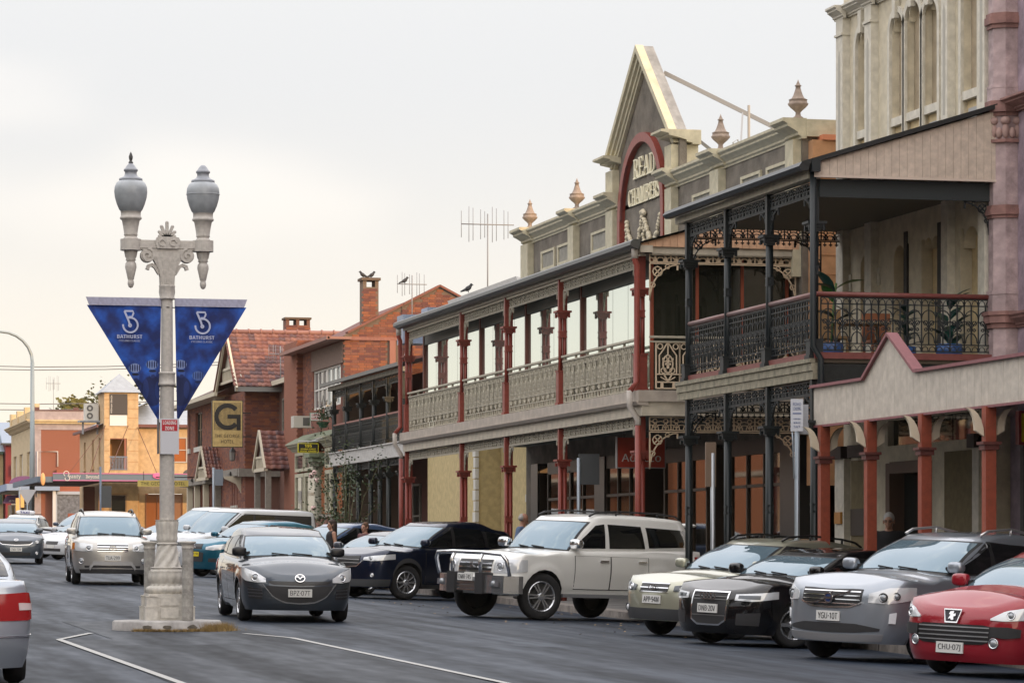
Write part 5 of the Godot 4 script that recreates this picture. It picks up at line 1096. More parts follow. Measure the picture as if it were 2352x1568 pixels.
	for q in [[17.3, 19.6, 8.6], [18.4, 19.65, 8.7], [19.4, 20.9, 8.7], [22.0, 21.4, 8.6]]: b.tube([V(q[0], 5.98, 174.6), V(q[1], q[2], Z - 0.05)], 0.02, 4)
	obj("awning_stay", b, mat(0.12, 0.05, 0.03, 0.6), t)
	var ac := thing("roof_air_conditioner", "white twin fan air conditioner standing on the roof beside the yellow tower", "air conditioner", V(19.15, 9.05, 181.0))
	b = Mb.new(); b.box(Vector3(-0.38, 0, -0.3), Vector3(0.38, 0.92, 0.3)); obj("casing", b, mat(0.6, 0.6, 0.57, 0.5), ac)
	for k in 2: b = Mb.new(); b.rod(arc(Vector2(-0.1, 0.25 + k * 0.42), 0.13, 0, 360, 14), 0.09, 0.02, Transform3D(Basis.IDENTITY, Vector3(0, 0, 0.31)), true); obj("fan", b, mat(0.12, 0.12, 0.12, 0.5), ac)
	b = Mb.new(); b.box(Vector3(-0.7, -0.1, -0.4), Vector3(0.7, 0, 0.4)); b.box(Vector3(-0.5, -0.75, -0.05), Vector3(-0.4, -0.1, 0.05)); b.box(Vector3(0.3, -0.75, -0.05), Vector3(0.4, -0.1, 0.05)); obj("stand", b, grey, ac)
	var og := thing("oval_lit_sign", "small oval sign glowing orange on the tip of the blue fascia awning", "sign", V(15.85, 5.65, 173.8))
	b = Mb.new(true); b.ball(Vector3.ZERO, Vector3(0.13, 0.34, 0.06), 12, 8); obj("sign_body", b, mat(0.62, 0.33, 0.14, 0.4), og)

func build_far_row() -> void:
	var t := thing("parapet_shop", "brick shop with a mauve and cream moulded parapet beyond the yellow corner", "shop")
	var Z := 219.0; var brickm := mat(0.34, 0.13, 0.085, 0.9, "fine", 0.6); var mv := mat(0.40, 0.34, 0.36, 0.85, "plaster", 0.3); var cr := mat(0.60, 0.48, 0.30, 0.8, "plaster", 0.3)
	var b := Mb.new(); b.bx(19.85, 27, 2.6, 9.95, Z, Z + 0.3); obj("side_wall", b, brickm, t)
	b = Mb.new()
	for k in 60: b.bx(19.85, 22.6, 5.9 + k * 0.0675, 5.908 + k * 0.0675, Z - 0.006, Z)
	obj("brick_course", b, mat(0.24, 0.10, 0.07, 0.95), t); b = Mb.new(); b.bx(19.35, 27, 9.95, 11.2, Z - 0.05, Z + 0.3); b.bx(19.35, 19.85, 2.6, 9.95, Z - 0.02, Z + 0.3); obj("side_parapet", b, mv, t)
	b = Mb.new(); b.bx(19.2, 27, 10.35, 10.5, Z - 0.2, Z - 0.05); b.bx(19.1, 27, 10.5, 10.62, Z - 0.32, Z - 0.05); obj("side_cornice", b, cr, t)
	b = Mb.new(); b.bx(19.3, 27, 11.2, 11.28, Z - 0.08, Z + 0.32); b.bx(19.4, 19.75, 11.28, 11.45, Z - 0.05, Z + 0.25); b.bx(22.0, 22.35, 11.28, 11.45, Z - 0.05, Z + 0.25); obj("coping", b, mat(0.12, 0.06, 0.06, 0.8), t)
	b = wall_with_openings(19.4, 0.4, Z + 0.3, 237.5, 2.6, 11.3, [[222, 224.5, 6.3, 8.6, false], [228, 230.5, 6.3, 8.6, false], [233, 235.5, 6.3, 8.6, false]]); obj("wall", b, cr, t)
	for z in [222.0, 228.0, 233.0]: win_front(t, 19.6, z, z + 2.5, 6.3, 8.6, mat(0.62, 0.6, 0.58, 0.6), mat(0.3, 0.3, 0.3, 0.2), 1, 1, 0.3)
	b = Mb.new(); cornice(b, 19.4, 0.5, 10.2, 10.65, Z + 0.3, 237.8)
	obj("cornice", b, cr, t)
	for z in [236.8, 231.2, 225.0, 219.5]: b = Mb.new(); b.bx(19.3, 19.8, 10.65, 11.7, z, z + 0.9); obj("parapet_pier", b, cr, t)
	b = Mb.new(true); b.tube([V(19.6, 5.5, Z - 0.15), V(19.6, 8.5, Z - 0.15), V(20.94, 8.5, Z - 0.15), V(20.94, 7.5, Z - 0.15)], 0.05, 6); obj("white_pipe", b, mat(0.6, 0.58, 0.58, 0.5), t)
	b = Mb.new(); b.bx(20.85, 22.7, 2.7, 5.75, Z - 0.6, Z - 0.5); obj("roller_door", b, mat(0.17, 0.19, 0.24, 0.6, "streak", 0.3), t)
	b = Mb.new(); b.bx(20.8, 22.75, 5.65, 5.85, Z - 0.7, Z - 0.4); b.bx(20.7, 20.85, 2.7, 5.85, Z - 0.7, Z - 0.4); obj("roller_door_surround", b, mat(0.30, 0.34, 0.42, 0.6), t)
	b = Mb.new(); b.bx(20.85, 27, 5.85, 7.3, Z - 0.4, Z - 0.1); obj("brick_lean_to", b, mat(0.36, 0.12, 0.07, 0.9, "fine", 0.8), t)
	b = Mb.new(); b.bx(20.85, 24, 2.7, 4.3, Z - 8, Z - 7.7); obj("low_wall", b, mat(0.22, 0.07, 0.045, 0.8), t)
	var a := thing("blue_shop_awning", "pale blue fascia awning over a purple canopy reading aspire", "awning")
	b = Mb.new(); b.bx(17.5, 21.0, 5.9, 6.33, 218.0, 218.3); b.bx(17.5, 17.8, 5.9, 6.33, 218.3, 232); obj("fascia", b, mat(0.20, 0.27, 0.40, 0.6), a)
	b = Mb.new(); b.bx(17.8, 21, 5.85, 5.95, 218.3, 232); obj("deck", b, mat(0.25, 0.22, 0.18, 0.8), a)
	b = Mb.new(); b.prism([Vector2(0, 0), Vector2(1.75, 0), Vector2(1.75, 0.62), Vector2(0.3, 0.55)], across(17.5, 5.08, 221.5), 0.1); obj("purple_canopy", b, mat(0.075, 0.03, 0.10, 0.7), a)
	text("lettering", a, "aspire", 1.05, 0.2, across(18.45, 5.25, 221.35), mat(0.5, 0.48, 0.45, 0.6), 0.02)
	b = Mb.new(); b.prism(arc(Vector2(18.75, 6.38), 0.95, 0, 180, 12, 0.5), across(0, 0, 219.5), 0.4); obj("purple_hood", b, mat(0.13, 0.05, 0.15, 0.7), a)
	b = Mb.new(); b.bx(18.0, 21, 2.7, 5.0, 223, 223.2); obj("shop_front", b, mat(0.42, 0.30, 0.16, 0.7), a)
	for k in 5: b = Mb.new(); b.bx(18.1 + k * 0.32, 18.25 + k * 0.32, 2.7, 5.0, 222.8, 223); obj("shop_post", b, mat(0.4, 0.36, 0.33, 0.7), a)
	b = Mb.new(); b.bx(20.55, 20.75, 2.7, 5.9, 218.2, 218.4); obj("awning_post", b, mat(0.5, 0.5, 0.52, 0.6), a)
	var r := thing("red_house", "dark red painted house with a blue iron roof beyond the parapet shop", "house")
	b = Mb.new(); b.bx(19.6, 27, 3, 9.9, 245, 260); obj("wall", b, mat(0.17, 0.02, 0.025, 0.8), r)
	b = Mb.new(); b.quad(V(19.3, 9.9, 244.5), V(27, 9.9, 244.5), V(27, 11.6, 249), V(19.3, 11.6, 249)); b.quad(V(19.3, 9.9, 244.5), V(19.3, 11.6, 249), V(19.3, 9.9, 262), V(19.3, 9.9, 262)); obj("roof", b, mat(0.20, 0.25, 0.33, 0.5), r)
	b = Mb.new(); b.bx(19.2, 27, 9.75, 9.9, 244.4, 244.5); obj("gutter", b, mat(0.03, 0.03, 0.035, 0.6), r)
	b = Mb.new(); b.bx(20.0, 20.5, 7.5, 8.3, 244.6, 244.95); obj("wall_unit", b, mat(0.55, 0.54, 0.5, 0.6), r)
	var g := thing("green_trimmed_shop", "cream and dark green two storey shop at the far end of the row", "shop")
	b = Mb.new(); b.bx(17.9, 19.5, 3, 9.3, 246, 275); obj("wall", b, mat(0.45, 0.36, 0.20, 0.85, "plaster", 0.3), g)
	b = Mb.new(); b.quad(V(17.2, 9.3, 245.8), V(19.6, 9.3, 245.8), V(19.6, 10.6, 250), V(17.2, 10.6, 250)); obj("roof", b, mat(0.22, 0.27, 0.33, 0.5), g)
	b = Mb.new(); b.bx(17.3, 19.5, 9.1, 9.3, 245.7, 245.95); b.bx(17.9, 19.5, 6.3, 6.45, 245.7, 245.95); b.bx(17.9, 19.4, 5.4, 6.2, 245.8, 245.95); obj("green_trim", b, mat(0.035, 0.08, 0.05, 0.6), g)
	var f := thing("long_dark_roof", "long dull purple tiled roof behind the far shops", "roof")
	b = Mb.new(); b.quad(V(12, 10.4, 285), V(26, 10.4, 285), V(26, 13.2, 292), V(12, 13.2, 292)); b.bx(12.5, 25.5, 3, 10.4, 286, 300); obj("roof_slope", b, mat(0.17, 0.11, 0.115, 0.85, "speck", 0.3), f)

func build_opposite() -> void:
	# the other side of the street: outside the frame, but its sunlit walls are what the shop windows mirror
	var k := 0
	for q in [[-70.0, 29.5, 6.4, "brick"], [30.0, 58.0, 5.4, "brick"], [58.5, 92.0, 6.0, "brick"], [92.5, 130.0, 5.6, "brick"], [131.0, 146.0, 7.0, "cream"], [166.0, 215.0, 6.2, "brick"], [216.0, 262.0, 5.4, "brick"]]:
		var t := thing("opposite_shop", ["long brick warehouse across the street behind the camera", "single storey red brick shop row on the far kerb, first from the camera", "plain red brick shop row across from the tan chambers", "orange brick shop with a tiled skillion roof across from the lace house", "narrow cream shop at the cross street corner", "long brick warehouse past the cross street", "low brick store at the far end across the street"][k], "shop")
		var m := mat(0.33, 0.14, 0.08, 0.9, "fine", 1.0, 0.3) if q[3] == "brick" else mat(0.58, 0.48, 0.33, 0.85, "plaster", 0.4); var holes := []
		var z: float = q[0] + 1.5
		while z < q[1] - 3.5: holes.append([z, z + 2.4, 0.9 + 0.0135 * z, 2.9 + 0.0135 * z, false]); z += 5.0
		var b := wall_with_openings(-9.0, 0.35, q[0], q[1], 0.2, q[2] + 0.0135 * q[0], holes); obj("wall", b, m, t)
		b = Mb.new(); b.bx(-9.36, -16, 0.2, q[2] - 0.4 + 0.0135 * q[0], q[0], q[1]); obj("block", b, m, t)
		for h in holes: win_front(t, -9.2, h[0], h[1], h[2], h[3], mat(0.4, 0.36, 0.3, 0.7), glass_dark(), 2, 1)
		b = Mb.new(); b.bx(-6.2, -9, 3.5 + 0.0135 * q[0], 3.7 + 0.0135 * q[0], q[0] + 0.3, q[1] - 0.3); obj("awning", b, mat(0.4, 0.36, 0.3, 0.8), t)
		k += 1
# ---------------------------------------------------------------- the twin lamp on its island
func build_lamp() -> void:
	var C := V(6.05, 0, 46.9); var g := G(6.05, 46.9)
	var white := mat(0.66, 0.63, 0.57, 0.6, "plaster", 1.5); var grey := mat(0.55, 0.52, 0.48, 0.55, "plaster", 2.0)
	var dsk := thing("island_plinth", "round white painted concrete plinth, chipped and stained, under the street lamp", "plinth", C + Vector3(0, g, 0))
	var b := Mb.new(true); b.lathe([[0.0, 0.145], [0.6, 0.145], [0.755, 0.14], [0.78, 0.12], [0.79, -0.1]], Vector3.ZERO, 48); obj("top", b, mat(0.52, 0.50, 0.48, 0.8, "stain", 1.1, 0.4), dsk)
	var pr := RandomNumberGenerator.new(); pr.seed = 3
	for a in [70.0, 97.0, 118.0, 46.0]:
		b = Mb.new(); var w := pr.randf_range(0.05, 0.12); var poly := []
		for k in 9: var t := TAU * k / 9; poly.append(Vector2(cos(t) * w * pr.randf_range(0.5, 1.1), 0.05 + sin(t) * 0.045 * pr.randf_range(0.5, 1.0)))
		b.prism(poly, Transform3D(Basis(Vector3.UP, deg_to_rad(90.0 - a)), Vector3(cos(deg_to_rad(a)) * 0.782, 0, sin(deg_to_rad(a)) * 0.782)), 0.006); obj("chip", b, mat(0.20, 0.18, 0.15, 0.95, "stain", 4.0), dsk)
	var y0 := g + 0.145
	var t := thing("twin_street_lamp", "ornate white cast iron street lamp with two grey urn lamps on a scrolled crossarm", "street lamp", C + Vector3(0, y0, 0))
	# pedestal
	b = Mb.new(); b.box(Vector3(-0.30, 0, -0.30), Vector3(0.30, 0.375, 0.30)); obj("pedestal", b, white, t)
	for sx in [-1.0, 1.0]:
		for sz in [-1.0, 1.0]:
			var n := node("corner_block", t); b = Mb.new(); b.box(Vector3(sx * 0.18, 0, sz * 0.18), Vector3(sx * 0.355, 0.19, sz * 0.355)); b.box(Vector3(sx * 0.19, 0.19, sz * 0.19), Vector3(sx * 0.335, 0.345, sz * 0.335)); b.box(Vector3(sx * 0.18, 0.337, sz * 0.18), Vector3(sx * 0.345, 0.352, sz * 0.345)); b.box(Vector3(sx * 0.18, 0.183, sz * 0.18), Vector3(sx * 0.36, 0.198, sz * 0.36)); obj("block", b, white, n)
	for q in [[0.03, 0.17], [0.21, 0.33]]: b = Mb.new(); b.box(Vector3(-0.13, q[0], 0.3), Vector3(0.13, q[1], 0.312)); obj("raised_panel", b, white, t)
	# carved shaft
	b = Mb.new(true)
	b.lathe([[0.26, 0.37], [0.27, 0.385], [0.30, 0.41], [0.305, 0.44], [0.29, 0.475], [0.25, 0.49], [0.235, 0.50], [0.235, 0.525]], Vector3.ZERO, 72, [[1, 5, 18, 0.10]]); obj("leaf_ring", b, white, t)
	b = Mb.new(true); b.lathe([[0.23, 0.52], [0.255, 0.55], [0.27, 0.60], [0.268, 0.65], [0.255, 0.69], [0.26, 0.70], [0.235, 0.705], [0.232, 0.74], [0.245, 0.75], [0.22, 0.757]], Vector3.ZERO, 72, [[1, 5, 14, 0.09], [7, 9, 14, 0.08]]); obj("leaf_bulb", b, white, t)
	b = Mb.new(true)
	var rows := []
	for j in 15:
		var u := j / 14.0; var row := []
		for k in 73: var a := TAU * k / 72.0; var r := lerpf(0.195, 0.137, pow(u, 0.8)) * (1.0 + 0.045 * sin(7.0 * (a + u * 1.5))); row.append(Vector3(cos(a) * r, 0.755 + u * 0.33, sin(a) * r))
		row.reverse(); rows.append(row)
	b.grid(rows); obj("spiral_taper", b, white, t)
	b = Mb.new(true); b.lathe([[0.137, 1.075], [0.15, 1.08], [0.15, 1.105], [0.138, 1.11]], Vector3.ZERO, 36); obj("collar", b, white, t)
	b = Mb.new(true); b.lathe([[0.135, 1.11], [0.145, 1.13], [0.155, 1.17], [0.15, 1.21], [0.155, 1.28], [0.165, 1.36], [0.168, 1.40], [0.16, 1.42], [0.175, 1.435], [0.11, 1.425]], Vector3.ZERO, 72, [[2, 8, 12, 0.09]]); obj("tulip_leaves", b, white, t)
	b = Mb.new(true); b.lathe([[0.107, 1.40], [0.106, 2.4], [0.10, 3.36]], Vector3.ZERO, 32); obj("column", b, grey, t)
	b = Mb.new(true); b.lathe([[0.104, 3.355], [0.126, 3.36], [0.126, 3.39], [0.118, 3.40], [0.114, 3.52], [0.122, 3.53], [0.122, 3.55], [0.088, 3.56]], Vector3.ZERO, 32); obj("joint", b, grey, t)
	b = Mb.new(true); b.lathe([[0.087, 3.55], [0.082, 4.62]], Vector3.ZERO, 28); obj("upper_column", b, grey, t)
	# crossarm and scrolls (in the plane that faces the camera)
	var up := 4.62
	b = Mb.new(true); b.lathe([[0.085, up - 0.03], [0.11, up - 0.02], [0.11, up + 0.0], [0.105, up + 0.01], [0.118, up + 0.08], [0.112, up + 0.15], [0.12, up + 0.17], [0.10, up + 0.18]], Vector3.ZERO, 48, [[3, 5, 10, 0.08]]); obj("bracket_collar", b, grey, t)
	var body := []
	for q in [[0.10, 0.16], [0.105, 0.30], [0.135, 0.42], [0.20, 0.54], [0.30, 0.62], [0.36, 0.68], [0.36, 0.70]]: body.append(Vector2(q[0], up + q[1]))
	var left := []
	for q in body: left.push_front(Vector2(-q.x, q.y))
	b = Mb.new(); b.prism(body + left, Transform3D(Basis.IDENTITY, Vector3(0, 0, -0.07)), 0.14); obj("bracket_trunk", b, grey, t)
	b = Mb.new()
	for k in 5: b.bar(Vector3((k - 2) * 0.03, up + 0.18, 0.07), Vector3((k - 2) * 0.075, up + 0.58, 0.072), 0.016, 0.02, Vector3.BACK)
	obj("leaf_vein", b, grey, t)
	for s in [-1.0, 1.0]:
		b = Mb.new(); var sp := []
		for k in 22: var a := deg_to_rad(90.0 + k * 25.0); var r := 0.105 - k * 0.0042; sp.append(Vector2(s * (0.285 + cos(a) * r), up + 0.60 + sin(a) * r))
		b.rod(sp, 0.035, 0.17); b.prism(arc(Vector2(s * 0.285, up + 0.6), 0.1, 0, 360, 18).slice(0, 18), Transform3D(Basis.IDENTITY, Vector3(0, 0, -0.065)), 0.13); obj("scroll", b, grey, t)
		b = Mb.new(); b.rod([Vector2(s * 0.11, up + 0.34), Vector2(s * 0.17, up + 0.44), Vector2(s * 0.22, up + 0.47), Vector2(s * 0.27, up + 0.45), Vector2(s * 0.285, up + 0.40)], 0.05, 0.1); obj("acanthus_tip", b, grey, t)
	b = Mb.new(); b.box(Vector3(-0.62, up + 0.68, -0.065), Vector3(0.62, up + 0.82, 0.065)); b.box(Vector3(-0.64, up + 0.705, -0.08), Vector3(0.64, up + 0.795, 0.08)); obj("crossarm", b, grey, t)
	for s in [-1.0, 1.0]: b = Mb.new(); b.lathe([[0.0, up + 0.67], [0.15, up + 0.67], [0.15, up + 0.83], [0.0, up + 0.83]], Vector3(s * 0.52, 0, 0), 28); obj("arm_end", b, grey, t)
	b = Mb.new(); b.prism([Vector2(-0.185, up + 0.80), Vector2(-0.15, up + 0.70), Vector2(0.15, up + 0.70), Vector2(0.185, up + 0.80), Vector2(0.16, up + 0.86), Vector2(0.08, up + 0.87), Vector2(-0.08, up + 0.87), Vector2(-0.16, up + 0.86)], Transform3D(Basis.IDENTITY, Vector3(0, 0, 0.08)), 0.02)
	for s in [-1.0, 1.0]: b.rod(arc(Vector2(s * 0.08, up + 0.785), 0.045, 0, 300, 10), 0.018, 0.02, Transform3D(Basis.IDENTITY, Vector3(0, 0, 0.105)))
	obj("crest_plate", b, grey, t)
	b = Mb.new()
	for k in 7:
		var a := deg_to_rad(90.0 + (k - 3) * 26.0); var l: float = [0.11, 0.14, 0.18, 0.22, 0.18, 0.14, 0.11][k]
		b.bar(Vector3(cos(a) * 0.02, up + 0.86, 0), Vector3(cos(a) * l, up + 0.86 + sin(a) * l, 0), 0.045, 0.05, Vector3.BACK); b.ball(Vector3(cos(a) * l, up + 0.86 + sin(a) * l, 0), Vector3(0.026, 0.026, 0.03), 8, 6)
	obj("palmette", b, grey, t)
	for s in [-1.0, 1.0]:
		var n := node("urn_lamp", t, Vector3(s * 0.52, up + 0.83, 0)); var lg := mat(0.36, 0.39, 0.42, 0.35, "plaster", 1.0)
		b = Mb.new(true); b.lathe([[0.10, 0.0], [0.10, 0.025], [0.088, 0.03], [0.088, 0.05], [0.10, 0.055], [0.095, 0.075], [0.11, 0.18], [0.128, 0.27], [0.15, 0.285], [0.158, 0.30], [0.15, 0.32], [0.142, 0.33], [0.142, 0.385], [0.15, 0.39], [0.12, 0.395]], Vector3.ZERO, 32); obj("cup", b, grey, n)
		b = Mb.new(true); b.lathe([[0.13, 0.385], [0.165, 0.42], [0.20, 0.50], [0.228, 0.60], [0.237, 0.68], [0.23, 0.75], [0.205, 0.805], [0.17, 0.835], [0.12, 0.845]], Vector3.ZERO, 36); obj("globe", b, lg, n)
		b = Mb.new(true); b.lathe([[0.16, 0.83], [0.168, 0.84], [0.168, 0.868], [0.15, 0.875], [0.10, 0.90], [0.085, 0.93], [0.085, 0.965], [0.10, 0.975], [0.10, 1.0], [0.085, 1.01], [0.06, 1.05], [0.03, 1.085], [0.0, 1.09]], Vector3.ZERO, 30); obj("cap", b, mat(0.30, 0.32, 0.36, 0.4, "plaster", 1.0), n)
		if s < 0:
			b = Mb.new(true); b.lathe([[0.03, 1.08], [0.035, 1.10], [0.018, 1.12], [0.026, 1.15], [0.03, 1.18], [0.014, 1.23], [0.0, 1.255]], Vector3.ZERO, 14); obj("finial", b, mat(0.05, 0.05, 0.05, 0.6), n)
		else:
			b = Mb.new(true); b.lathe([[0.236, 0.655], [0.243, 0.665], [0.236, 0.675]], Vector3.ZERO, 36); obj("seam", b, lg, n)
		b = Mb.new(true); b.lathe([[0.0, -0.70], [0.03, -0.685], [0.047, -0.64], [0.045, -0.60], [0.035, -0.585], [0.045, -0.57], [0.06, -0.5], [0.083, -0.40], [0.078, -0.35], [0.055, -0.315], [0.075, -0.30], [0.065, -0.28], [0.082, -0.25], [0.092, -0.20], [0.10, -0.165]], Vector3.ZERO, 24, [[2, 3, 9, 0.1]]); obj("pendant", b, grey, n)
	# banners
	var cloth := banner_cloth()
	for s in [-1.0, 1.0]:
		var bn := thing("triangle_banner", "blue triangular pennant hanging left of the lamp column, three cyclists printed low down" if s < 0 else "blue triangular pennant hanging right of the lamp column, one helmeted rider printed beside the column", "banner", C + Vector3(0, y0, 0), 0.0, "blue pennants on the street lamp")
		var xi: float = 0.085 if s < 0 else 0.112; var xo := 1.15; var top := 4.50; var tip := 2.87
		b = Mb.new(true); var gr := []
		for j in 13:
			var v := j / 12.0; var row := []
			for i in 11:
				var u := i / 10.0; var x := lerpf(xi + 0.03 * v, lerpf(xo, xi + 0.05, v), u)
				row.append([Vector3(s * x, lerpf(top, tip, v), 0.012 * sin(u * 7.0 + v * 5.0) * (1.0 - v * 0.5) + 0.02 * v), Vector2((s * x + 1.2) / 2.4, v * 0.98)])
			gr.append(row)
		for j in 12:
			for i in 10:
				var q := [gr[j + 1][i], gr[j + 1][i + 1], gr[j][i + 1], gr[j][i]]
				for tr in [[0, 1, 2], [0, 2, 3]]: b.tuv([q[tr[0]][0], q[tr[1]][0], q[tr[2]][0]], [q[tr[0]][1], q[tr[1]][1], q[tr[2]][1]])
		obj("cloth", b, cloth, bn)
		b = Mb.new(); b.prism([Vector2(s * xi, top), Vector2(s * (xo - 0.035), top), Vector2(s * (xo + 0.01), top + 0.115), Vector2(s * xi, top + 0.115)], Transform3D(Basis.IDENTITY, Vector3(0, 0, -0.015)), 0.035); obj("hem_band", b, mat(0.42, 0.42, 0.55, 0.7, "plaster", 2.0), bn)
		var ink := mat(0.42, 0.46, 0.62, 0.7); var lx: float = s * 0.52 - 0.02; var f := Transform3D(Basis.IDENTITY, Vector3(lx, 4.22, 0.034))
		b = Mb.new(); b.rod([Vector2(-0.075, 0.2), Vector2(0.045, 0.2), Vector2(0.055, 0.17), Vector2(0.035, 0.12), Vector2(-0.02, 0.115)], 0.026, 0.004, f); b.rod([Vector2(-0.075, 0.2), Vector2(-0.015, 0.06), Vector2(0.005, -0.005)], 0.028, 0.0045, f); b.rod(arc(Vector2(0.01, 0.0), 0.105, 105, -185, 20), 0.026, 0.005, f); b.rod(arc(Vector2(0.005, -0.005), 0.018, 0, 360, 10), 0.022, 0.0055, f, true); obj("printed_logo", b, ink, bn)
		text("lettering", bn, "BATHURST", 0.36, 0.052, Transform3D(Basis.IDENTITY, Vector3(lx, 4.055, 0.034)), ink, 0.004, false, true); text("lettering", bn, "CYCLING CLASSIC", 0.31, 0.026, Transform3D(Basis.IDENTITY, Vector3(lx, 3.995, 0.034)), ink, 0.004)
		b = Mb.new(true)
		for y in [top + 0.1, top - 0.02]: b.tube([Vector3(0, y, 0.09), Vector3(s * xi, y, 0.01)], 0.008, 5)
		obj("banner_tie", b, mat(0.03, 0.03, 0.03, 0.6), bn)
	var sg := thing("loading_zone_sign", "white parking plate with a red LOADING ZONE panel on the lamp column", "sign", C + Vector3(0.02, y0 + 2.63, 0.13))
	b = Mb.new(); b.box(Vector3(-0.135, -0.255, -0.004), Vector3(0.135, 0.255, 0.004)); obj("plate", b, mat(0.55, 0.56, 0.60, 0.5), sg)
	b = Mb.new(); b.box(Vector3(-0.112, 0.075, 0.004), Vector3(0.112, 0.235, 0.006)); obj("red_panel", b, mat(0.45, 0.010, 0.025, 0.5), sg)
	text("lettering", sg, "LOADING", 0.19, 0.05, Transform3D(Basis.IDENTITY, Vector3(0, 0.193, 0.008)), mat(0.7, 0.7, 0.7, 0.5), 0.003, false, true); text("lettering", sg, "ZONE", 0.13, 0.05, Transform3D(Basis.IDENTITY, Vector3(0, 0.115, 0.008)), mat(0.7, 0.7, 0.7, 0.5), 0.003, false, true)
	b = Mb.new(); b.box(Vector3(-0.155, -0.25, -0.2), Vector3(-0.147, 0.25, 0.0)); b.box(Vector3(-0.14, 0.17, -0.13), Vector3(0.14, 0.2, -0.004)); obj("side_plate", b, mat(0.10, 0.10, 0.11, 0.5), sg)
	for q in [[0.215, 0.62, "white round bollard with flared cap standing in front of the lamp pedestal"], [-0.19, -0.5, "white round bollard half hidden behind the carved lamp base"]]:
		var bl := thing("bollard", q[2], "bollard", C + Vector3(q[0], y0, q[1]), 0.0, "white bollards round the lamp")
		b = Mb.new(true); b.lathe([[0.08, 0.0], [0.08, 1.02]], Vector3.ZERO, 24); obj("shaft", b, mat(0.52, 0.50, 0.46, 0.6, "stain", 2.5), bl)
		b = Mb.new(true); b.lathe([[0.08, 1.015], [0.088, 1.02], [0.088, 1.04], [0.083, 1.05], [0.09, 1.085], [0.118, 1.10], [0.118, 1.125], [0.0, 1.13]], Vector3.ZERO, 24); obj("cap", b, white, bl)
	# dry grass against the plinth
	b = Mb.new(); var gp := RandomNumberGenerator.new(); gp.seed = 8
	for i in 2600:
		var a := deg_to_rad(gp.randf_range(12.0, 132.0)); var clump := a < deg_to_rad(62.0); var r := 0.80 + absf(gp.randfn(0.0, 0.10 if clump else 0.035)); var h := gp.randf_range(0.03, 0.15) if clump and r < 1.0 else gp.randf_range(0.02, 0.06)
		var p := Vector3(cos(a) * r, 0, sin(a) * r); var w := C + p; p.y = G(w.x, -w.z) + 0.0; var bend := Vector3(gp.randf_range(-0.06, 0.06), h, gp.randf_range(-0.06, 0.06)); var sd := Vector3(gp.randf_range(-1, 1), 0, gp.randf_range(-1, 1)).normalized() * 0.005
		var base := Vector3(w.x, p.y, w.z); b.tri(base - sd, base + sd, base + bend)
	var go := obj("dry_grass", b, mat(0.28, 0.19, 0.07, 0.9)); tag(go, "dry yellow grass growing against the round plinth", "grass", "", "stuff")

# printed pennant: a cloudy blue photograph of cyclists, drawn as flat print (each pennant is one half of the sheet)
func banner_cloth() -> StandardMaterial3D:
	var w := 640; var h := 440; var im := Image.create(w, h, false, Image.FORMAT_RGB8); var n := FastNoiseLite.new(); n.seed = 21; n.frequency = 0.011; n.fractal_octaves = 5
	for y in h:
		for x in w:
			var v := n.get_noise_2d(x, y); var t := clampf(0.40 + v * 0.9, 0, 1); im.set_pixel(x, y, Color(0.05, 0.13, 0.36).lerp(Color(0.12, 0.36, 0.74), t))
	var ell := func(cx: float, cy: float, rx: float, ry: float, c: Color, k: float) -> void:
		for y in range(maxi(0, int(cy - ry)), mini(h, int(cy + ry) + 1)):
			for x in range(maxi(0, int(cx - rx)), mini(w, int(cx + rx) + 1)):
				var d := Vector2((x - cx) / rx, (y - cy) / ry).length()
				if d < 1.0: im.set_pixel(x, y, im.get_pixel(x, y).lerp(c, k * smoothstep(1.0, 0.86, d)))
	for r in [[196, 236, 1.0], [262, 222, 0.9], [372, 220, 1.0], [438, 262, 0.55]]:
		var x: float = r[0]; var y: float = r[1]; var k: float = r[2]
		ell.call(x, y + 100, 46, 62, Color(0.04, 0.09, 0.26), 0.85 * k); ell.call(x + 3, y + 30, 15, 22, Color(0.22, 0.34, 0.62), 0.85 * k); ell.call(x + 2, y + 24, 15, 5, Color(0.02, 0.04, 0.12), 0.9 * k); ell.call(x + 4, y + 44, 9, 7, Color(0.06, 0.10, 0.28), 0.7 * k)
		ell.call(x, y, 25, 19, Color(0.5, 0.56, 0.72), 0.95 * k)
		for q in 5: ell.call(x - 18 + q * 9, y - 1, 2.6, 15, Color(0.05, 0.09, 0.26), 0.95 * k)
		ell.call(x - 24, y + 92, 12, 40, Color(0.16, 0.27, 0.55), 0.5 * k); ell.call(x + 22, y + 96, 12, 36, Color(0.16, 0.27, 0.55), 0.4 * k)
	var m := StandardMaterial3D.new(); m.albedo_texture = ImageTexture.create_from_image(im); m.roughness = 0.75; m.backlight_enabled = true; m.backlight = Color(0.25, 0.25, 0.3); return m
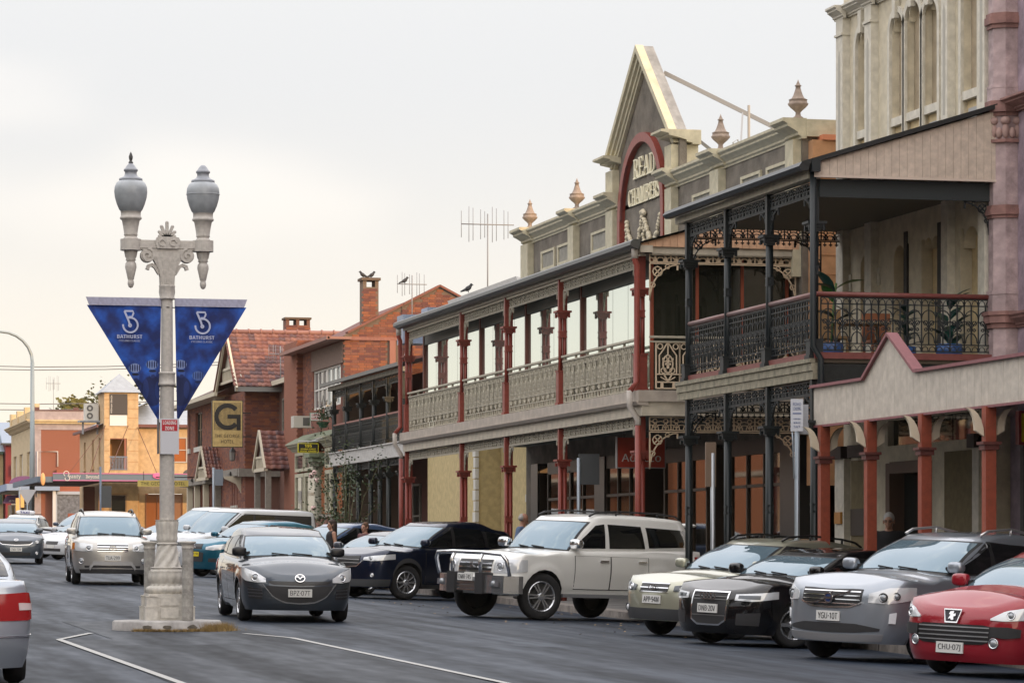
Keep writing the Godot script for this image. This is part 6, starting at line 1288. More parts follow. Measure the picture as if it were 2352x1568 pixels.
# ---------------------------------------------------------------- cars: bodies lofted from horizontal sections; local x forward (0 at the front axle), y up, z to the car's right
class Shell:
	var nose: Array; var tail: Array; var top: Array; var low := 0.2; var wid: Array; var W := 0.88
	var xc := -0.4; var xrc := -2.9; var rake := false; var fl := 0.35; var rl := 0.35; var n := 2.7; var m := 2.1; var nr := 3.2; var mr := 2.2
	var axles := []; var arch := 0.36; var axle_y := 0.32; var pinch := 0.03; var crown := 0.05; var flare := 0.018
	static func tab(p: Array, v: float) -> float:
		var c := p.size()
		var s: float = 1.0 if p[c - 1][0] > p[0][0] else -1.0
		if (v - p[0][0]) * s <= 0: return p[0][1]
		if (v - p[c - 1][0]) * s >= 0: return p[c - 1][1]
		for i in c - 1:
			if (v - p[i + 1][0]) * s <= 0:
				var h: float = p[i + 1][0] - p[i][0]; var t: float = (v - p[i][0]) / h; var d: float = (p[i + 1][1] - p[i][1]) / h
				var d0: float = d if i == 0 else ((p[i + 1][1] - p[i - 1][1]) / (p[i + 1][0] - p[i - 1][0])); var d1: float = d if i == c - 2 else ((p[i + 2][1] - p[i][1]) / (p[i + 2][0] - p[i][0]))
				return p[i][1] * (2 * t * t * t - 3 * t * t + 1) + d0 * h * (t * t * t - 2 * t * t + t) + p[i + 1][1] * (3 * t * t - 2 * t * t * t) + d1 * h * (t * t * t - t * t)
		return p[c - 1][1]
	func half(x: float, y: float) -> float:
		var mid := (xc + xrc) * 0.5; var u := (x - mid) / absf(xc - mid)
		var w := W * tab(wid, y) * (1.0 - pinch * u * u)
		for a in axles:
			var r := Vector2(x - a, y - axle_y).length()
			if r > arch - 0.05 and r < arch + 0.16: w += flare * (1.0 - smoothstep(0.02, 0.16, r - arch))
		return w
	func at(q: float, y: float) -> Vector2:
		var F := tab(nose, y); var R := tab(tail, y); var a := F - fl if rake else xc; var b := R + rl if rake else xrc
		if q < 1.0:
			var th := q * PI / 2; var x := a + (F - a) * pow(maxf(cos(th), 0.0), 2.0 / m)
			return Vector2(x, half(x, y) * pow(sin(th), 2.0 / n))
		if q > 2.0:
			var th := (3.0 - q) * PI / 2; var x := b - (b - R) * pow(maxf(cos(th), 0.0), 2.0 / mr)
			return Vector2(x, half(x, y) * pow(sin(th), 2.0 / nr))
		var x := lerpf(a, b, q - 1.0)
		return Vector2(x, half(x, y))
	func p3(q: float, y: float, s: float) -> Vector3:
		var v := at(q, y); return Vector3(v.x, y, v.y * s)
	func q_of(c: float) -> float:                   # c <= 1: share of the half width across the nose; beyond: metres back along the side
		if c <= 1.0: return asin(pow(clampf(c, 0, 1), n / 2.0)) * 2.0 / PI
		return 1.0 + (c - 1.0) / (xc - xrc)
	func qr_of(c: float) -> float:
		if c <= 1.0: return 3.0 - asin(pow(clampf(c, 0, 1), nr / 2.0)) * 2.0 / PI
		return 2.0 - (c - 1.0) / (xc - xrc)
	func q_side(x: float, y: float) -> float:
		var F := tab(nose, y); var R := tab(tail, y); var a := F - fl if rake else xc; var b := R + rl if rake else xrc
		if x > a: return acos(pow(clampf((x - a) / (F - a), 0, 1), m / 2.0)) * 2.0 / PI
		if x < b: return 3.0 - acos(pow(clampf((b - x) / (b - R), 0, 1), mr / 2.0)) * 2.0 / PI
		return 1.0 + (a - x) / (a - b)
	func bottom(x: float) -> float:
		var y := low
		for a in axles:
			var d := absf(x - a)
			if d <= arch: y = maxf(y, axle_y + sqrt(maxf(0.0, arch * arch - d * d)))
		return y
	func crest(q: float) -> float:
		var y0: float = tab(top, 0.0 if not rake else (xc + xrc) * 0.5)
		for i in 3: y0 = tab(top, at(q, y0).x)
		return y0
	func stations() -> Array:
		var qs := []
		for i in 11: qs.append(i / 11.0)
		var xs := []
		for i in 15: xs.append(lerpf(xc, xrc, i / 14.0))
		for a in axles:
			for k in 11:
				var x: float = a + arch * cos(PI * k / 10.0); xs.append(x)
			xs.append(a + arch + 0.004); xs.append(a - arch - 0.004)
		for x in xs:
			if x <= xc and x >= xrc: qs.append(1.0 + (xc - x) / (xc - xrc))
		for i in range(1, 12): qs.append(2.0 + i / 11.0)
		qs.sort(); return qs
	func build(b: Mb, under: Mb, base = null) -> void:
		var qs := stations(); var rows := 12
		for s in [1.0, -1.0]:
			var g := []
			for q in qs:
				var yt := crest(q); var yb: float = bottom(at(q, 0.3).x) if base == null else (base as Shell).crest_at(at(q, yt).x) - 0.05
				if base != null: yb = minf(yb, yt - 0.02)
				var row := []
				for j in rows + 1: row.append(p3(q, lerpf(yb, yt, pow(j / float(rows), 0.9)), s))
				g.append(row)
			if s < 0: g.reverse()
			b.grid(g)
		var tg := []; var ug := []
		for q in qs:
			var yt := crest(q); var v := at(q, yt); var yb := bottom(at(q, 0.3).x); var w := at(q, yb); var rt := []
			var F := tab(nose, yt); var c := crown * clampf((F - v.x) / 0.25, 0, 1) * clampf((v.x - tab(tail, yt)) / 0.25, 0, 1)
			for k in 9: var l := -1.0 + k / 4.0; rt.append(Vector3(v.x, yt + c * (1.0 - l * l), v.y * l))
			tg.append(rt); ug.append([Vector3(w.x, yb, w.y), Vector3(w.x, yb, -w.y)])
		tg.reverse(); b.grid(tg)
		if under != null: under.grid(ug)
	func crest_at(x: float) -> float: return tab(top, x)
	# a piece of the skin lifted off by `off`; pos(u, v) gives [q, y]
	func patch(b: Mb, pos, nu: int, nv: int, off: float, s: float, skirt := 0.02) -> void:
		var g := []
		for i in nu + 1:
			var row := []
			for j in nv + 1:
				var a: Array = (pos as Callable).call(i / float(nu), j / float(nv)); var p := p3(a[0], a[1], s)
				var dq := p3(minf(a[0] + 0.01, 2.999), a[1], s) - p3(maxf(a[0] - 0.01, 0.0), a[1], s); var dy := p3(a[0], a[1] + 0.01, s) - p3(a[0], a[1] - 0.01, s)
				var nn := (dy.cross(dq) * s).normalized(); row.append([p + nn * off, p - nn * skirt])
			g.append(row)
		for i in nu:
			for j in nv:
				var q := [g[i][j][0], g[i + 1][j][0], g[i + 1][j + 1][0], g[i][j + 1][0]]
				if s > 0: b.quad(q[3], q[2], q[1], q[0])
				else: b.quad(q[0], q[1], q[2], q[3])
		var edge := []
		b.st.set_smooth_group(7)
		for i in nu: edge.append([g[i][0], g[i + 1][0]]); edge.append([g[i + 1][nv], g[i][nv]])
		for j in nv:
			if (pos as Callable).call(0.0, 0.5)[0] > 0.0005 and (pos as Callable).call(0.0, 0.5)[0] < 2.9995: edge.append([g[0][j + 1], g[0][j]])
			edge.append([g[nu][j], g[nu][j + 1]])
		for e in edge:
			if s > 0: b.quad(e[0][0], e[1][0], e[1][1], e[0][1])
			else: b.quad(e[0][1], e[1][1], e[1][0], e[0][0])
		b.st.set_smooth_group(0)
	# columns [c, y bottom, y top] across the nose
	func cols(list: Array, rear := false):
		return func(u: float, v: float) -> Array:
			var f: float = u * (list.size() - 1); var i := mini(int(f), list.size() - 2); var t := f - i; var a: Array = list[i]; var c: Array = list[i + 1]
			var qa: float = qr_of(a[0]) if rear else q_of(a[0]); var qc: float = qr_of(c[0]) if rear else q_of(c[0])
			return [lerpf(qa, qc, t), lerpf(lerpf(a[1], c[1], t), lerpf(a[2], c[2], t), v)]
	func win(c: Array):                         # side window corners [[x, y] lower front, lower rear, upper rear, upper front]
		return func(u: float, v: float) -> Array:
			var lo := Vector2(c[0][0], c[0][1]).lerp(Vector2(c[1][0], c[1][1]), u); var hi := Vector2(c[3][0], c[3][1]).lerp(Vector2(c[2][0], c[2][1]), u); var p := lo.lerp(hi, v)
			return [q_side(p.x, p.y), p.y]

func paint(r: float, g: float, b: float, metal := 0.6) -> StandardMaterial3D:
	var key := "paint %.3f %.3f %.3f" % [r, g, b]
	if made_mats.has(key): return made_mats[key]
	var m := StandardMaterial3D.new(); m.albedo_color = Color(r, g, b).linear_to_srgb(); m.metallic = metal; m.roughness = 0.3; m.metallic_specular = 0.25; m.clearcoat_enabled = true; m.clearcoat = 1.0; m.clearcoat_roughness = 0.02
	made_mats[key] = m; return m

var rim_meshes := {}
func wheel(car: Node3D, at: Vector3, r: float, w: float, spokes: int, side: float, steer := 0.0) -> void:
	var n := node("wheel", car, at); n.rotation.y = steer
	var t := Basis(Vector3(1, 0, 0), Vector3(0, 0, side), Vector3(0, -side, 0)); var k := "%.3f %.3f %d %d" % [r, w, spokes, int(side)]; var rr := r * 0.66
	if not rim_meshes.has(k):
		var b := Mb.new(true); b.lathe([[rr, -w / 2 + 0.01], [rr + 0.02, -w / 2], [r * 0.9, -w / 2], [r - 0.02, -w / 2 + 0.015], [r, -w / 2 + 0.05], [r, w / 2 - 0.05], [r - 0.02, w / 2 - 0.015], [r * 0.9, w / 2], [rr + 0.02, w / 2], [rr, w / 2 - 0.01], [rr, -w / 2 + 0.01]], Vector3.ZERO, 28, [], t)
		var c := Mb.new(); c.lathe([[rr, w / 2 - 0.012], [rr - 0.012, w / 2 - 0.002], [rr - 0.03, w / 2 - 0.02], [rr - 0.03, w / 2 - 0.1]], Vector3.ZERO, 28, [], t)
		for i in spokes:
			var a := TAU * i / spokes; var o := Vector3(cos(a), sin(a), 0); var z := Vector3(0, 0, side)
			for d: float in ([-0.025, 0.025] if spokes > 5 and spokes < 8 else [0.0]):
				var tn: Vector3 = Vector3(-sin(a), cos(a), 0) * d; c.bar(o * 0.05 + tn * 0.6 + z * (w / 2 - 0.03), o * (rr - 0.015) + tn * 1.3 + z * (w / 2 - 0.025), 0.028 if spokes >= 6 else 0.05, 0.028, z)
		c.lathe([[0.0, w / 2 - 0.005], [0.05, w / 2 - 0.008], [0.075, w / 2 - 0.03], [0.075, w / 2 - 0.08]], Vector3.ZERO, 14, [], t)
		var d := Mb.new(); d.lathe([[0.0, w / 2 - 0.1], [rr - 0.02, w / 2 - 0.1]], Vector3.ZERO, 20, [], t); d.lathe([[0.02, w / 2 - 0.075], [rr * 0.62, w / 2 - 0.075], [rr * 0.62, w / 2 - 0.095]], Vector3.ZERO, 20, [], t)
		rim_meshes[k] = [b.done(), c.done(), d.done()]
	put("tyre", rim_meshes[k][0], mat(0.014, 0.014, 0.015, 0.85), n); put("rim", rim_meshes[k][1], mat(0.55, 0.56, 0.58, 0.25, "", 1, 0, 0.85), n); put("brake_disc", rim_meshes[k][2], mat(0.06, 0.06, 0.06, 0.5, "", 1, 0, 0.5), n)

func plate(car: Node3D, s: Shell, y: float, txt: String, off := 0.02, rear := false, yellow := false, lat := 0.0, wid := 0.37) -> void:
	var n := node("number_plate", car)
	var x := Shell.tab(s.tail if rear else s.nose, y) + (-off if rear else off)
	n.position = Vector3(x, y, lat); n.rotation.y = -PI / 2 if rear else PI / 2
	var b := Mb.new(); b.box(Vector3(-wid / 2, -0.062, -0.015), Vector3(wid / 2, 0.062, 0.004)); obj("plate", b, mat(0.62, 0.5, 0.02, 0.5) if yellow else mat(0.62, 0.62, 0.60, 0.5), n)
	if txt: text("lettering", n, txt, wid * 0.84, 0.078, Transform3D(Basis.IDENTITY, Vector3(0, 0, 0.006)), mat(0.02, 0.02, 0.025, 0.5), 0.004)

func badge(car: Node3D, kind: String, at: Vector3, lean := 0.0) -> void:
	var n := node("badge", car, at); n.basis = Basis(Vector3(0, 0, -1), Vector3.UP, Vector3(1, 0, 0)) * Basis(Vector3(1, 0, 0), -lean)
	var b := Mb.new(); var ch := mat(0.7, 0.71, 0.73, 0.15, "", 1, 0, 0.95)
	match kind:
		"wing": b.rod(arc(Vector2.ZERO, 0.075, 0, 360, 16, 0.06), 0.012, 0.012, Transform3D.IDENTITY, true); b.rod([Vector2(-0.065, 0.025), Vector2(-0.025, 0.02), Vector2(0, -0.015), Vector2(0.025, 0.02), Vector2(0.065, 0.025)], 0.016, 0.014)
		"ovals": b.rod(arc(Vector2.ZERO, 0.08, 0, 360, 18, 0.052), 0.012, 0.012, Transform3D.IDENTITY, true); b.rod(arc(Vector2(0, 0.018), 0.05, 0, 360, 14, 0.02), 0.01, 0.013, Transform3D.IDENTITY, true); b.rod(arc(Vector2(0, 0.0), 0.02, 0, 360, 12, 0.045), 0.01, 0.014, Transform3D.IDENTITY, true)
		"rings": for k in 4: b.rod(arc(Vector2(-0.096 + k * 0.064, 0), 0.045, 0, 360, 16), 0.012, 0.012 + k * 0.001, Transform3D.IDENTITY, true)
		"arrow": b.rod(arc(Vector2.ZERO, 0.06, 0, 360, 18), 0.018, 0.014, Transform3D.IDENTITY, true); b.rod([Vector2(0.04, 0.045), Vector2(0.075, 0.085)], 0.014, 0.012); b.box(Vector3(-0.045, -0.014, 0.004), Vector3(0.045, 0.014, 0.012))
		"stars": b.rod(arc(Vector2.ZERO, 0.075, 0, 360, 16, 0.04), 0.01, 0.012, Transform3D.IDENTITY, true); b.ball(Vector3(-0.035, 0.008, 0.005), Vector3(0.015, 0.015, 0.008), 6, 4); for k in 4: b.ball(Vector3(0.0 + k * 0.014, -0.01 + 0.012 * (k % 2), 0.005), Vector3.ONE * 0.007, 5, 4)
		"lozenges":
			for k in 3: var a := PI / 2 + TAU * k / 3; var o := Vector2(cos(a), sin(a)) * 0.035; var pr := Vector2(-sin(a), cos(a)) * 0.02; b.prism([o * 1.95, o + pr, Vector2.ZERO, o - pr], Transform3D.IDENTITY, 0.01)
		"oval": b.rod(arc(Vector2.ZERO, 0.065, 0, 360, 16, 0.034), 0.01, 0.012, Transform3D.IDENTITY, true); text("lettering", n, "KIA", 0.075, 0.03, Transform3D.IDENTITY, ch, 0.01)
		"lion": b.prism([Vector2(-0.05, -0.04), Vector2(-0.02, -0.03), Vector2(0.0, -0.05), Vector2(0.03, -0.045), Vector2(0.02, -0.01), Vector2(0.05, 0.0), Vector2(0.045, 0.03), Vector2(0.015, 0.02), Vector2(0.02, 0.055), Vector2(-0.03, 0.05), Vector2(-0.045, 0.02), Vector2(-0.02, 0.01)], Transform3D.IDENTITY, 0.012)
	obj("emblem", b, ch, n)
	if kind == "lion":
		b = Mb.new(); b.prism([Vector2(-0.12, 0.075), Vector2(-0.08, -0.075), Vector2(0.08, -0.075), Vector2(0.12, 0.075)], Transform3D(Basis.IDENTITY, Vector3(0, 0, -0.016)), 0.01); obj("shield", b, mat(0.012, 0.012, 0.02, 0.3), n)
		b = Mb.new(); b.rod([Vector2(-0.12, 0.075), Vector2(-0.08, -0.075), Vector2(0.08, -0.075), Vector2(0.12, 0.075)], 0.018, 0.02, Transform3D.IDENTITY, true); obj("shield_rim", b, ch, n)
	if kind == "arrow": b = Mb.new(); b.lathe([[0.0, 0.0], [0.05, 0.0]], Vector3.ZERO, 14, [], Basis(Vector3(1, 0, 0), Vector3(0, 0, 1), Vector3(0, -1, 0))); obj("disc", b, mat(0.02, 0.04, 0.13, 0.3), n)

# one car. d: dimensions and look; returns [node, lower shell, cabin shell]
func car(called: String, label: String, cat: String, d: Dictionary, px: float, pz: float, heading: float, group := "") -> Array:
	var o := thing(called, label, cat, Vector3.ZERO, 0.0, group)
	var hd := deg_to_rad(heading); var f := V(-sin(hd), 0, -cos(hd)); var up := Vector3(-(G(px + 0.5, pz) - G(px - 0.5, pz)), 1, G(px, pz + 0.5) - G(px, pz - 0.5)).normalized()
	var x := (f - up * f.dot(up)).normalized(); o.basis = Basis(x, up, x.cross(up)); o.position = V(px, G(px, pz), pz)
	var fo: float = d.fo; var wb: float = d.wb; var W: float = d.w * 0.5; var H: float = d.h; var T: float = fo - d.l; var hn: float = d.hn; var hb: float = d.hb; var rw: float = d.rw; var cowl: float = d.cowl
	var s := Shell.new(); s.W = W; s.low = d.low; s.axles = [0.0, -wb]; s.arch = rw + 0.055; s.axle_y = rw; s.xc = minf(0.46, fo - 0.36); s.xrc = T + 0.3
	s.nose = d.get("nose", [[0.15, fo - 0.06], [0.25, fo - 0.01], [0.45, fo], [hn - 0.12, fo - 0.03], [hn, fo - 0.1], [hn + 0.2, fo - 0.3]])
	s.tail = [[0.2, T + 0.06], [0.45, T], [0.75, T + 0.03], [hb, T + 0.1], [hb + 0.2, T + 0.14]]
	s.top = d.get("top", [[fo, hn - 0.03], [fo - 0.12, hn], [fo - 0.4, lerpf(hn, hb, 0.5)], [0.0, hb - 0.09], [cowl, hb - 0.02], [-wb * 0.6, hb + 0.02], [-wb, hb + 0.05], [T + 0.1, d.get("deck", hb + 0.06)], [T, d.get("deck", hb + 0.04) - 0.04]])
	s.wid = [[s.low, 0.90], [s.low + 0.12, 0.955], [s.low + 0.3, 0.985], [hb * 0.72, 1.0], [hb - 0.07, 0.985], [hb, 0.95], [hb + 0.12, 0.92]]
	s.crown = d.get("crown", 0.06); s.n = d.get("n", 2.7); s.m = d.get("m", 2.1)
	var pm: Material = d.paint; var b := Mb.new(true); var u := Mb.new()
	s.build(b, u); obj("body", b, pm, o); obj("underbody", u, mat(0.012, 0.012, 0.012, 0.9), o)
	var c := Shell.new(); c.rake = true; c.W = 1.0; c.axles = []; c.pinch = 0.05; c.xc = cowl - 0.5; c.xrc = T + 0.3; c.crown = 0.035
	var wbt: float = W * 0.93; var wrf: float = d.get("wr", W * 0.74); var yb := hb - 0.05
	c.nose = [[yb, cowl], [lerpf(yb, H, 0.5), lerpf(cowl, d.wtop, 0.47)], [H - 0.09, d.wtop], [H + 0.05, d.wtop - 0.18]]
	c.tail = [[yb, d.rbase], [lerpf(yb, H, 0.5), lerpf(d.rbase, d.rtop, 0.42)], [H - 0.1, d.rtop], [H + 0.05, d.rtop + 0.12]]
	c.top = [[d.wtop + 0.05, H - 0.10], [d.wtop - 0.12, H - 0.075], [d.wtop - 0.6, H - 0.045], [lerpf(d.wtop, d.rtop, 0.55), H - 0.035], [d.rtop + 0.5, H - d.get("drop", 0.06) - 0.03], [d.rtop, H - d.get("drop", 0.06) - 0.07]]
	c.wid = [[yb - 0.1, wbt + 0.01], [yb, wbt], [lerpf(yb, H, 0.5), lerpf(wbt, wrf, 0.42)], [H - 0.16, lerpf(wbt, wrf, 0.85)], [H - 0.07, wrf - 0.01], [H, wrf - 0.06]]
	c.n = 3.6; c.m = 2.2; c.nr = 3.6; c.fl = 0.4; c.rl = 0.4
	b = Mb.new(true); c.build(b, null, s); obj("cabin", b, pm, o)
	# glass
	var gl := mat(0.15, 0.22, 0.27, 0.02, "", 1, 0, 0.42); gl.metallic_specular = 1.0; var gd := mat(0.006, 0.007, 0.008, 0.02); gd.metallic_specular = 0.8; var rub := mat(0.012, 0.012, 0.013, 0.5)  # windscreen tint is blue and metallic to stand in for bright sky reflection
	var cy := s.crest_at(cowl) + s.crown * 0.75
	var wy: float = H - d.get("brow", 0.135)
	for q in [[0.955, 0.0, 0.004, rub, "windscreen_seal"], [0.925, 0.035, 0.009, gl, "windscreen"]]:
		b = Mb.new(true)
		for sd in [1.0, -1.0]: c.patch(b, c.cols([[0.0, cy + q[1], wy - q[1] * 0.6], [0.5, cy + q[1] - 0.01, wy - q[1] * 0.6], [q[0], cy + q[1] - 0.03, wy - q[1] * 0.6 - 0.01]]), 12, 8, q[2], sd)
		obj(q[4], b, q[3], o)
	var ry := hb + 0.08; b = Mb.new(true)
	for sd in [1.0, -1.0]: c.patch(b, c.cols([[0.0, ry + 0.03, H - 0.2], [0.9, ry + 0.02, H - 0.22]], true), 8, 6, 0.008, sd)
	obj("rear_window", b, gd, o)
	var yl := hb + 0.05; var yh: float = H - d.get("side", 0.16); var A0: float = cowl - 0.32; var A1: float = d.wtop - 0.2; var bp: float = d.get("bpil", -1.35); var cp: float = d.get("cpil", -2.25); var r0: float = d.rbase + 0.28; var r1: float = d.rtop + 0.18
	for sd in [1.0, -1.0]:
		var list := [[[A0, yl], [bp + 0.05, yl + 0.02], [bp + 0.02, yh + 0.01], [A1, yh - 0.02]], [[bp - 0.05, yl + 0.02], [cp + 0.04, yl + 0.035], [cp + 0.1, yh - 0.01], [bp - 0.06, yh + 0.01]]]
		if d.get("third", true): list.append([[cp - 0.06, yl + 0.05], [r0, yl + 0.09], [r1, yh - d.get("drop", 0.06) - 0.02], [cp - 0.02, yh - 0.02]])
		b = Mb.new(true); c.patch(b, c.win([[A0 + 0.05, yl - 0.025], [r0 - 0.05, yl + 0.05], [r1 - 0.03, yh - d.get("drop", 0.06) + 0.03], [A1 + 0.03, yh + 0.03]]), 16, 6, 0.003, sd); obj("window_surround", b, rub if d.get("dark_trim", true) else pm, o)
		for w in list: b = Mb.new(true); c.patch(b, c.win(w), 6, 5, 0.009, sd); obj("side_window", b, gd, o)
		# doors with shut lines and handles
		var ds := [[A0 + 0.02, bp], [bp - 0.03, cp + 0.02]]
		for e in ds:
			var lo := s.low + 0.13
			for q in [[0.014, 0.0025, rub, "shut_line"], [0.0, 0.005, pm, "door"]]:
				b = Mb.new(true); s.patch(b, func(uu: float, vv: float) -> Array:
					var xx := lerpf(e[0] + q[0], e[1] - q[0], uu); var yy := lerpf(lo - q[0], hb - 0.075 + q[0] * 0.3, vv)
					var dd: float = absf(xx + wb); if dd < s.arch + 0.03: yy = maxf(yy, minf(hb - 0.09, s.axle_y + sqrt(maxf(0.0, (s.arch + 0.03 - q[0]) * (s.arch + 0.03 - q[0]) - dd * dd))))
					return [s.q_side(xx, yy), yy], 12, 10, q[1], sd, 0.006); obj(q[3], b, q[2], o)
			b = Mb.new(); var hp := s.p3(s.q_side(e[1] + 0.16, hb - 0.15), hb - 0.15, sd); b.box(hp + Vector3(-0.1, -0.014, -0.02), hp + Vector3(0.1, 0.014, 0.035 if sd > 0 else 0.02) + Vector3(0, 0, 0.0)) if sd > 0 else b.box(hp + Vector3(-0.1, -0.014, -0.035), hp + Vector3(0.1, 0.014, 0.02)); obj("door_handle", b, d.get("handle", pm), o)
		b = Mb.new(); var mp := c.p3(c.q_side(A0 - 0.02, yl + 0.06), yl + 0.06, sd); var mr: float = d.get("mirror", 1.0)
		var mn := node("mirror", o); var mo := mp + Vector3(0.03, 0.02, sd * 0.17)
		b = Mb.new(true); b.ball(mo, Vector3(0.07, 0.075, 0.115) * mr, 14, 10, Basis.IDENTITY, 0.6); obj("housing", b, d.get("mirror_paint", pm), mn)
		b = Mb.new(); b.bar(mp, mo - Vector3(0, 0.05, 0), 0.05, 0.05); obj("stalk", b, rub, mn)
		b = Mb.new(true); b.ball(mo - Vector3(0.064 * mr, 0, 0), Vector3(0.012, 0.062, 0.098) * mr, 12, 8, Basis.IDENTITY, 0.7); obj("mirror_glass", b, mat(0.75, 0.8, 0.85, 0.03, "", 1, 0, 1.0), mn)
		if d.has("clad"):
			b = Mb.new(true); s.patch(b, func(uu: float, vv: float) -> Array:
				var xx := lerpf(s.xc, s.xrc, uu); var yy: float = s.bottom(xx) + vv * d.clad; return [s.q_side(xx, yy), yy], 60, 2, 0.006, sd); obj("sill_cladding", b, mat(0.03, 0.03, 0.032, 0.7), o)
		if d.has("rails"):
			var r := []; var xs := [d.wtop - 0.15, d.wtop - 0.3, d.wtop - 0.8, lerpf(d.wtop, d.rtop, 0.7), d.rtop + 0.35, d.rtop + 0.2]
			for k in 6:
				var yy: float = c.crest_at(xs[k]); var hh: float = [0.0, 0.05, 0.065, 0.065, 0.055, 0.0][k]; r.append(Vector3(xs[k], yy + hh + 0.015, sd * (wrf - 0.09)))
			b = Mb.new(true); b.tube(r, 0.018, 6); b.tube([r[2], r[2] - Vector3(0, 0.08, 0)], 0.02, 6); b.tube([r[3], r[3] - Vector3(0, 0.08, 0)], 0.02, 6); obj("roof_rail", b, d.rails, o)
		wheel(o, Vector3(0, rw, sd * (W - 0.105 - 0.02)), rw, 0.2, d.get("spokes", 5), sd, deg_to_rad(d.get("steer", 0.0))); wheel(o, Vector3(-wb, rw, sd * (W - 0.125)), rw, 0.2, d.get("spokes", 5), sd)
		b = Mb.new(true); s.patch(b, s.cols(d.get("tail_lamp", [[0.62, hb - 0.26, hb - 0.06], [0.97, hb - 0.24, hb - 0.02], [1.12, hb - 0.18, hb - 0.03]]), true), 10, 3, 0.008, sd); obj("tail_light", b, mat(0.30, 0.012, 0.012, 0.12), o)
	for w in [[0.03, 0.32], [-0.40, -0.05]]:
		b = Mb.new(); var p0 := c.p3(c.q_of(absf(w[0]) / wbt), cy + 0.02, signf(w[0])); var p1 := c.p3(c.q_of(absf(w[1]) / wbt), cy + 0.045, signf(w[1])); b.bar(p0 + Vector3(0.03, 0.02, 0), p1 + Vector3(0.02, 0.02, 0), 0.025, 0.02); obj("wiper", b, rub, o)
	return [o, s, c]

var CHROME: StandardMaterial3D
func fit(car_: Array, called: String, list: Array, m: Material, off := 0.008, nu := 10, nv := 4, both := true) -> void:
	var b := Mb.new(true); var s: Shell = car_[1]
	if both and list[0][0] <= 0.001:
		for sd in [1.0, -1.0]: s.patch(b, s.cols(list), nu, nv, off, sd)
		obj(called, b, m, car_[0]); return
	for sd in ([1.0, -1.0] if both else [1.0]):
		b = Mb.new(true); s.patch(b, s.cols(list), nu, nv, off, sd); obj(called, b, m, car_[0])
func lamp_eye(car_: Array, c: float, y: float, r: float, m: Material, lens: Material, sink := 0.0) -> void:
	var s: Shell = car_[1]
	for sd in [1.0, -1.0]:
		var q := s.q_of(c); var p := s.p3(q, y, sd); var dq := s.p3(q + 0.02, y, sd) - s.p3(q - 0.02, y, sd); var dy := s.p3(q, y + 0.02, sd) - s.p3(q, y - 0.02, sd); var nn: Vector3 = (dy.cross(dq) * sd).normalized()
		nn = (nn + Vector3(0.8, 0, 0)).normalized(); var tx: Vector3 = nn.cross(Vector3.UP).normalized(); var t := Basis(tx, nn, tx.cross(nn)); var n := node("lamp_reflector", car_[0], p + nn * (0.012 - sink))
		var b := Mb.new(true); b.lathe([[r * 0.72, 0.0], [r * 0.9, 0.012], [r, 0.006], [r, -0.02]], Vector3.ZERO, 16, [], t); obj("ring", b, m, n)
		b = Mb.new(true); b.lathe([[r * 0.74, 0.0], [r * 0.5, 0.012], [0.0, 0.02]], Vector3.ZERO, 14, [], t); obj("lens", b, lens, n)
func bars(car_: Array, list: Array, ys: Array, th: float, m: Material, off := 0.014) -> void:     # grille bars across the nose up to the half width given per bar
	for y in ys:
		var l := []
		for q in list: l.append([q, y - th / 2, y + th / 2])
		fit(car_, "grille_bar", l, m, off, 8, 1)
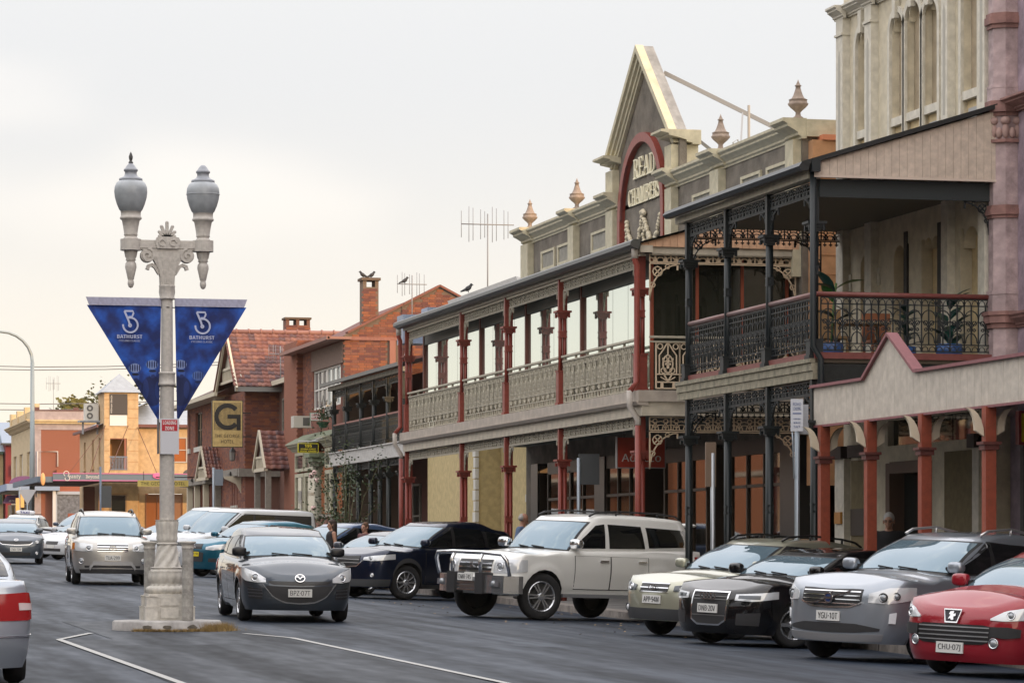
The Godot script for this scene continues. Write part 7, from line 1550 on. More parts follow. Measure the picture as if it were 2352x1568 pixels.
func build_cars() -> void:
	CHROME = mat(0.72, 0.73, 0.75, 0.12, "", 1, 0, 0.95)
	var lens := mat(0.62, 0.64, 0.66, 0.06, "", 1, 0, 0.25); var lens_dark := mat(0.10, 0.11, 0.12, 0.05, "", 1, 0, 0.3); var black := mat(0.010, 0.010, 0.011, 0.35); var matt := mat(0.018, 0.018, 0.02, 0.7); var glow_lens := mat(0.3, 0.32, 0.34, 0.03, "", 1, 0, 0.4); var amber := mat(0.5, 0.16, 0.02, 0.2)
	var parked := "cars parked nose out along the kerb"
	# dark grey hatch driving towards the camera
	var k := car("grey_hatchback", "dark grey hatchback with smiling grille and plate BPZ-07T driving past the lamp island", "car", {"l": 4.49, "w": 1.755, "h": 1.47, "wb": 2.64, "fo": 0.93, "hn": 0.74, "hb": 0.95, "rw": 0.315, "low": 0.19, "cowl": -0.22, "wtop": -1.12, "rtop": -2.95, "rbase": -3.4, "paint": paint(0.055, 0.066, 0.08), "mirror_paint": black, "handle": CHROME, "crown": 0.085}, 8.55, 51.0, 2.0)
	fit(k, "lower_grille", [[0.0, 0.30, 0.555], [0.3, 0.32, 0.56], [0.5, 0.40, 0.565], [0.62, 0.53, 0.57]], matt, 0.006); fit(k, "grille_smile", [[0.0, 0.285, 0.305], [0.3, 0.305, 0.325], [0.5, 0.385, 0.405], [0.68, 0.59, 0.61]], mat(0.25, 0.26, 0.27, 0.25, "", 1, 0, 0.6), 0.016); fit(k, "upper_grille", [[0.0, 0.575, 0.635], [0.5, 0.59, 0.64], [0.58, 0.62, 0.645]], black, 0.007)
	fit(k, "side_intake", [[0.70, 0.36, 0.52], [0.93, 0.37, 0.55]], matt, 0.006)
	for y in [0.39, 0.44, 0.49]: fit(k, "intake_bar", [[0.70, y, y + 0.016], [0.93, y + 0.01, y + 0.026]], mat(0.04, 0.042, 0.05, 0.4), 0.014)
	fit(k, "headlight", [[0.62, 0.62, 0.68], [0.78, 0.615, 0.77], [0.95, 0.64, 0.83], [1.12, 0.72, 0.85]], lens, 0.012, 14); lamp_eye(k, 0.80, 0.69, 0.062, CHROME, glow_lens); plate(k[0], k[1], 0.46, "BPZ·07T", 0.022); badge(k[0], "wing", Vector3(0.905, 0.69, 0), 0.3)
	# silver four-wheel drive
	k = car("silver_wagon", "silver four-wheel drive wagon with black roof rails and plate TUA-299 coming down the street", "car", {"l": 4.69, "w": 1.83, "h": 1.71, "wb": 2.715, "fo": 0.95, "hn": 0.96, "hb": 1.1, "rw": 0.35, "low": 0.27, "cowl": -0.25, "wtop": -0.98, "rtop": -3.4, "rbase": -3.6, "paint": paint(0.40, 0.39, 0.37), "rails": black, "crown": 0.06, "cpil": -2.4, "clad": 0.06}, 8.5, 76.2, 3.0)
	fit(k, "grille", [[0.0, 0.76, 0.95], [0.40, 0.77, 0.95]], black, 0.006); bars(k, [0.0, 0.40], [0.78, 0.83, 0.88, 0.935], 0.022, CHROME); fit(k, "lower_intake", [[0.0, 0.40, 0.45], [0.75, 0.40, 0.45]], matt, 0.006); fit(k, "bumper_guard", [[0.0, 0.46, 0.55], [0.5, 0.46, 0.55], [0.62, 0.34, 0.42]], mat(0.33, 0.33, 0.33, 0.5, "", 1, 0, 0.3), 0.02); fit(k, "air_dam", [[0.0, 0.27, 0.38], [0.9, 0.27, 0.36]], matt, 0.008)
	fit(k, "headlight", [[0.52, 0.78, 0.93], [0.75, 0.77, 0.96], [1.02, 0.80, 0.97]], lens, 0.012, 12); fit(k, "indicator", [[0.96, 0.81, 0.96], [1.08, 0.82, 0.96]], amber, 0.018, 5); lamp_eye(k, 0.62, 0.85, 0.065, CHROME, glow_lens); lamp_eye(k, 0.82, 0.55, 0.065, CHROME, glow_lens); plate(k[0], k[1], 0.63, "TUA-299", 0.02); badge(k[0], "ovals", Vector3(0.955, 0.855, 0))
	# grey sedan farther up the lane
	k = car("blue_grey_sedan", "blue grey sedan with a wide black grille farthest back in the oncoming lane", "car", {"l": 4.56, "w": 1.78, "h": 1.44, "wb": 2.7, "fo": 0.9, "hn": 0.76, "hb": 0.94, "rw": 0.32, "low": 0.19, "cowl": -0.1, "wtop": -1.1, "rtop": -2.7, "rbase": -3.3, "paint": paint(0.07, 0.085, 0.105), "crown": 0.08, "third": false}, 8.75, 105.5, 4.0)
	fit(k, "grille", [[0.0, 0.61, 0.73], [0.5, 0.63, 0.735], [0.6, 0.67, 0.74]], black, 0.008); fit(k, "grille_rim", [[0.0, 0.595, 0.612], [0.5, 0.615, 0.632], [0.62, 0.68, 0.70]], CHROME, 0.014); fit(k, "lower_intake", [[0.0, 0.27, 0.38], [0.55, 0.28, 0.38]], matt, 0.006); fit(k, "headlight", [[0.64, 0.65, 0.74], [0.9, 0.66, 0.80], [1.08, 0.70, 0.83]], lens_dark, 0.012, 12); lamp_eye(k, 0.76, 0.71, 0.05, CHROME, lens); lamp_eye(k, 0.78, 0.36, 0.05, CHROME, lens); plate(k[0], k[1], 0.47, "CMX·72M", 0.02); badge(k[0], "oval", Vector3(0.88, 0.775, 0), 0.3)
	# silver sedan leaving at the left edge
	k = car("silver_sedan", "silver sedan driving away at the left edge with red tail light and round door mirror", "car", {"l": 4.95, "w": 1.85, "h": 1.46, "wb": 2.79, "fo": 0.95, "hn": 0.75, "hb": 0.98, "rw": 0.33, "low": 0.2, "cowl": -0.2, "wtop": -1.15, "rtop": -2.75, "rbase": -3.45, "deck": 1.04, "paint": paint(0.38, 0.42, 0.47), "mirror_paint": black, "crown": 0.05, "third": false, "mirror": 1.12, "dark_trim": true, "tail_lamp": [[0.62, 0.66, 0.92], [0.95, 0.66, 0.93], [1.16, 0.68, 0.92]]}, 1.95, 36.1, 180.0)
	fit(k, "bumper_strip", [[0.0, 0.5, 0.52], [0.9, 0.5, 0.52]], black, 0.01)
	var sb := Mb.new(true); (k[1] as Shell).patch(sb, (k[1] as Shell).cols([[0.5, 0.5, 0.515], [0.97, 0.5, 0.515], [1.3, 0.51, 0.525]], true), 10, 1, 0.012, 1.0); obj("bumper_strip", sb, CHROME, k[0])
	sb = Mb.new(true); (k[1] as Shell).patch(sb, (k[1] as Shell).cols([[0.86, 0.76, 0.83], [1.17, 0.76, 0.82]], true), 6, 2, 0.013, 1.0); obj("reversing_light", sb, mat(0.6, 0.5, 0.5, 0.1), k[0])
	# white four-wheel drive with the bull bar
	k = car("white_off_roader", "large white off-roader with chrome and black bull bar parked at an angle", "car", {"l": 4.9, "w": 1.875, "h": 1.87, "wb": 2.78, "fo": 0.80, "hn": 1.03, "hb": 1.19, "rw": 0.405, "low": 0.42, "cowl": -0.42, "wtop": -1.12, "rtop": -3.72, "rbase": -3.95, "paint": paint(0.76, 0.76, 0.73, 0.0), "rails": black, "mirror_paint": CHROME, "handle": CHROME, "spokes": 6, "cpil": -2.5, "bpil": -1.55, "side": 0.2, "drop": 0.03, "crown": 0.05, "steer": -14.0, "wr": 0.735, "brow": 0.15, "mirror": 1.15, "dark_trim": false}, 12.98, 55.05, 61.0, parked)
	fit(k, "grille", [[0.0, 0.78, 1.0], [0.46, 0.80, 1.0]], black, 0.01); bars(k, [0.0, 0.46], [0.80, 0.87, 0.94], 0.028, CHROME); fit(k, "headlight", [[0.52, 0.78, 1.0], [0.8, 0.78, 1.02], [1.05, 0.82, 1.02]], lens, 0.012, 12); lamp_eye(k, 0.66, 0.89, 0.075, CHROME, glow_lens); badge(k[0], "lozenges", Vector3(0.83, 0.9, 0))
	var o: Node3D = k[0]; var b := Mb.new()
	var flat := Transform3D(Basis(Vector3(1, 0, 0), Vector3(0, 0, 1), Vector3(0, -1, 0)), Vector3(0, 0.74, 0))
	for sd in [-1.0, 1.0]: b.prism([Vector2(0.95, sd * 0.40), Vector2(0.93, sd * 0.62), Vector2(0.84, sd * 0.82), Vector2(0.62, sd * 0.96), Vector2(0.52, sd * 0.96), Vector2(0.52, sd * 0.40)], flat, 0.30)
	b.box(Vector3(0.68, 0.46, -0.36), Vector3(0.94, 0.70, 0.36)); obj("bull_bar_bumper", b, mat(0.62, 0.63, 0.65, 0.2, "", 1, 0, 0.9), o)
	b = Mb.new()
	for z in [-0.36, 0.36]: b.box(Vector3(0.62, 0.42, z - 0.1), Vector3(1.0, 0.78, z + 0.1))
	obj("bull_bar_buffer", b, mat(0.02, 0.02, 0.022, 0.6), o)
	b = Mb.new(true)
	for z in [-0.36, 0.36]: b.tube([Vector3(0.95, 0.7, z), Vector3(0.98, 1.0, z), Vector3(0.9, 1.14, z)], 0.036, 10)
	b.tube([Vector3(0.78, 0.74, -0.9), Vector3(0.86, 1.0, -0.9), Vector3(0.9, 1.1, -0.82), Vector3(0.93, 1.12, -0.4), Vector3(0.93, 1.12, 0.4), Vector3(0.9, 1.1, 0.82), Vector3(0.86, 1.0, 0.9), Vector3(0.78, 0.74, 0.9)], 0.036, 10); obj("bull_bar_hoop", b, CHROME, o)
	for z in [-0.66, 0.66]:
		b = Mb.new(true); b.ball(Vector3(0.93, 0.6, z), Vector3(0.04, 0.055, 0.055), 12, 8); obj("fog_light", b, glow_lens, o)
		b = Mb.new(); b.box(Vector3(0.90, 0.55, z - 0.12), Vector3(0.935, 0.65, z + 0.12)); obj("fog_light_recess", b, mat(0.12, 0.12, 0.13, 0.2), o)
	b = Mb.new()
	for y in [0.47, 0.53, 0.59]: b.box(Vector3(0.95, y, -0.26), Vector3(0.97, y + 0.025, 0.26))
	obj("bumper_grille", b, CHROME, o)
	b = Mb.new(); for z in [-0.93, 0.85]: b.box(Vector3(-2.3, 0.40, z), Vector3(-0.45, 0.46, z + 0.08))
	obj("side_step", b, mat(0.30, 0.31, 0.33, 0.4, "", 1, 0, 0.5), o); b = Mb.new(true); b.ball(Vector3(-3.95, 1.72, 0), Vector3(0.16, 0.045, 0.62), 12, 6, Basis.IDENTITY, 0.7); obj("rear_spoiler", b, paint(0.76, 0.76, 0.73, 0.0), o)
	plate(o, k[1], 0.7, "DMR·74S", 0.2)
	# dark blue crossover
	k = car("navy_crossover", "navy blue crossover wagon with silver spoked wheel parked beyond the grey hatchback", "car", {"l": 4.55, "w": 1.84, "h": 1.7, "wb": 2.7, "fo": 0.93, "hn": 0.93, "hb": 1.08, "rw": 0.365, "low": 0.24, "cowl": -0.2, "wtop": -1.15, "rtop": -3.1, "rbase": -3.5, "paint": paint(0.008, 0.014, 0.035), "clad": 0.09, "spokes": 10, "drop": 0.12, "steer": -10.0, "cpil": -2.3}, 13.3, 68.2, 60.0, parked)
	fit(k, "grille", [[0.0, 0.66, 0.88], [0.4, 0.70, 0.89]], black, 0.008); bars(k, [0.0, 0.4], [0.74, 0.81], 0.014, mat(0.3, 0.3, 0.3, 0.3)); fit(k, "grille_wing", [[0.0, 0.64, 0.665], [0.35, 0.66, 0.685], [0.5, 0.78, 0.80]], CHROME, 0.016); fit(k, "headlight", [[0.52, 0.80, 0.86], [0.75, 0.79, 0.9], [1.1, 0.84, 0.95]], lens, 0.012, 12); lamp_eye(k, 0.7, 0.845, 0.045, CHROME, glow_lens); fit(k, "lower_cladding", [[0.0, 0.25, 0.40], [1.0, 0.27, 0.42]], mat(0.04, 0.042, 0.045, 0.7), 0.008); lamp_eye(k, 0.78, 0.5, 0.045, CHROME, lens)
	# silver-beige wagon
	k = car("beige_wagon", "pale silver green wagon with dark lower bumper and plate APP-94M in the parked row", "car", {"l": 4.73, "w": 1.77, "h": 1.56, "wb": 2.67, "fo": 1.0, "hn": 0.82, "hb": 0.98, "rw": 0.335, "low": 0.24, "cowl": -0.15, "wtop": -1.1, "rtop": -3.3, "rbase": -3.6, "paint": paint(0.38, 0.38, 0.30), "rails": black, "clad": 0.1, "cpil": -2.35, "wr": 0.62}, 14.15, 47.5, 60.0, parked)
	fit(k, "grille", [[0.0, 0.66, 0.79], [0.33, 0.675, 0.79]], black, 0.008); bars(k, [0.0, 0.34], [0.665, 0.725, 0.79], 0.014, CHROME); fit(k, "headlight", [[0.46, 0.68, 0.76], [0.75, 0.67, 0.80], [1.04, 0.72, 0.86]], lens_dark, 0.012, 12); lamp_eye(k, 0.62, 0.735, 0.05, CHROME, lens); fit(k, "lower_cladding", [[0.0, 0.25, 0.42], [0.95, 0.26, 0.42]], mat(0.03, 0.032, 0.035, 0.6), 0.01); lamp_eye(k, 0.72, 0.42, 0.06, black, lens); plate(k[0], k[1], 0.555, "APP·94M", 0.018); badge(k[0], "stars", Vector3(1.0, 0.735, 0))
	# black hatch with the tall framed grille
	k = car("black_hatchback", "glossy black hatchback with a tall chrome framed grille and four ring badge", "car", {"l": 4.31, "w": 1.785, "h": 1.43, "wb": 2.63, "fo": 0.88, "hn": 0.78, "hb": 0.95, "rw": 0.325, "low": 0.17, "cowl": -0.18, "wtop": -1.1, "rtop": -2.95, "rbase": -3.3, "paint": paint(0.004, 0.004, 0.005, 0.1), "steer": -22.0, "crown": 0.07}, 13.95, 44.2, 60.0, parked)
	fit(k, "grille", [[0.0, 0.30, 0.74], [0.25, 0.30, 0.74], [0.38, 0.36, 0.74]], matt, 0.008); bars(k, [0.0, 0.37], [0.42, 0.64, 0.68], 0.012, mat(0.12, 0.12, 0.12, 0.3)); fit(k, "grille_frame", [[0.0, 0.28, 0.30], [0.25, 0.28, 0.305], [0.38, 0.345, 0.37]], CHROME, 0.016); fit(k, "grille_frame", [[0.0, 0.735, 0.755], [0.40, 0.735, 0.755]], CHROME, 0.016); fit(k, "grille_frame", [[0.375, 0.345, 0.75], [0.40, 0.355, 0.755]], CHROME, 0.017, 2, 8)
	fit(k, "headlight", [[0.52, 0.64, 0.72], [0.8, 0.63, 0.74], [1.06, 0.68, 0.78]], lens, 0.012, 12); fit(k, "headlight_shade", [[0.58, 0.665, 0.705], [0.9, 0.66, 0.715]], lens_dark, 0.018, 6, 2); fit(k, "side_intake", [[0.58, 0.30, 0.46], [0.92, 0.30, 0.48]], matt, 0.006); badge(k[0], "rings", Vector3(0.905, 0.685, 0)); plate(k[0], k[1], 0.515, "DNB·20V", 0.03)
	# silver grey crossover with the ring and bar badge
	k = car("silver_crossover", "metallic grey crossover with bowed slatted grille, ring badge and plate YGU-10T", "car", {"l": 4.63, "w": 1.89, "h": 1.71, "wb": 2.775, "fo": 0.94, "hn": 0.96, "hb": 1.1, "rw": 0.365, "low": 0.24, "cowl": -0.22, "wtop": -1.2, "rtop": -3.2, "rbase": -3.6, "paint": paint(0.29, 0.32, 0.36), "rails": mat(0.5, 0.5, 0.5, 0.3, "", 1, 0, 0.8), "clad": 0.05, "drop": 0.1, "crown": 0.09, "steer": 6.0, "cpil": -2.35}, 14.15, 39.6, 58.0, parked)
	fit(k, "grille", [[0.0, 0.68, 0.90], [0.35, 0.69, 0.91], [0.52, 0.74, 0.91]], black, 0.008); bars(k, [0.0, 0.3, 0.5], [0.725, 0.775, 0.825, 0.875], 0.013, CHROME); fit(k, "grille_rim", [[0.0, 0.66, 0.685], [0.35, 0.675, 0.695], [0.53, 0.735, 0.755]], CHROME, 0.012); fit(k, "headlight", [[0.62, 0.75, 0.86], [0.85, 0.74, 0.94], [1.1, 0.80, 0.96]], lens, 0.012, 12); lamp_eye(k, 0.8, 0.82, 0.06, black, glow_lens); lamp_eye(k, 0.93, 0.84, 0.05, black, glow_lens)
	fit(k, "lower_intake", [[0.0, 0.36, 0.48], [0.45, 0.37, 0.48], [0.8, 0.40, 0.43]], matt, 0.006); fit(k, "skid_plate", [[0.0, 0.25, 0.34], [0.85, 0.27, 0.36]], mat(0.28, 0.28, 0.29, 0.4, "", 1, 0, 0.5), 0.012); fit(k, "daytime_light", [[0.88, 0.5, 0.62], [0.94, 0.5, 0.64]], mat(0.75, 0.77, 0.8, 0.1), 0.014, 3, 3); plate(k[0], k[1], 0.565, "YGU·10T", 0.018); badge(k[0], "arrow", Vector3(0.96, 0.79, 0))
	var sl := Mb.new(); sl.bar(Vector3(0.952, 0.70, 0.33), Vector3(0.955, 0.89, -0.36), 0.012, 0.016); obj("grille_diagonal", sl, CHROME, k[0])
	# red hatch at the right edge
	k = car("red_hatchback", "bright red hatchback with a wide mouth grille and plate CHU-07J at the right edge", "car", {"l": 4.21, "w": 1.76, "h": 1.52, "wb": 2.61, "fo": 0.9, "hn": 0.80, "hb": 0.97, "rw": 0.315, "low": 0.17, "cowl": 0.02, "wtop": -1.05, "rtop": -2.9, "rbase": -3.2, "paint": paint(0.26, 0.012, 0.022, 0.15), "crown": 0.11, "steer": 8.0}, 14.25, 35.7, 57.0, parked)
	fit(k, "grille", [[0.0, 0.37, 0.60], [0.5, 0.38, 0.60], [0.62, 0.42, 0.58]], black, 0.008); bars(k, [0.0, 0.45, 0.58], [0.42, 0.47, 0.52, 0.57], 0.014, mat(0.35, 0.36, 0.37, 0.3, "", 1, 0, 0.6)); fit(k, "bumper_pad", [[0.60, 0.47, 0.585], [0.8, 0.46, 0.59], [0.93, 0.48, 0.57]], matt, 0.022, 8, 3); lamp_eye(k, 0.66, 0.40, 0.062, CHROME, glow_lens)
	fit(k, "headlight", [[0.58, 0.66, 0.68], [0.75, 0.655, 0.77], [1.0, 0.69, 0.85], [1.2, 0.78, 0.88]], lens, 0.012, 14); lamp_eye(k, 0.82, 0.72, 0.05, CHROME, glow_lens); plate(k[0], k[1], 0.33, "CHU·07J", 0.02); badge(k[0], "lion", Vector3(0.885, 0.69, 0), 0.25)
	# teal crossover and the vans beyond the lamp
	k = car("teal_crossover", "bright teal crossover with yellow number plate parked behind the white bollard", "car", {"l": 4.3, "w": 1.77, "h": 1.62, "wb": 2.67, "fo": 0.9, "hn": 0.92, "hb": 1.05, "rw": 0.335, "low": 0.22, "cowl": -0.15, "wtop": -1.1, "rtop": -3.0, "rbase": -3.25, "paint": paint(0.006, 0.10, 0.16), "clad": 0.05}, 12.95, 89.3, 58.0, parked)
	fit(k, "upper_grille", [[0.0, 0.76, 0.90], [0.3, 0.76, 0.9]], black, 0.008); fit(k, "lower_grille", [[0.0, 0.42, 0.70], [0.40, 0.42, 0.66]], matt, 0.008); fit(k, "headlight", [[0.48, 0.75, 0.82], [0.75, 0.74, 0.88], [1.02, 0.80, 0.93]], lens, 0.012, 10); fit(k, "side_intake", [[0.62, 0.42, 0.52], [0.86, 0.42, 0.52]], matt, 0.008); plate(k[0], k[1], 0.62, "CJM·18", 0.025, false, true); badge(k[0], "lozenges", Vector3(0.93, 0.83, 0))
	var van := {"l": 4.85, "w": 1.8, "h": 1.95, "wb": 2.75, "fo": 0.82, "hn": 1.02, "hb": 1.2, "rw": 0.33, "low": 0.24, "cowl": 0.1, "wtop": -0.72, "rtop": -3.85, "rbase": -3.95, "paint": paint(0.46, 0.48, 0.50, 0.05), "cpil": -2.2, "bpil": -1.35, "third": false, "drop": 0.0, "wr": 0.76, "side": 0.2, "nose": [[0.2, 0.76], [0.5, 0.82], [0.9, 0.74], [1.2, 0.5]]}
	k = car("pale_van", "pale silver panel van with two wipers on its steep windscreen behind the teal crossover", "van", van, 13.0, 93.8, 60.0, parked)
	fit(k, "headlight", [[0.62, 0.78, 0.95], [0.95, 0.78, 0.98]], lens, 0.012, 8); fit(k, "grille", [[0.0, 0.8, 0.9], [0.5, 0.8, 0.9]], black, 0.008); plate(k[0], k[1], 0.55, "", 0.02)
	van = van.duplicate(); van.paint = paint(0.52, 0.55, 0.58, 0.05); van.h = 1.99; van.wtop = -0.9
	k = car("white_van", "white van with a sloping windscreen parked beyond the pale silver panel van", "van", van, 13.0, 98.6, 60.0, parked)
	fit(k, "headlight", [[0.58, 0.74, 0.92], [0.95, 0.74, 1.0]], lens, 0.012, 8); lamp_eye(k, 0.75, 0.84, 0.06, CHROME, glow_lens); fit(k, "grille", [[0.0, 0.8, 0.9], [0.45, 0.8, 0.9]], black, 0.008); plate(k[0], k[1], 0.5, "", 0.02)
	var hat := {"l": 4.4, "w": 1.76, "h": 1.47, "wb": 2.62, "fo": 0.9, "hn": 0.76, "hb": 0.95, "rw": 0.31, "low": 0.19, "cowl": -0.15, "wtop": -1.1, "rtop": -2.9, "rbase": -3.35, "paint": paint(0.10, 0.11, 0.13)}
	var more := [
		["charcoal_sedan", "charcoal sedan squeezed behind the navy crossover", 0.05, 0.055, 0.07, 13.3, 72.4, 60.0, 1.46, false], ["slate_blue_wagon", "slate blue wagon behind the woman with sunglasses on her head", 0.06, 0.10, 0.19, 13.4, 79.5, 62.0, 1.62, false],
		["silver_hatchback", "silver hatchback glimpsed behind the carved lamp base", 0.42, 0.45, 0.48, 12.9, 103.5, 60.0, 1.5, false], ["white_hatchback", "white hatchback glimpsed beyond the lamp base and silver hatchback", 0.55, 0.57, 0.6, 12.9, 107.5, 60.0, 1.5, false],
		["white_coupe", "white coupe low behind the silver wagon's door mirror", 0.52, 0.54, 0.56, 11.7, 117.5, 58.0, 1.38, false], ["bronze_sedan", "grey silver sedan with yellow plate beside the white coupe", 0.33, 0.34, 0.36, 11.6, 121.8, 58.0, 1.42, true],
		["dark_blue_utility", "dark blue utility with black bull bar behind the blue grey sedan", 0.05, 0.065, 0.10, 12.2, 127.0, 56.0, 1.78, false], ["taxi", "white taxi with a lit roof sign standing behind the blue grey sedan", 0.6, 0.61, 0.6, 11.6, 140.0, 18.0, 1.6, false],
		["cream_sedan", "pale cream sedan with roof bars at the far left edge of the street", 0.5, 0.47, 0.42, 9.6, 150.0, 10.0, 1.6, false]]
	for e in more:
		var h := hat.duplicate(); h.paint = paint(e[2], e[3], e[4], 0.15); h.h = e[8]; h.hb = 0.95 + (e[8] - 1.47) * 0.55; h.hn = h.hb - 0.19; h.rw = 0.31 + (e[8] - 1.47) * 0.12
		k = car(e[0], e[1], "taxi" if e[0] == "taxi" else "car", h, e[5], e[6], e[7], parked if e[7] > 50 else "")
		var y: float = h.hn - 0.1
		fit(k, "grille", [[0.0, y - 0.08, y + 0.04], [0.4, y - 0.07, y + 0.04]], black, 0.008); fit(k, "headlight", [[0.58, y - 0.06, y + 0.03], [0.85, y - 0.06, y + 0.07], [1.05, y, y + 0.1]], lens, 0.012, 8); fit(k, "lower_intake", [[0.0, 0.3, 0.4], [0.6, 0.3, 0.4]], matt, 0.007); plate(k[0], k[1], 0.47, "", 0.02, false, e[9])
		if e[0] == "dark_blue_utility":
			b = Mb.new(true); b.tube([Vector3(0.95, 0.5, -0.8), Vector3(1.0, 0.8, -0.85), Vector3(0.97, 1.0, -0.7), Vector3(1.0, 1.05, 0.0), Vector3(0.97, 1.0, 0.7), Vector3(1.0, 0.8, 0.85), Vector3(0.95, 0.5, 0.8)], 0.045, 8); b.tube([Vector3(0.98, 0.72, -0.85), Vector3(1.02, 0.72, 0.85)], 0.05, 8); obj("bull_bar", b, black, k[0])
		if e[0] == "taxi":
			b = Mb.new(true); b.ball(Vector3(-1.7, 1.68, 0), Vector3(0.1, 0.09, 0.42), 14, 8, Basis.IDENTITY, 0.6); obj("roof_sign", b, mat(0.62, 0.63, 0.66, 0.4), k[0])
			text("lettering", k[0], "TAXI", 0.42, 0.1, Transform3D(Basis(Vector3(0, 0, -1), Vector3.UP, Vector3(1, 0, 0)), Vector3(-1.595, 1.68, 0)), mat(0.05, 0.05, 0.2, 0.5), 0.01, false, true)
			b = Mb.new(); b.box(Vector3(-1.95, 1.6, -0.66), Vector3(-1.9, 1.63, 0.66)); obj("roof_bar", b, black, k[0])
# ---------------------------------------------------------------- poles, signs, aerials, birds, wires
func pole(called: String, label: String, cat: String, x: float, z: float, top: float, r: float, m: Material) -> Node3D:
	var o := thing(called, label, cat, V(x, G(x, z), z)); var b := Mb.new(true); b.tube([Vector3(0, 0, 0), Vector3(0, top - G(x, z), 0)], r, 10); obj("pole", b, m, o); return o

func build_furniture() -> void:
	var gal := mat(0.28, 0.32, 0.36, 0.45, "", 1, 0, 0.4); var dark := mat(0.06, 0.065, 0.07, 0.6); var wht := mat(0.55, 0.58, 0.64, 0.5); var ink := mat(0.12, 0.16, 0.3, 0.6)
	var o := pole("parking_sign", "white loading times sign on a grey pole beside the boarded awning", "sign", 16.05, 48.4, 4.1, 0.04, gal); var g := G(16.05, 48.4)
	var b := Mb.new(); b.box(Vector3(-0.12, 3.08 - 0.0, 0.04), Vector3(0.08, 3.58, 0.05)); obj("plate", b, wht, o)
	b = Mb.new(); b.box(Vector3(0.02, 3.04, -0.06), Vector3(0.2, 3.5, -0.05)); obj("second_plate", b, mat(0.34, 0.36, 0.40, 0.5), o)
	for q in [["ROAD", 3.5, 0.05], ["LOADING", 3.43, 0.05], ["8.30am-6pm", 3.27, 0.03], ["MON-FRI", 3.21, 0.03], ["SAT", 3.15, 0.03]]: text("lettering", o, q[0], 0.13 if q[1] > 3.4 else 0.11, q[2], Transform3D(Basis.IDENTITY, Vector3(-0.02, q[1], 0.053)), ink, 0.003)
	b = Mb.new(); b.box(Vector3(-0.09, 3.345, 0.05), Vector3(0.05, 3.365, 0.053)); obj("arrow", b, ink, o)
	b = Mb.new(true); b.tube([Vector3(-0.09, 3.1, 0.03), Vector3(-0.08, 2.9, 0.03), Vector3(-0.06, 2.35, 0.03)], 0.012, 6); obj("cable", b, gal, o)
	o = pole("sign_back_pole", "plain galvanised pole with a brown sign back beside the black iron posts", "sign", 16.05, 52.9, 3.42, 0.04, mat(0.42, 0.44, 0.46, 0.4, "", 1, 0, 0.5)); b = Mb.new(); b.box(Vector3(-0.13, 2.25, -0.02), Vector3(0.05, 3.0, 0.02)); obj("plate", b, mat(0.20, 0.14, 0.10, 0.6), o)
	o = pole("red_post_sign_pole", "grey pole with a dark square sign back between the red verandah posts", "sign", 16.1, 62.1, 3.6, 0.035, gal); b = Mb.new(); b.box(Vector3(0.0, 2.35, -0.02), Vector3(0.42, 2.95, 0.0)); obj("plate", b, dark, o)
	o = pole("hotel_corner_sign", "slim grey pole with a flag sign at the hotel's brick corner", "sign", 17.2, 120.0, 4.9, 0.045, gal); b = Mb.new(); b.box(Vector3(-0.0, 2.7, -0.02), Vector3(0.35, 3.3, 0.02)); obj("plate", b, mat(0.17, 0.2, 0.24, 0.6), o)
	o = pole("corner_sign", "thin dark pole carrying two sign backs in front of the yellow corner shop", "sign", 16.3, 150.0, 5.7, 0.05, mat(0.12, 0.15, 0.2, 0.5)); b = Mb.new(); b.box(Vector3(0.0, 1.9, -0.02), Vector3(0.5, 2.9, 0.02)); obj("plate", b, dark, o)
	o = pole("give_way_sign", "back of a triangular give way sign at the far side street", "sign", 13.15, 152.0, 4.6, 0.035, gal); b = Mb.new(); b.prism([Vector2(-0.42, 2.75), Vector2(0.42, 2.75), Vector2(0.0, 2.05)], Transform3D(Basis.IDENTITY, Vector3(0, 0, 0.04)), 0.015); obj("triangle", b, mat(0.42, 0.42, 0.44, 0.5), o)
	o = pole("signal_pole", "slim pole with two small yellow signal boxes by the purple canopy", "traffic signal", 17.85, 212.0, 6.0, 0.06, gal); b = Mb.new(); b.box(Vector3(-0.25, 1.5, -0.1), Vector3(-0.02, 2.5, 0.1)); b.box(Vector3(0.05, 1.9, -0.1), Vector3(0.28, 2.8, 0.1)); obj("signal_box", b, mat(0.6, 0.36, 0.12, 0.5), o)
	# tall street light with curved outreach
	o = thing("outreach_street_light", "tall grey street light pole curving over the road at the far left", "street light", V(16.5, G(16.5, 188), 188)); b = Mb.new(true); var pts := [Vector3(0, 0, 0), Vector3(0.05, 4, 0), Vector3(0.05, 10.2, 0)]
	for k in 7: var a := deg_to_rad(90.0 * k / 6.0); pts.append(Vector3(0.05 - 1.8 * (1.0 - cos(a)), 10.2 + 1.7 * sin(a), 0))
	pts.append(Vector3(-3.3, 12.0, 0)); b.tube(pts, [0.16, 0.15, 0.11, 0.10, 0.095, 0.09, 0.085, 0.08, 0.075, 0.07, 0.06], 10); obj("pole", b, mat(0.24, 0.28, 0.30, 0.5, "", 1, 0, 0.3), o)
	b = Mb.new(true); b.ball(Vector3(-3.7, 12.0, 0), Vector3(0.5, 0.1, 0.16), 12, 6); obj("lamp_head", b, gal, o)
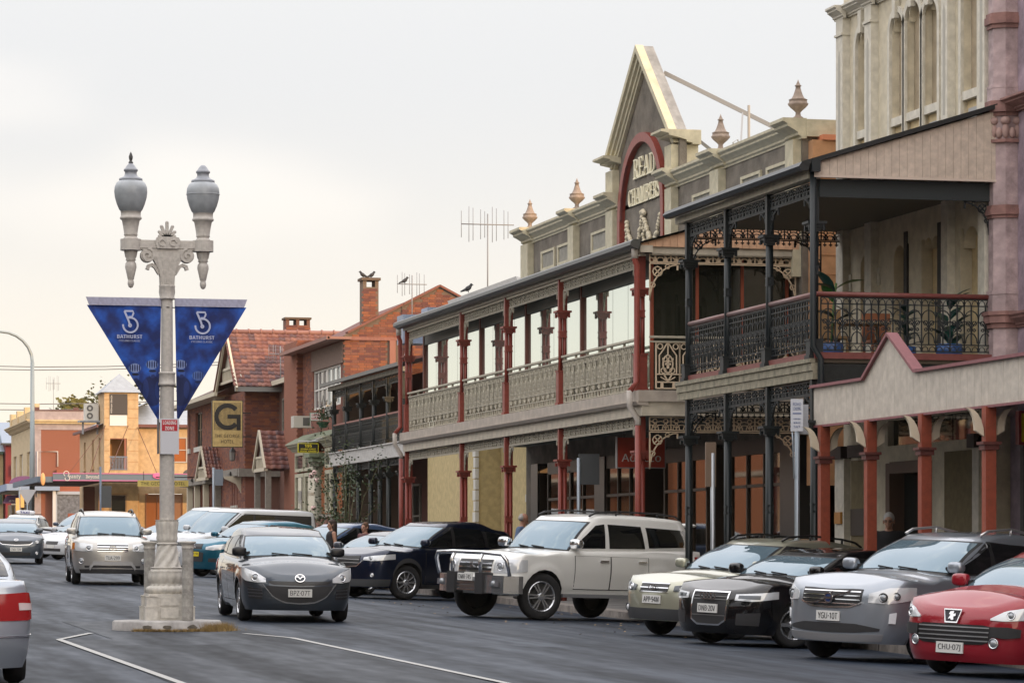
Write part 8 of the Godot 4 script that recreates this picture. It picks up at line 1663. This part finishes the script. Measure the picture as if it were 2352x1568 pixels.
	# aerials
	var aerial := func(label: String, x: float, y0: float, y1: float, z: float, half_: float, rods: int, rl: float) -> void:
		var t := thing("television_aerial", label, "aerial", V(x, y0, z), 0.0, "television aerials on the roofs"); var bb := Mb.new(true); bb.tube([Vector3.ZERO, Vector3(0, y1 - y0, 0)], 0.02, 6); obj("mast", bb, mat(0.25, 0.25, 0.26, 0.5), t)
		bb = Mb.new(true); bb.tube([Vector3(-half_, y1 - y0 - 0.3, 0), Vector3(half_, y1 - y0 - 0.3, 0)], 0.018, 6)
		for k in rods: var xx := lerpf(-half_, half_, (k + 0.3 * (k % 2)) / float(rods)); var l := rl * (0.75 + 0.25 * ((k * 3) % 4) / 3.0); bb.tube([Vector3(xx, y1 - y0 - 0.3 - l, 0), Vector3(xx, y1 - y0 - 0.3 + l, 0)], 0.009, 4)
		obj("elements", bb, mat(0.22, 0.22, 0.23, 0.5), t)
	aerial.call("wide television aerial on a tall mast left of the stone urn finial", 20.68, 8.5, 11.3, 90.0, 0.76, 9, 0.5)
	aerial.call("small television aerial on the orange brick gable where birds perch", 22.0, 9.4, 11.0, 107.0, 0.5, 8, 0.4)
	aerial.call("spindly television aerial above the brick parapet shop", 21.9, 11.2, 14.0, 232.0, 0.5, 7, 0.55)
	aerial.call("low television aerial bracketed to the tiled hotel roof", 19.95, 8.2, 9.5, 121.5, 0.45, 7, 0.35)
	# birds
	var bird := func(label: String, x: float, y: float, z: float, s: float) -> void:
		var t := thing("bird", label, "bird", V(x, y, z), 0.0, "dark birds perched on the roofs"); var bb := Mb.new(true)
		bb.ball(Vector3(0, 0.11, 0), Vector3(0.105, 0.062, 0.06), 12, 8, Basis(Vector3.BACK, 0.6 * s)); bb.ball(Vector3(0.085 * s, 0.205, 0), Vector3(0.04, 0.04, 0.036), 10, 7); bb.tube([Vector3(0.04 * s, 0.14, 0), Vector3(0.08 * s, 0.2, 0)], [0.05, 0.034], 8); bb.tube([Vector3(-0.06 * s, 0.08, 0), Vector3(-0.2 * s, 0.02, 0)], [0.045, 0.02], 6); bb.tube([Vector3(0.115 * s, 0.205, 0), Vector3(0.15 * s, 0.195, 0)], [0.012, 0.003], 5); bb.tube([Vector3(0.0, 0.06, 0.02), Vector3(0.01, 0.0, 0.02)], 0.007, 4); bb.tube([Vector3(0.0, 0.06, -0.02), Vector3(0.01, 0.0, -0.02)], 0.007, 4)
		obj("body", bb, mat(0.03, 0.03, 0.034, 0.7), t)
	bird.call("dark pigeon facing left on the chimney cap", 20.5, 10.95, 107.9, -1.0); bird.call("dark pigeon facing right on the chimney cap", 20.8, 10.95, 107.9, 1.0); bird.call("dark bird perched on the small aerial on the brick gable", 21.75, 10.71, 107.0, 1.0); bird.call("dark bird on the pale duct beside the verandah gutter", 18.55, 8.5, 83.0, 1.0); bird.call("dark bird by the stained roof wall next to the urn finial", 20.9, 10.05, 80.7, -1.0)
	# roof plant by the verandah end
	o = thing("roof_duct", "blue grey metal roof duct and cowl behind the verandah gutter", "duct", V(17.3, 7.2, 84.0)); b = Mb.new(); b.box(Vector3(-0.35, 0, -0.4), Vector3(0.3, 0.75, 0.4)); b.box(Vector3(0.3, 0.1, -0.4), Vector3(1.4, 0.95, 0.4)); obj("duct", b, mat(0.24, 0.30, 0.42, 0.4, "plaster", 1.0), o); b = Mb.new(); b.prism([Vector2(1.2, 0.5), Vector2(2.3, 0.5), Vector2(2.1, 1.35), Vector2(1.5, 1.35), Vector2(1.2, 1.1)], Transform3D(Basis.IDENTITY, Vector3(0, 0, -0.3)), 0.5); obj("cowl", b, mat(0.2, 0.19, 0.18, 0.6), o); b = Mb.new(); b.bar(Vector3(1.0, 1.0, 0.2), Vector3(2.6, 1.6, 1.2), 0.5, 0.25); obj("rooflight", b, mat(0.45, 0.45, 0.45, 0.6), o)
	# overhead wires
	for q in [[16.7, 17.0, 0], [16.4, 16.8, 1], [13.7, 14.1, 2], [13.15, 13.7, 3]]:
		b = Mb.new(true); var w := []
		for k in 9: var u := k / 8.0; w.append(V(lerpf(2.0, 45.0, u), lerpf(q[0], q[1], u) - 0.9 * sin(PI * u) + 0.6, 262.0))
		b.tube(w, 0.035, 5); tag(obj("overhead_wire", b, mat(0.1, 0.1, 0.11, 0.6)), ["highest wire crossing the sky above the far shops", "second wire just below the highest one above the far shops", "third wire crossing behind the thin street light pole", "lowest wire crossing just above the far roofs"][q[2]], "wire", "overhead wires across the far street")
	# fallen leaves by the kerb
	b = Mb.new(); var r := RandomNumberGenerator.new(); r.seed = 14
	for i in 90: var x := r.randf_range(12.0, 15.7); var z := r.randf_range(46.0, 66.0); var p := V(x, G(x, z) + 0.012, z); var a := r.randf() * TAU; var e := Vector3(cos(a), 0.2, sin(a)) * 0.035; var f := Vector3(-sin(a), 0.1, cos(a)) * 0.02; b.quad(p - e, p + f, p + e, p - f)
	var lv := obj("fallen_leaves", b, mat(0.30, 0.20, 0.10, 0.9)); tag(lv, "dry leaves scattered on the asphalt near the kerb", "leaves", "", "stuff")

# ---------------------------------------------------------------- plants
func leaf(b: Mb, base: Vector3, dir: Vector3, l: float, w: float, droop := 0.3) -> void:
	var side := dir.cross(Vector3.UP).normalized(); var rows := []; var p := base; var d := dir.normalized()
	for k in 6:
		var u := k / 5.0; var ww := w * sin(PI * clampf(u * 0.92 + 0.06, 0, 1)); rows.append([p - side * ww * 0.5 + Vector3(0, ww * 0.15, 0), p, p + side * ww * 0.5 + Vector3(0, ww * 0.15, 0)])
		p += d * l / 5.0; d = (d - Vector3(0, droop * 0.35, 0)).normalized()
	b.grid(rows)

func tree(label: String, x: float, z: float, h: float, r: float, m: Material, seed_at: int, leaves: int, group := "", size := 0.28, bare := 0.0) -> void:
	var y := 0.0135 * minf(maxf(z, -60.0), 262.0) - 0.3; var t := thing("tree", label, "tree", V(x, y, z), 0.0, group); var q := RandomNumberGenerator.new(); q.seed = seed_at
	var b := Mb.new(true); b.tube([Vector3.ZERO, Vector3(0.1, h * 0.25, 0), Vector3(0.0, h * 0.5, 0.1), Vector3(0.1, h * 0.85, 0)], [h * 0.03, h * 0.024, h * 0.018, h * 0.005], 8); var tips := []
	for i in 14:
		var a := TAU * i / 14.0 + q.randf() * 0.5; var s := Vector3(0.05, h * q.randf_range(0.3, 0.62), 0); var e := s + Vector3(cos(a) * r * q.randf_range(0.4, 0.95), h * q.randf_range(0.1, 0.36), sin(a) * r * q.randf_range(0.4, 0.95)); b.tube([s, s.lerp(e, 0.5) + Vector3(0, h * 0.02, 0), e], [h * 0.012, h * 0.008, h * 0.003], 5); tips.append(e)
	tips.append(Vector3(0.1, h * 0.9, 0)); obj("trunk", b, mat(0.11, 0.085, 0.06, 0.95), t)
	b = Mb.new()
	for i in leaves:
		var c: Vector3 = tips[q.randi() % tips.size()]; var off := Vector3(q.randfn(), q.randfn() * 0.7, q.randfn()) * r * (0.24 - bare * 0.08); var p := c + off; var n := Vector3(q.randf_range(-1, 1), q.randf_range(-0.3, 1), q.randf_range(-1, 1)).normalized(); var u := n.cross(Vector3(0.3, 1, 0.1)).normalized() * size * q.randf_range(0.6, 1.3); var v := n.cross(u).normalized() * size * q.randf_range(0.35, 0.7); b.quad(p - u, p - v, p + u, p + v)
	obj("crown", b, m, t)

func build_plants() -> void:
	var lit := mat(0.20, 0.18, 0.035, 0.8, "speck", 0.5); var olive := mat(0.10, 0.105, 0.035, 0.8, "speck", 0.5); var green := mat(0.035, 0.06, 0.02, 0.75, "speck", 0.5)  # lit: the yellow of low sunlight is mixed into this leaf colour
	for m in [lit, olive, green]: m.backlight_enabled = true; m.backlight = Color(0.3, 0.32, 0.1)
	tree("rounded yellow green tree behind the brick parapet shop", 30.0, 300, 13.0, 2.6, lit, 1, 6500, "trees beyond the far shops"); tree("darker bushy tree left of the yellow green one behind the parapet", 28.2, 306, 11.8, 2.8, olive, 2, 6000, "trees beyond the far shops"); tree("sparse spreading tree with bare twigs beside the yellow tower", 35.5, 310, 15.2, 5.5, olive, 3, 2600, "trees beyond the far shops", 0.24, 0.6); tree("dense low green tree above the red house at the far left", 19.0, 292, 9.0, 4.0, green, 4, 5000, "trees beyond the far shops"); tree("dark tree at the far left end of the street", 14.5, 296, 9.5, 3.6, green, 5, 4500, "trees beyond the far shops")
	var names := ["first", "second", "third", "fourth", "fifth", "sixth", "seventh", "eighth"]
	for i in 8: tree("leafy kerb tree across the street, %s of its row from the camera end" % names[i], -6.9, -40.0 + i * 17.0, 10.0 + (i * 5 % 3), 4.6, [olive, green, lit][i % 3], 20 + i, 3600, "kerb trees across the street", 0.34)
	# balcony plants
	var lf := mat(0.035, 0.16, 0.03, 0.35); var lfd := mat(0.012, 0.05, 0.04, 0.3); var blue := mat(0.05, 0.12, 0.32, 0.25)
	var pot := func(t: Node3D, r: float, h: float, m: Material) -> void: var b := Mb.new(true); b.lathe([[r * 0.75, 0], [r, h * 0.6], [r * 0.95, h], [r * 0.85, h], [r * 0.8, h * 0.85], [0, h * 0.85]], Vector3.ZERO, 20); obj("pot", b, m, t)
	var t := thing("broad_leaf_plant", "broad leaved green plant in a blue pot at the balcony's street corner", "plant", V(16.95, 4.77, 49.4)); pot.call(t, 0.2, 0.3, blue)
	var b := Mb.new(true); b.tube([Vector3(0, 0.25, 0), Vector3(0.03, 0.8, 0), Vector3(0.08, 1.25, 0)], 0.02, 6); obj("stem", b, mat(0.08, 0.14, 0.04, 0.6), t)
	for q in [[0.06, 1.15, 0.75, 0.42, 0.5, 0.22, 1], [0.05, 1.05, -0.55, 0.8, 0.55, 0.24, 0], [0.05, 1.0, 0.6, 0.1, 0.6, 0.18, 0], [0.02, 0.95, -0.35, 0.5, 0.38, 0.2, 1], [0.06, 1.1, -0.7, 0.35, 0.5, 0.2, 0], [0.04, 0.9, 0.5, -0.3, 0.45, 0.2, 0], [0.03, 0.7, -0.5, 0.2, 0.5, 0.2, 0], [0.03, 0.6, 0.4, 0.3, 0.45, 0.18, 0]]:
		b = Mb.new(true); leaf(b, Vector3(q[0], q[1], 0), Vector3(q[2], q[3], 0.25), q[4], q[5]); obj("leaf", b, lf if q[6] == 1 else lfd, t)
	t = thing("glossy_potted_plant", "dark glossy leaved plant in a blue pot by the mauve pilaster", "plant", V(18.9, 4.77, 49.3)); pot.call(t, 0.22, 0.3, blue); var rr := RandomNumberGenerator.new(); rr.seed = 6
	for k in 16: b = Mb.new(true); var a := rr.randf() * TAU; leaf(b, Vector3(cos(a) * 0.05, 0.25 + 0.05 * k, sin(a) * 0.05), Vector3(cos(a), 0.9, sin(a)), rr.randf_range(0.3, 0.48), 0.17); obj("leaf", b, lfd, t)
	t = thing("bushy_potted_plant", "bushy dark plant in a blue pot behind the black balcony lace", "plant", V(18.3, 4.77, 49.7)); pot.call(t, 0.18, 0.28, blue)
	for k in 22: b = Mb.new(true); var a := rr.randf() * TAU; leaf(b, Vector3(0, 0.25 + 0.03 * k, 0), Vector3(cos(a), 0.6, sin(a)), rr.randf_range(0.2, 0.35), 0.11); obj("leaf", b, lfd, t)
	t = thing("balcony_table", "small timber table between chairs on the black iron balcony", "table", V(17.8, 4.77, 50.6)); b = Mb.new(); b.box(Vector3(-0.5, 0.68, -0.35), Vector3(0.5, 0.72, 0.35)); obj("tabletop", b, mat(0.45, 0.33, 0.2, 0.6), t)
	for s in [[-0.45, -0.3], [0.45, -0.3], [-0.45, 0.3], [0.45, 0.3]]: b = Mb.new(); b.box(Vector3(s[0] - 0.025, 0, s[1] - 0.025), Vector3(s[0] + 0.025, 0.68, s[1] + 0.025)); obj("leg", b, mat(0.4, 0.28, 0.16, 0.6), t)
	for q in [[17.25, 50.3, "cane chair left of the small balcony table"], [18.35, 51.0, "orange brown chair right of the small balcony table"]]:
		t = thing("balcony_chair", q[2], "chair", V(q[0], 4.77, q[1]), 0.0, "chairs on the black balcony"); var cm := mat(0.42, 0.26, 0.12, 0.7, "fine", 5.0) if q[0] < 18 else mat(0.35, 0.13, 0.06, 0.6)
		b = Mb.new(); b.box(Vector3(-0.24, 0.42, -0.24), Vector3(0.24, 0.46, 0.24)); obj("seat", b, cm, t); b = Mb.new(); b.box(Vector3(-0.24, 0.46, -0.24), Vector3(0.24, 0.92, -0.2)); obj("backrest", b, cm, t)
		for s in [[-0.21, -0.21], [0.21, -0.21], [-0.21, 0.21], [0.21, 0.21]]: b = Mb.new(); b.box(Vector3(s[0] - 0.02, 0, s[1] - 0.02), Vector3(s[0] + 0.02, 0.42, s[1] + 0.02)); obj("leg", b, cm, t)
	# climbing rose in front of the lace house
	t = thing("rose_bush", "tall straggling climbing rose with pale pink blooms before the lace house", "rose bush", V(18.6, G(18.6, 100.5), 100.5)); b = Mb.new(true); rr.seed = 12; var tips := []
	for k in 16:
		var e := Vector3(rr.randf_range(-1.1, 1.1), rr.randf_range(1.3, 3.6), rr.randf_range(-3.4, 3.2)); if k == 0: e = Vector3(-0.3, 3.0, -4.2)
		if k == 1: e = Vector3(-0.4, 4.4, -2.2)
		var md := e * 0.5 + Vector3(0, 0.5, 0); b.tube([Vector3(0, 0, e.z * 0.1), md, e], [0.022, 0.014, 0.006], 5)
		for j in 4: tips.append(Vector3(0, 0, 0).lerp(md, 0.5 + j * 0.12) if j < 2 else md.lerp(e, (j - 1) * 0.5))
	obj("stem", b, mat(0.12, 0.11, 0.05, 0.8), t); b = Mb.new(); var rl := mat(0.05, 0.085, 0.025, 0.5, "speck", 2.0)
	for i in 2200: var c: Vector3 = tips[rr.randi() % tips.size()] + Vector3(rr.randfn() * 0.2, rr.randfn() * 0.22, rr.randfn() * 0.34); var n := Vector3(rr.randf_range(-1, 1), rr.randf_range(-0.2, 1), rr.randf_range(-1, 1)).normalized(); var u := n.cross(Vector3(0.2, 1, 0.4)).normalized() * rr.randf_range(0.03, 0.06); var v := n.cross(u).normalized() * rr.randf_range(0.02, 0.04); b.quad(c - u, c - v, c + u, c + v)
	obj("foliage", b, rl, t)
	for p in [Vector3(-0.3, 3.05, -4.25), Vector3(-0.35, 2.95, -4.5), Vector3(-0.25, 2.8, -4.0), Vector3(-0.3, 1.9, -4.4)]: b = Mb.new(true); b.ball(p, Vector3(0.09, 0.085, 0.09), 10, 7); obj("bloom", b, mat(0.65, 0.45, 0.42, 0.7), t)
	t = thing("hanging_basket", "green hanging flower basket at the near end of the lace house verandah", "hanging basket", V(19.1, 5.9, 107.6)); b = Mb.new(true); b.lathe([[0.0, 0.0], [0.12, 0.02], [0.2, 0.2], [0.22, 0.21]], Vector3.ZERO, 18); obj("basket", b, mat(0.03, 0.10, 0.05, 0.6), t); b = Mb.new(true)
	for a in 3: b.tube([Vector3(cos(a * TAU / 3) * 0.2, 0.2, sin(a * TAU / 3) * 0.2), Vector3(0, 1.1, 0)], 0.006, 4)
	obj("chain", b, mat(0.03, 0.03, 0.03, 0.5), t); b = Mb.new()
	for i in 160: var c := Vector3(rr.randfn() * 0.13, 0.3 + absf(rr.randfn()) * 0.2, rr.randfn() * 0.13); var u := Vector3(rr.randf_range(-1, 1), rr.randf_range(-1, 1), rr.randf_range(-1, 1)).normalized() * 0.04; var v := u.cross(Vector3(0.3, 0.2, 1)).normalized() * 0.025; b.quad(c - u, c - v, c + u, c + v)
	obj("foliage", b, rl, t)
# ---------------------------------------------------------------- people: smooth-joined tapered limbs meshed with surface nets
func skin_net(bones: Array, cell: float, blend: float, b: Mb) -> void:
	var lo := Vector3.ONE * 1e9; var hi := -lo
	for q in bones:
		var r := maxf(q[2], q[3]) + cell * 2.0
		for p in [q[0], q[1]]: lo = lo.min(p - Vector3.ONE * r); hi = hi.max(p + Vector3.ONE * r)
	var n := Vector3i(((hi - lo) / cell).ceil()) + Vector3i.ONE; var f := PackedFloat32Array(); f.resize(n.x * n.y * n.z); f.fill(1.0)
	for q in bones:
		var a: Vector3 = q[0]; var d: Vector3 = q[1] - a; var l2 := maxf(d.length_squared(), 1e-8); var ra: float = q[2]; var rb: float = q[3]; var sq: Vector3 = q[4] if q.size() > 4 else Vector3.ONE
		var r := maxf(ra, rb) * maxf(1.0, maxf(1.0 / sq.x, 1.0 / sq.z)) + blend + cell; var i0 := Vector3i(((a.min(q[1]) - Vector3.ONE * r - lo) / cell).max(Vector3.ZERO)); var i1 := Vector3i(((a.max(q[1]) + Vector3.ONE * r - lo) / cell)).min(n - Vector3i.ONE)
		for z in range(i0.z, i1.z + 1):
			for y in range(i0.y, i1.y + 1):
				for x in range(i0.x, i1.x + 1):
					var p := lo + Vector3(x, y, z) * cell - a; var t := clampf(p.dot(d) / l2, 0, 1); var v := ((p - d * t) * sq).length() - lerpf(ra, rb, t); var k := x + n.x * (y + n.y * z); var o := f[k]
					var h := clampf(0.5 + 0.5 * (o - v) / blend, 0, 1); f[k] = lerpf(o, v, h) - blend * h * (1.0 - h)
	var vert := {}; var st := [1, n.x, n.x * n.y]
	for z in n.z - 1:
		for y in n.y - 1:
			for x in n.x - 1:
				var k := x + n.x * (y + n.y * z); var s0 := f[k] < 0; var c := Vector3.ZERO; var m := 0
				for e in [[0, 1], [0, 2], [0, 4], [1, 3], [1, 5], [2, 3], [2, 6], [4, 5], [4, 6], [3, 7], [5, 7], [6, 7]]:
					var ka: int = k + (e[0] & 1) + n.x * ((e[0] >> 1) & 1) + n.x * n.y * (e[0] >> 2); var kb: int = k + (e[1] & 1) + n.x * ((e[1] >> 1) & 1) + n.x * n.y * (e[1] >> 2); var fa := f[ka]; var fb := f[kb]
					if (fa < 0) != (fb < 0): var t := fa / (fa - fb); var pa := Vector3(e[0] & 1, (e[0] >> 1) & 1, e[0] >> 2); var pb := Vector3(e[1] & 1, (e[1] >> 1) & 1, e[1] >> 2); c += pa.lerp(pb, t); m += 1
				if m: vert[k] = lo + (Vector3(x, y, z) + c / m) * cell
	for k: int in vert:
		for ax in 3:
			var s: int = st[ax]; var u: int = st[(ax + 1) % 3]; var w: int = st[(ax + 2) % 3]
			if k + s >= f.size() or (f[k] < 0) == (f[k + s] < 0): continue
			if not (vert.has(k - u) and vert.has(k - w) and vert.has(k - u - w)): continue
			if f[k] < 0: b.quad(vert[k], vert[k - u], vert[k - u - w], vert[k - w])
			else: b.quad(vert[k], vert[k - w], vert[k - u - w], vert[k - u])

# stands at the origin facing +z; pose: lean, head turn/tilt, elbows
func person(label: String, x: float, z: float, turn: float, h: float, d: Dictionary) -> void:
	var o := thing("person", label, "person", V(x, G(x, z), z), deg_to_rad(turn)); var s := h / 1.75; var sk := mat(d.skin.x, d.skin.y, d.skin.z, 0.55); var wide: float = d.get("wide", 1.0)
	var lean: float = d.get("lean", 0.0); var P := func(a: float, y: float, c: float) -> Vector3: return Vector3(a * s * wide, y * s, (c + maxf(0.0, y - 0.9) * lean) * s)
	var neck: Vector3 = P.call(0.0, 1.44, -0.01); var chin_f: float = d.get("nod", 0.0); var hb := Basis(Vector3.UP, deg_to_rad(d.get("look", 0.0))) * Basis(Vector3.RIGHT, deg_to_rad(chin_f)); var hc: Vector3 = neck + Vector3(0, 0.165, 0.015 + 0.06 * sin(deg_to_rad(chin_f))) * s
	var arms := []; var sleeve := []; var b := Mb.new(true); var legs := []
	for e in [-1.0, 1.0]:
		var sh: Vector3 = P.call(e * 0.185, 1.40, -0.01); var el: Vector3 = P.call(e * 0.25, 1.11, -0.03); var wr: Vector3 = P.call(e * 0.24, 0.87, d.get("reach", 0.06)); var hand: Vector3 = wr + Vector3(0, -0.09, 0.03) * s
		arms.append([sh, el, 0.05 * s, 0.04 * s]); arms.append([el, wr, 0.04 * s, 0.027 * s]); arms.append([wr, hand, 0.028 * s, 0.03 * s, Vector3(1.5, 1, 1)]); sleeve.append([sh, sh.lerp(el, d.get("sleeve", 0.75)), 0.068 * s, 0.07 * s])
		for k in 4: var kn: Vector3 = hand + Vector3(0, -0.03, (k - 1.5) * 0.019) * s; b.tube([kn + Vector3(0, 0.03, 0), kn + Vector3(-e * 0.004, -0.03, 0.004) * s, kn + Vector3(-e * 0.014, -0.055 - 0.01 * (1 - absf(k - 1.5)), 0.008) * s], [0.0095 * s, 0.0085 * s, 0.006 * s], 6)
		b.tube([wr + Vector3(0, -0.03, 0.02) * s, wr + Vector3(-e * 0.01, -0.07, 0.055) * s, wr + Vector3(-e * 0.015, -0.1, 0.065) * s], [0.012 * s, 0.01 * s, 0.007 * s], 6)
		var hp: Vector3 = P.call(e * 0.095, 0.90, 0.0); var knee: Vector3 = P.call(e * 0.10, 0.48, 0.02 + e * d.get("stride", 0.03)); var an: Vector3 = P.call(e * 0.10, 0.08, -0.02 + e * d.get("stride", 0.03) * 1.5)
		legs.append([hp, knee, 0.098 * s, 0.068 * s]); legs.append([knee, an, 0.066 * s, 0.052 * s]); var f := Mb.new(true); f.ball(an + Vector3(0, -0.035 * s, 0.055 * s), Vector3(0.048, 0.045, 0.135) * s, 12, 8, Basis.IDENTITY, 0.8); obj("shoe", f, mat(0.02, 0.017, 0.015, 0.5), o)
	var torso := [[P.call(0, 0.95, 0), P.call(0, 1.12, 0.01), 0.14 * s, 0.145 * s, Vector3(0.88 / wide, 1, 1.1)], [P.call(0, 1.12, 0.01), P.call(0, 1.32, 0.0), 0.145 * s, 0.14 * s, Vector3(0.82 / wide, 1, 1.15)], [P.call(-0.13, 1.385, -0.01), P.call(0.13, 1.385, -0.01), 0.07 * s, 0.07 * s], [P.call(0, 1.36, -0.01), neck, 0.085 * s, 0.062 * s]]
	skin_net(torso.map(func(q): var c: Array = q.duplicate(); c[2] *= 0.93; c[3] *= 0.93; return c) + arms + legs.map(func(q): var c: Array = q.duplicate(); c[2] *= 0.85; c[3] *= 0.85; return c) + [[neck - Vector3(0, 0.04, 0), hc + Vector3(0, -0.04, -0.02) * s, 0.055 * s, 0.052 * s]], 0.022, 0.04, b); obj("body", b, sk, o)
	b = Mb.new(true); var cr := func(a: float, y: float, c: float) -> Vector3: return hc + hb * Vector3(a, y, c) * s
	skin_net([[cr.call(0, 0.03, -0.018), cr.call(0, 0.035, -0.01), 0.086 * s, 0.084 * s, Vector3(1.12, 0.95, 0.95)], [cr.call(0, -0.03, 0.025), cr.call(0, -0.085, 0.045), 0.062 * s, 0.036 * s], [cr.call(0, 0.005, 0.085), cr.call(0, -0.03, 0.102), 0.010 * s, 0.017 * s], [cr.call(-0.022, -0.062, 0.078), cr.call(0.022, -0.062, 0.078), 0.010 * s, 0.010 * s], [cr.call(-0.04, 0.022, 0.07), cr.call(0.04, 0.022, 0.07), 0.014 * s, 0.014 * s], [cr.call(-0.082, 0.015, -0.015), cr.call(-0.084, -0.025, -0.01), 0.014 * s, 0.010 * s], [cr.call(0.082, 0.015, -0.015), cr.call(0.084, -0.025, -0.01), 0.014 * s, 0.010 * s]], 0.009, 0.018, b); obj("head", b, sk, o)
	for e in [-1.0, 1.0]: b = Mb.new(true); b.ball(cr.call(e * 0.033, 0.004, 0.077), Vector3(0.013, 0.008, 0.008) * s, 8, 6); obj("eye", b, mat(0.03, 0.025, 0.02, 0.3), o)
	b = Mb.new(true); b.ball(cr.call(0, -0.066, 0.083), Vector3(0.024, 0.005, 0.006) * s, 8, 5); obj("mouth", b, mat(0.22, 0.08, 0.07, 0.6), o)
	if d.has("hair"):
		var hm := mat(d.hair.x, d.hair.y, d.hair.z, 0.75); b = Mb.new(true); var hl := [[cr.call(0, 0.05, -0.03), cr.call(0, 0.045, -0.02), 0.094 * s, 0.092 * s, Vector3(1.1, 0.95, 0.98)], [cr.call(0, 0.0, -0.07), cr.call(0, -0.05, -0.065), 0.062 * s, 0.05 * s]]
		if d.get("long", false): hl.append([cr.call(0, 0.0, -0.075), cr.call(0.01, -0.30, -0.095), 0.075 * s, 0.05 * s]); hl.append([cr.call(-0.06, 0.0, -0.045), cr.call(-0.07, -0.24, -0.05), 0.042 * s, 0.03 * s]); hl.append([cr.call(0.06, 0.0, -0.045), cr.call(0.07, -0.24, -0.05), 0.042 * s, 0.03 * s])
		if d.get("thin", false): hl = [[cr.call(-0.055, 0.01, -0.055), cr.call(0.055, 0.01, -0.055), 0.05 * s, 0.05 * s], [cr.call(0, 0.045, -0.055), cr.call(0, 0.0, -0.07), 0.062 * s, 0.05 * s]]
		skin_net(hl, 0.012, 0.03, b); obj("hair", b, hm, o)
	var sm: Material = d.shirt; b = Mb.new(true); skin_net(torso.slice(0, 3).map(func(q): var c: Array = q.duplicate(); c[2] *= 1.07; c[3] *= 1.09; return c) + (sleeve if d.get("sleeve", 0.75) > 0.0 else []) + [[P.call(0, 0.86, 0), P.call(0, 0.98, 0), 0.155 * s, 0.15 * s, Vector3(0.86 / wide, 1, 1.1)]], 0.022, 0.035, b); obj("shirt", b, sm, o)
	if d.get("collar", true): b = Mb.new(true); b.lathe([[0.075 * s, -0.03 * s], [0.07 * s, 0.0], [0.062 * s, 0.025 * s]], neck + Vector3(0, -0.01, 0), 16); obj("collar", b, sm, o)
	b = Mb.new(true); skin_net(legs + [[P.call(-0.07, 0.92, 0), P.call(0.07, 0.92, 0), 0.115 * s, 0.115 * s, Vector3(1, 1, 1.05)]], 0.022, 0.035, b); obj("trousers", b, d.pants, o)
	if d.has("glasses"):
		b = Mb.new(); var gy: float = d.glasses; var gz := 0.095 if gy < 0.05 else 0.06
		for e in [-1.0, 1.0]: b.rod(arc(Vector2(e * 0.034, gy), 0.024, 0, 360, 10, 0.018), 0.006, 0.006, Transform3D(hb * s, hc + hb * Vector3(0, 0, gz) * s), true); b.bar(cr.call(e * 0.058, gy, gz), cr.call(e * 0.088, gy, -0.02), 0.005, 0.005)
		obj("glasses", b, mat(0.02, 0.02, 0.02, 0.3), o)

func build_people() -> void:
	var skin := Vector3(0.36, 0.19, 0.125)
	person("grey balding man in a pale blue short sleeved shirt looking down on the footpath", 15.95, 66.3, 62.0, 1.80, {"skin": Vector3(0.34, 0.17, 0.11), "hair": Vector3(0.30, 0.28, 0.26), "thin": true, "shirt": mat(0.12, 0.18, 0.31, 0.85, "fine", 4.0), "pants": mat(0.06, 0.06, 0.07, 0.9), "nod": 22.0, "wide": 1.15, "lean": 0.05, "sleeve": 0.8, "look": 18.0})
	person("grey haired man with glasses and a black polo shirt under the boarded awning", 17.66, 48.7, -18.0, 1.80, {"skin": skin, "hair": Vector3(0.34, 0.33, 0.32), "shirt": mat(0.010, 0.010, 0.013, 0.85), "pants": mat(0.03, 0.03, 0.035, 0.9), "glasses": 0.006, "wide": 1.08, "look": -10.0})
	person("woman in profile with long dark hair, raised sunglasses and a black sleeveless top", 13.6, 75.5, -82.0, 1.66, {"skin": skin, "hair": Vector3(0.035, 0.02, 0.014), "long": true, "shirt": mat(0.02, 0.018, 0.022, 0.8, "speck", 6.0), "pants": mat(0.03, 0.035, 0.06, 0.9), "glasses": 0.085, "sleeve": 0.0, "wide": 0.93, "collar": false})
	person("short haired person with raised sunglasses showing head and shoulders between parked cars", 14.45, 75.8, -55.0, 1.63, {"skin": Vector3(0.38, 0.2, 0.14), "hair": Vector3(0.10, 0.045, 0.02), "shirt": mat(0.10, 0.04, 0.04, 0.85), "pants": mat(0.04, 0.04, 0.05, 0.9), "glasses": 0.085, "wide": 0.95, "collar": false})
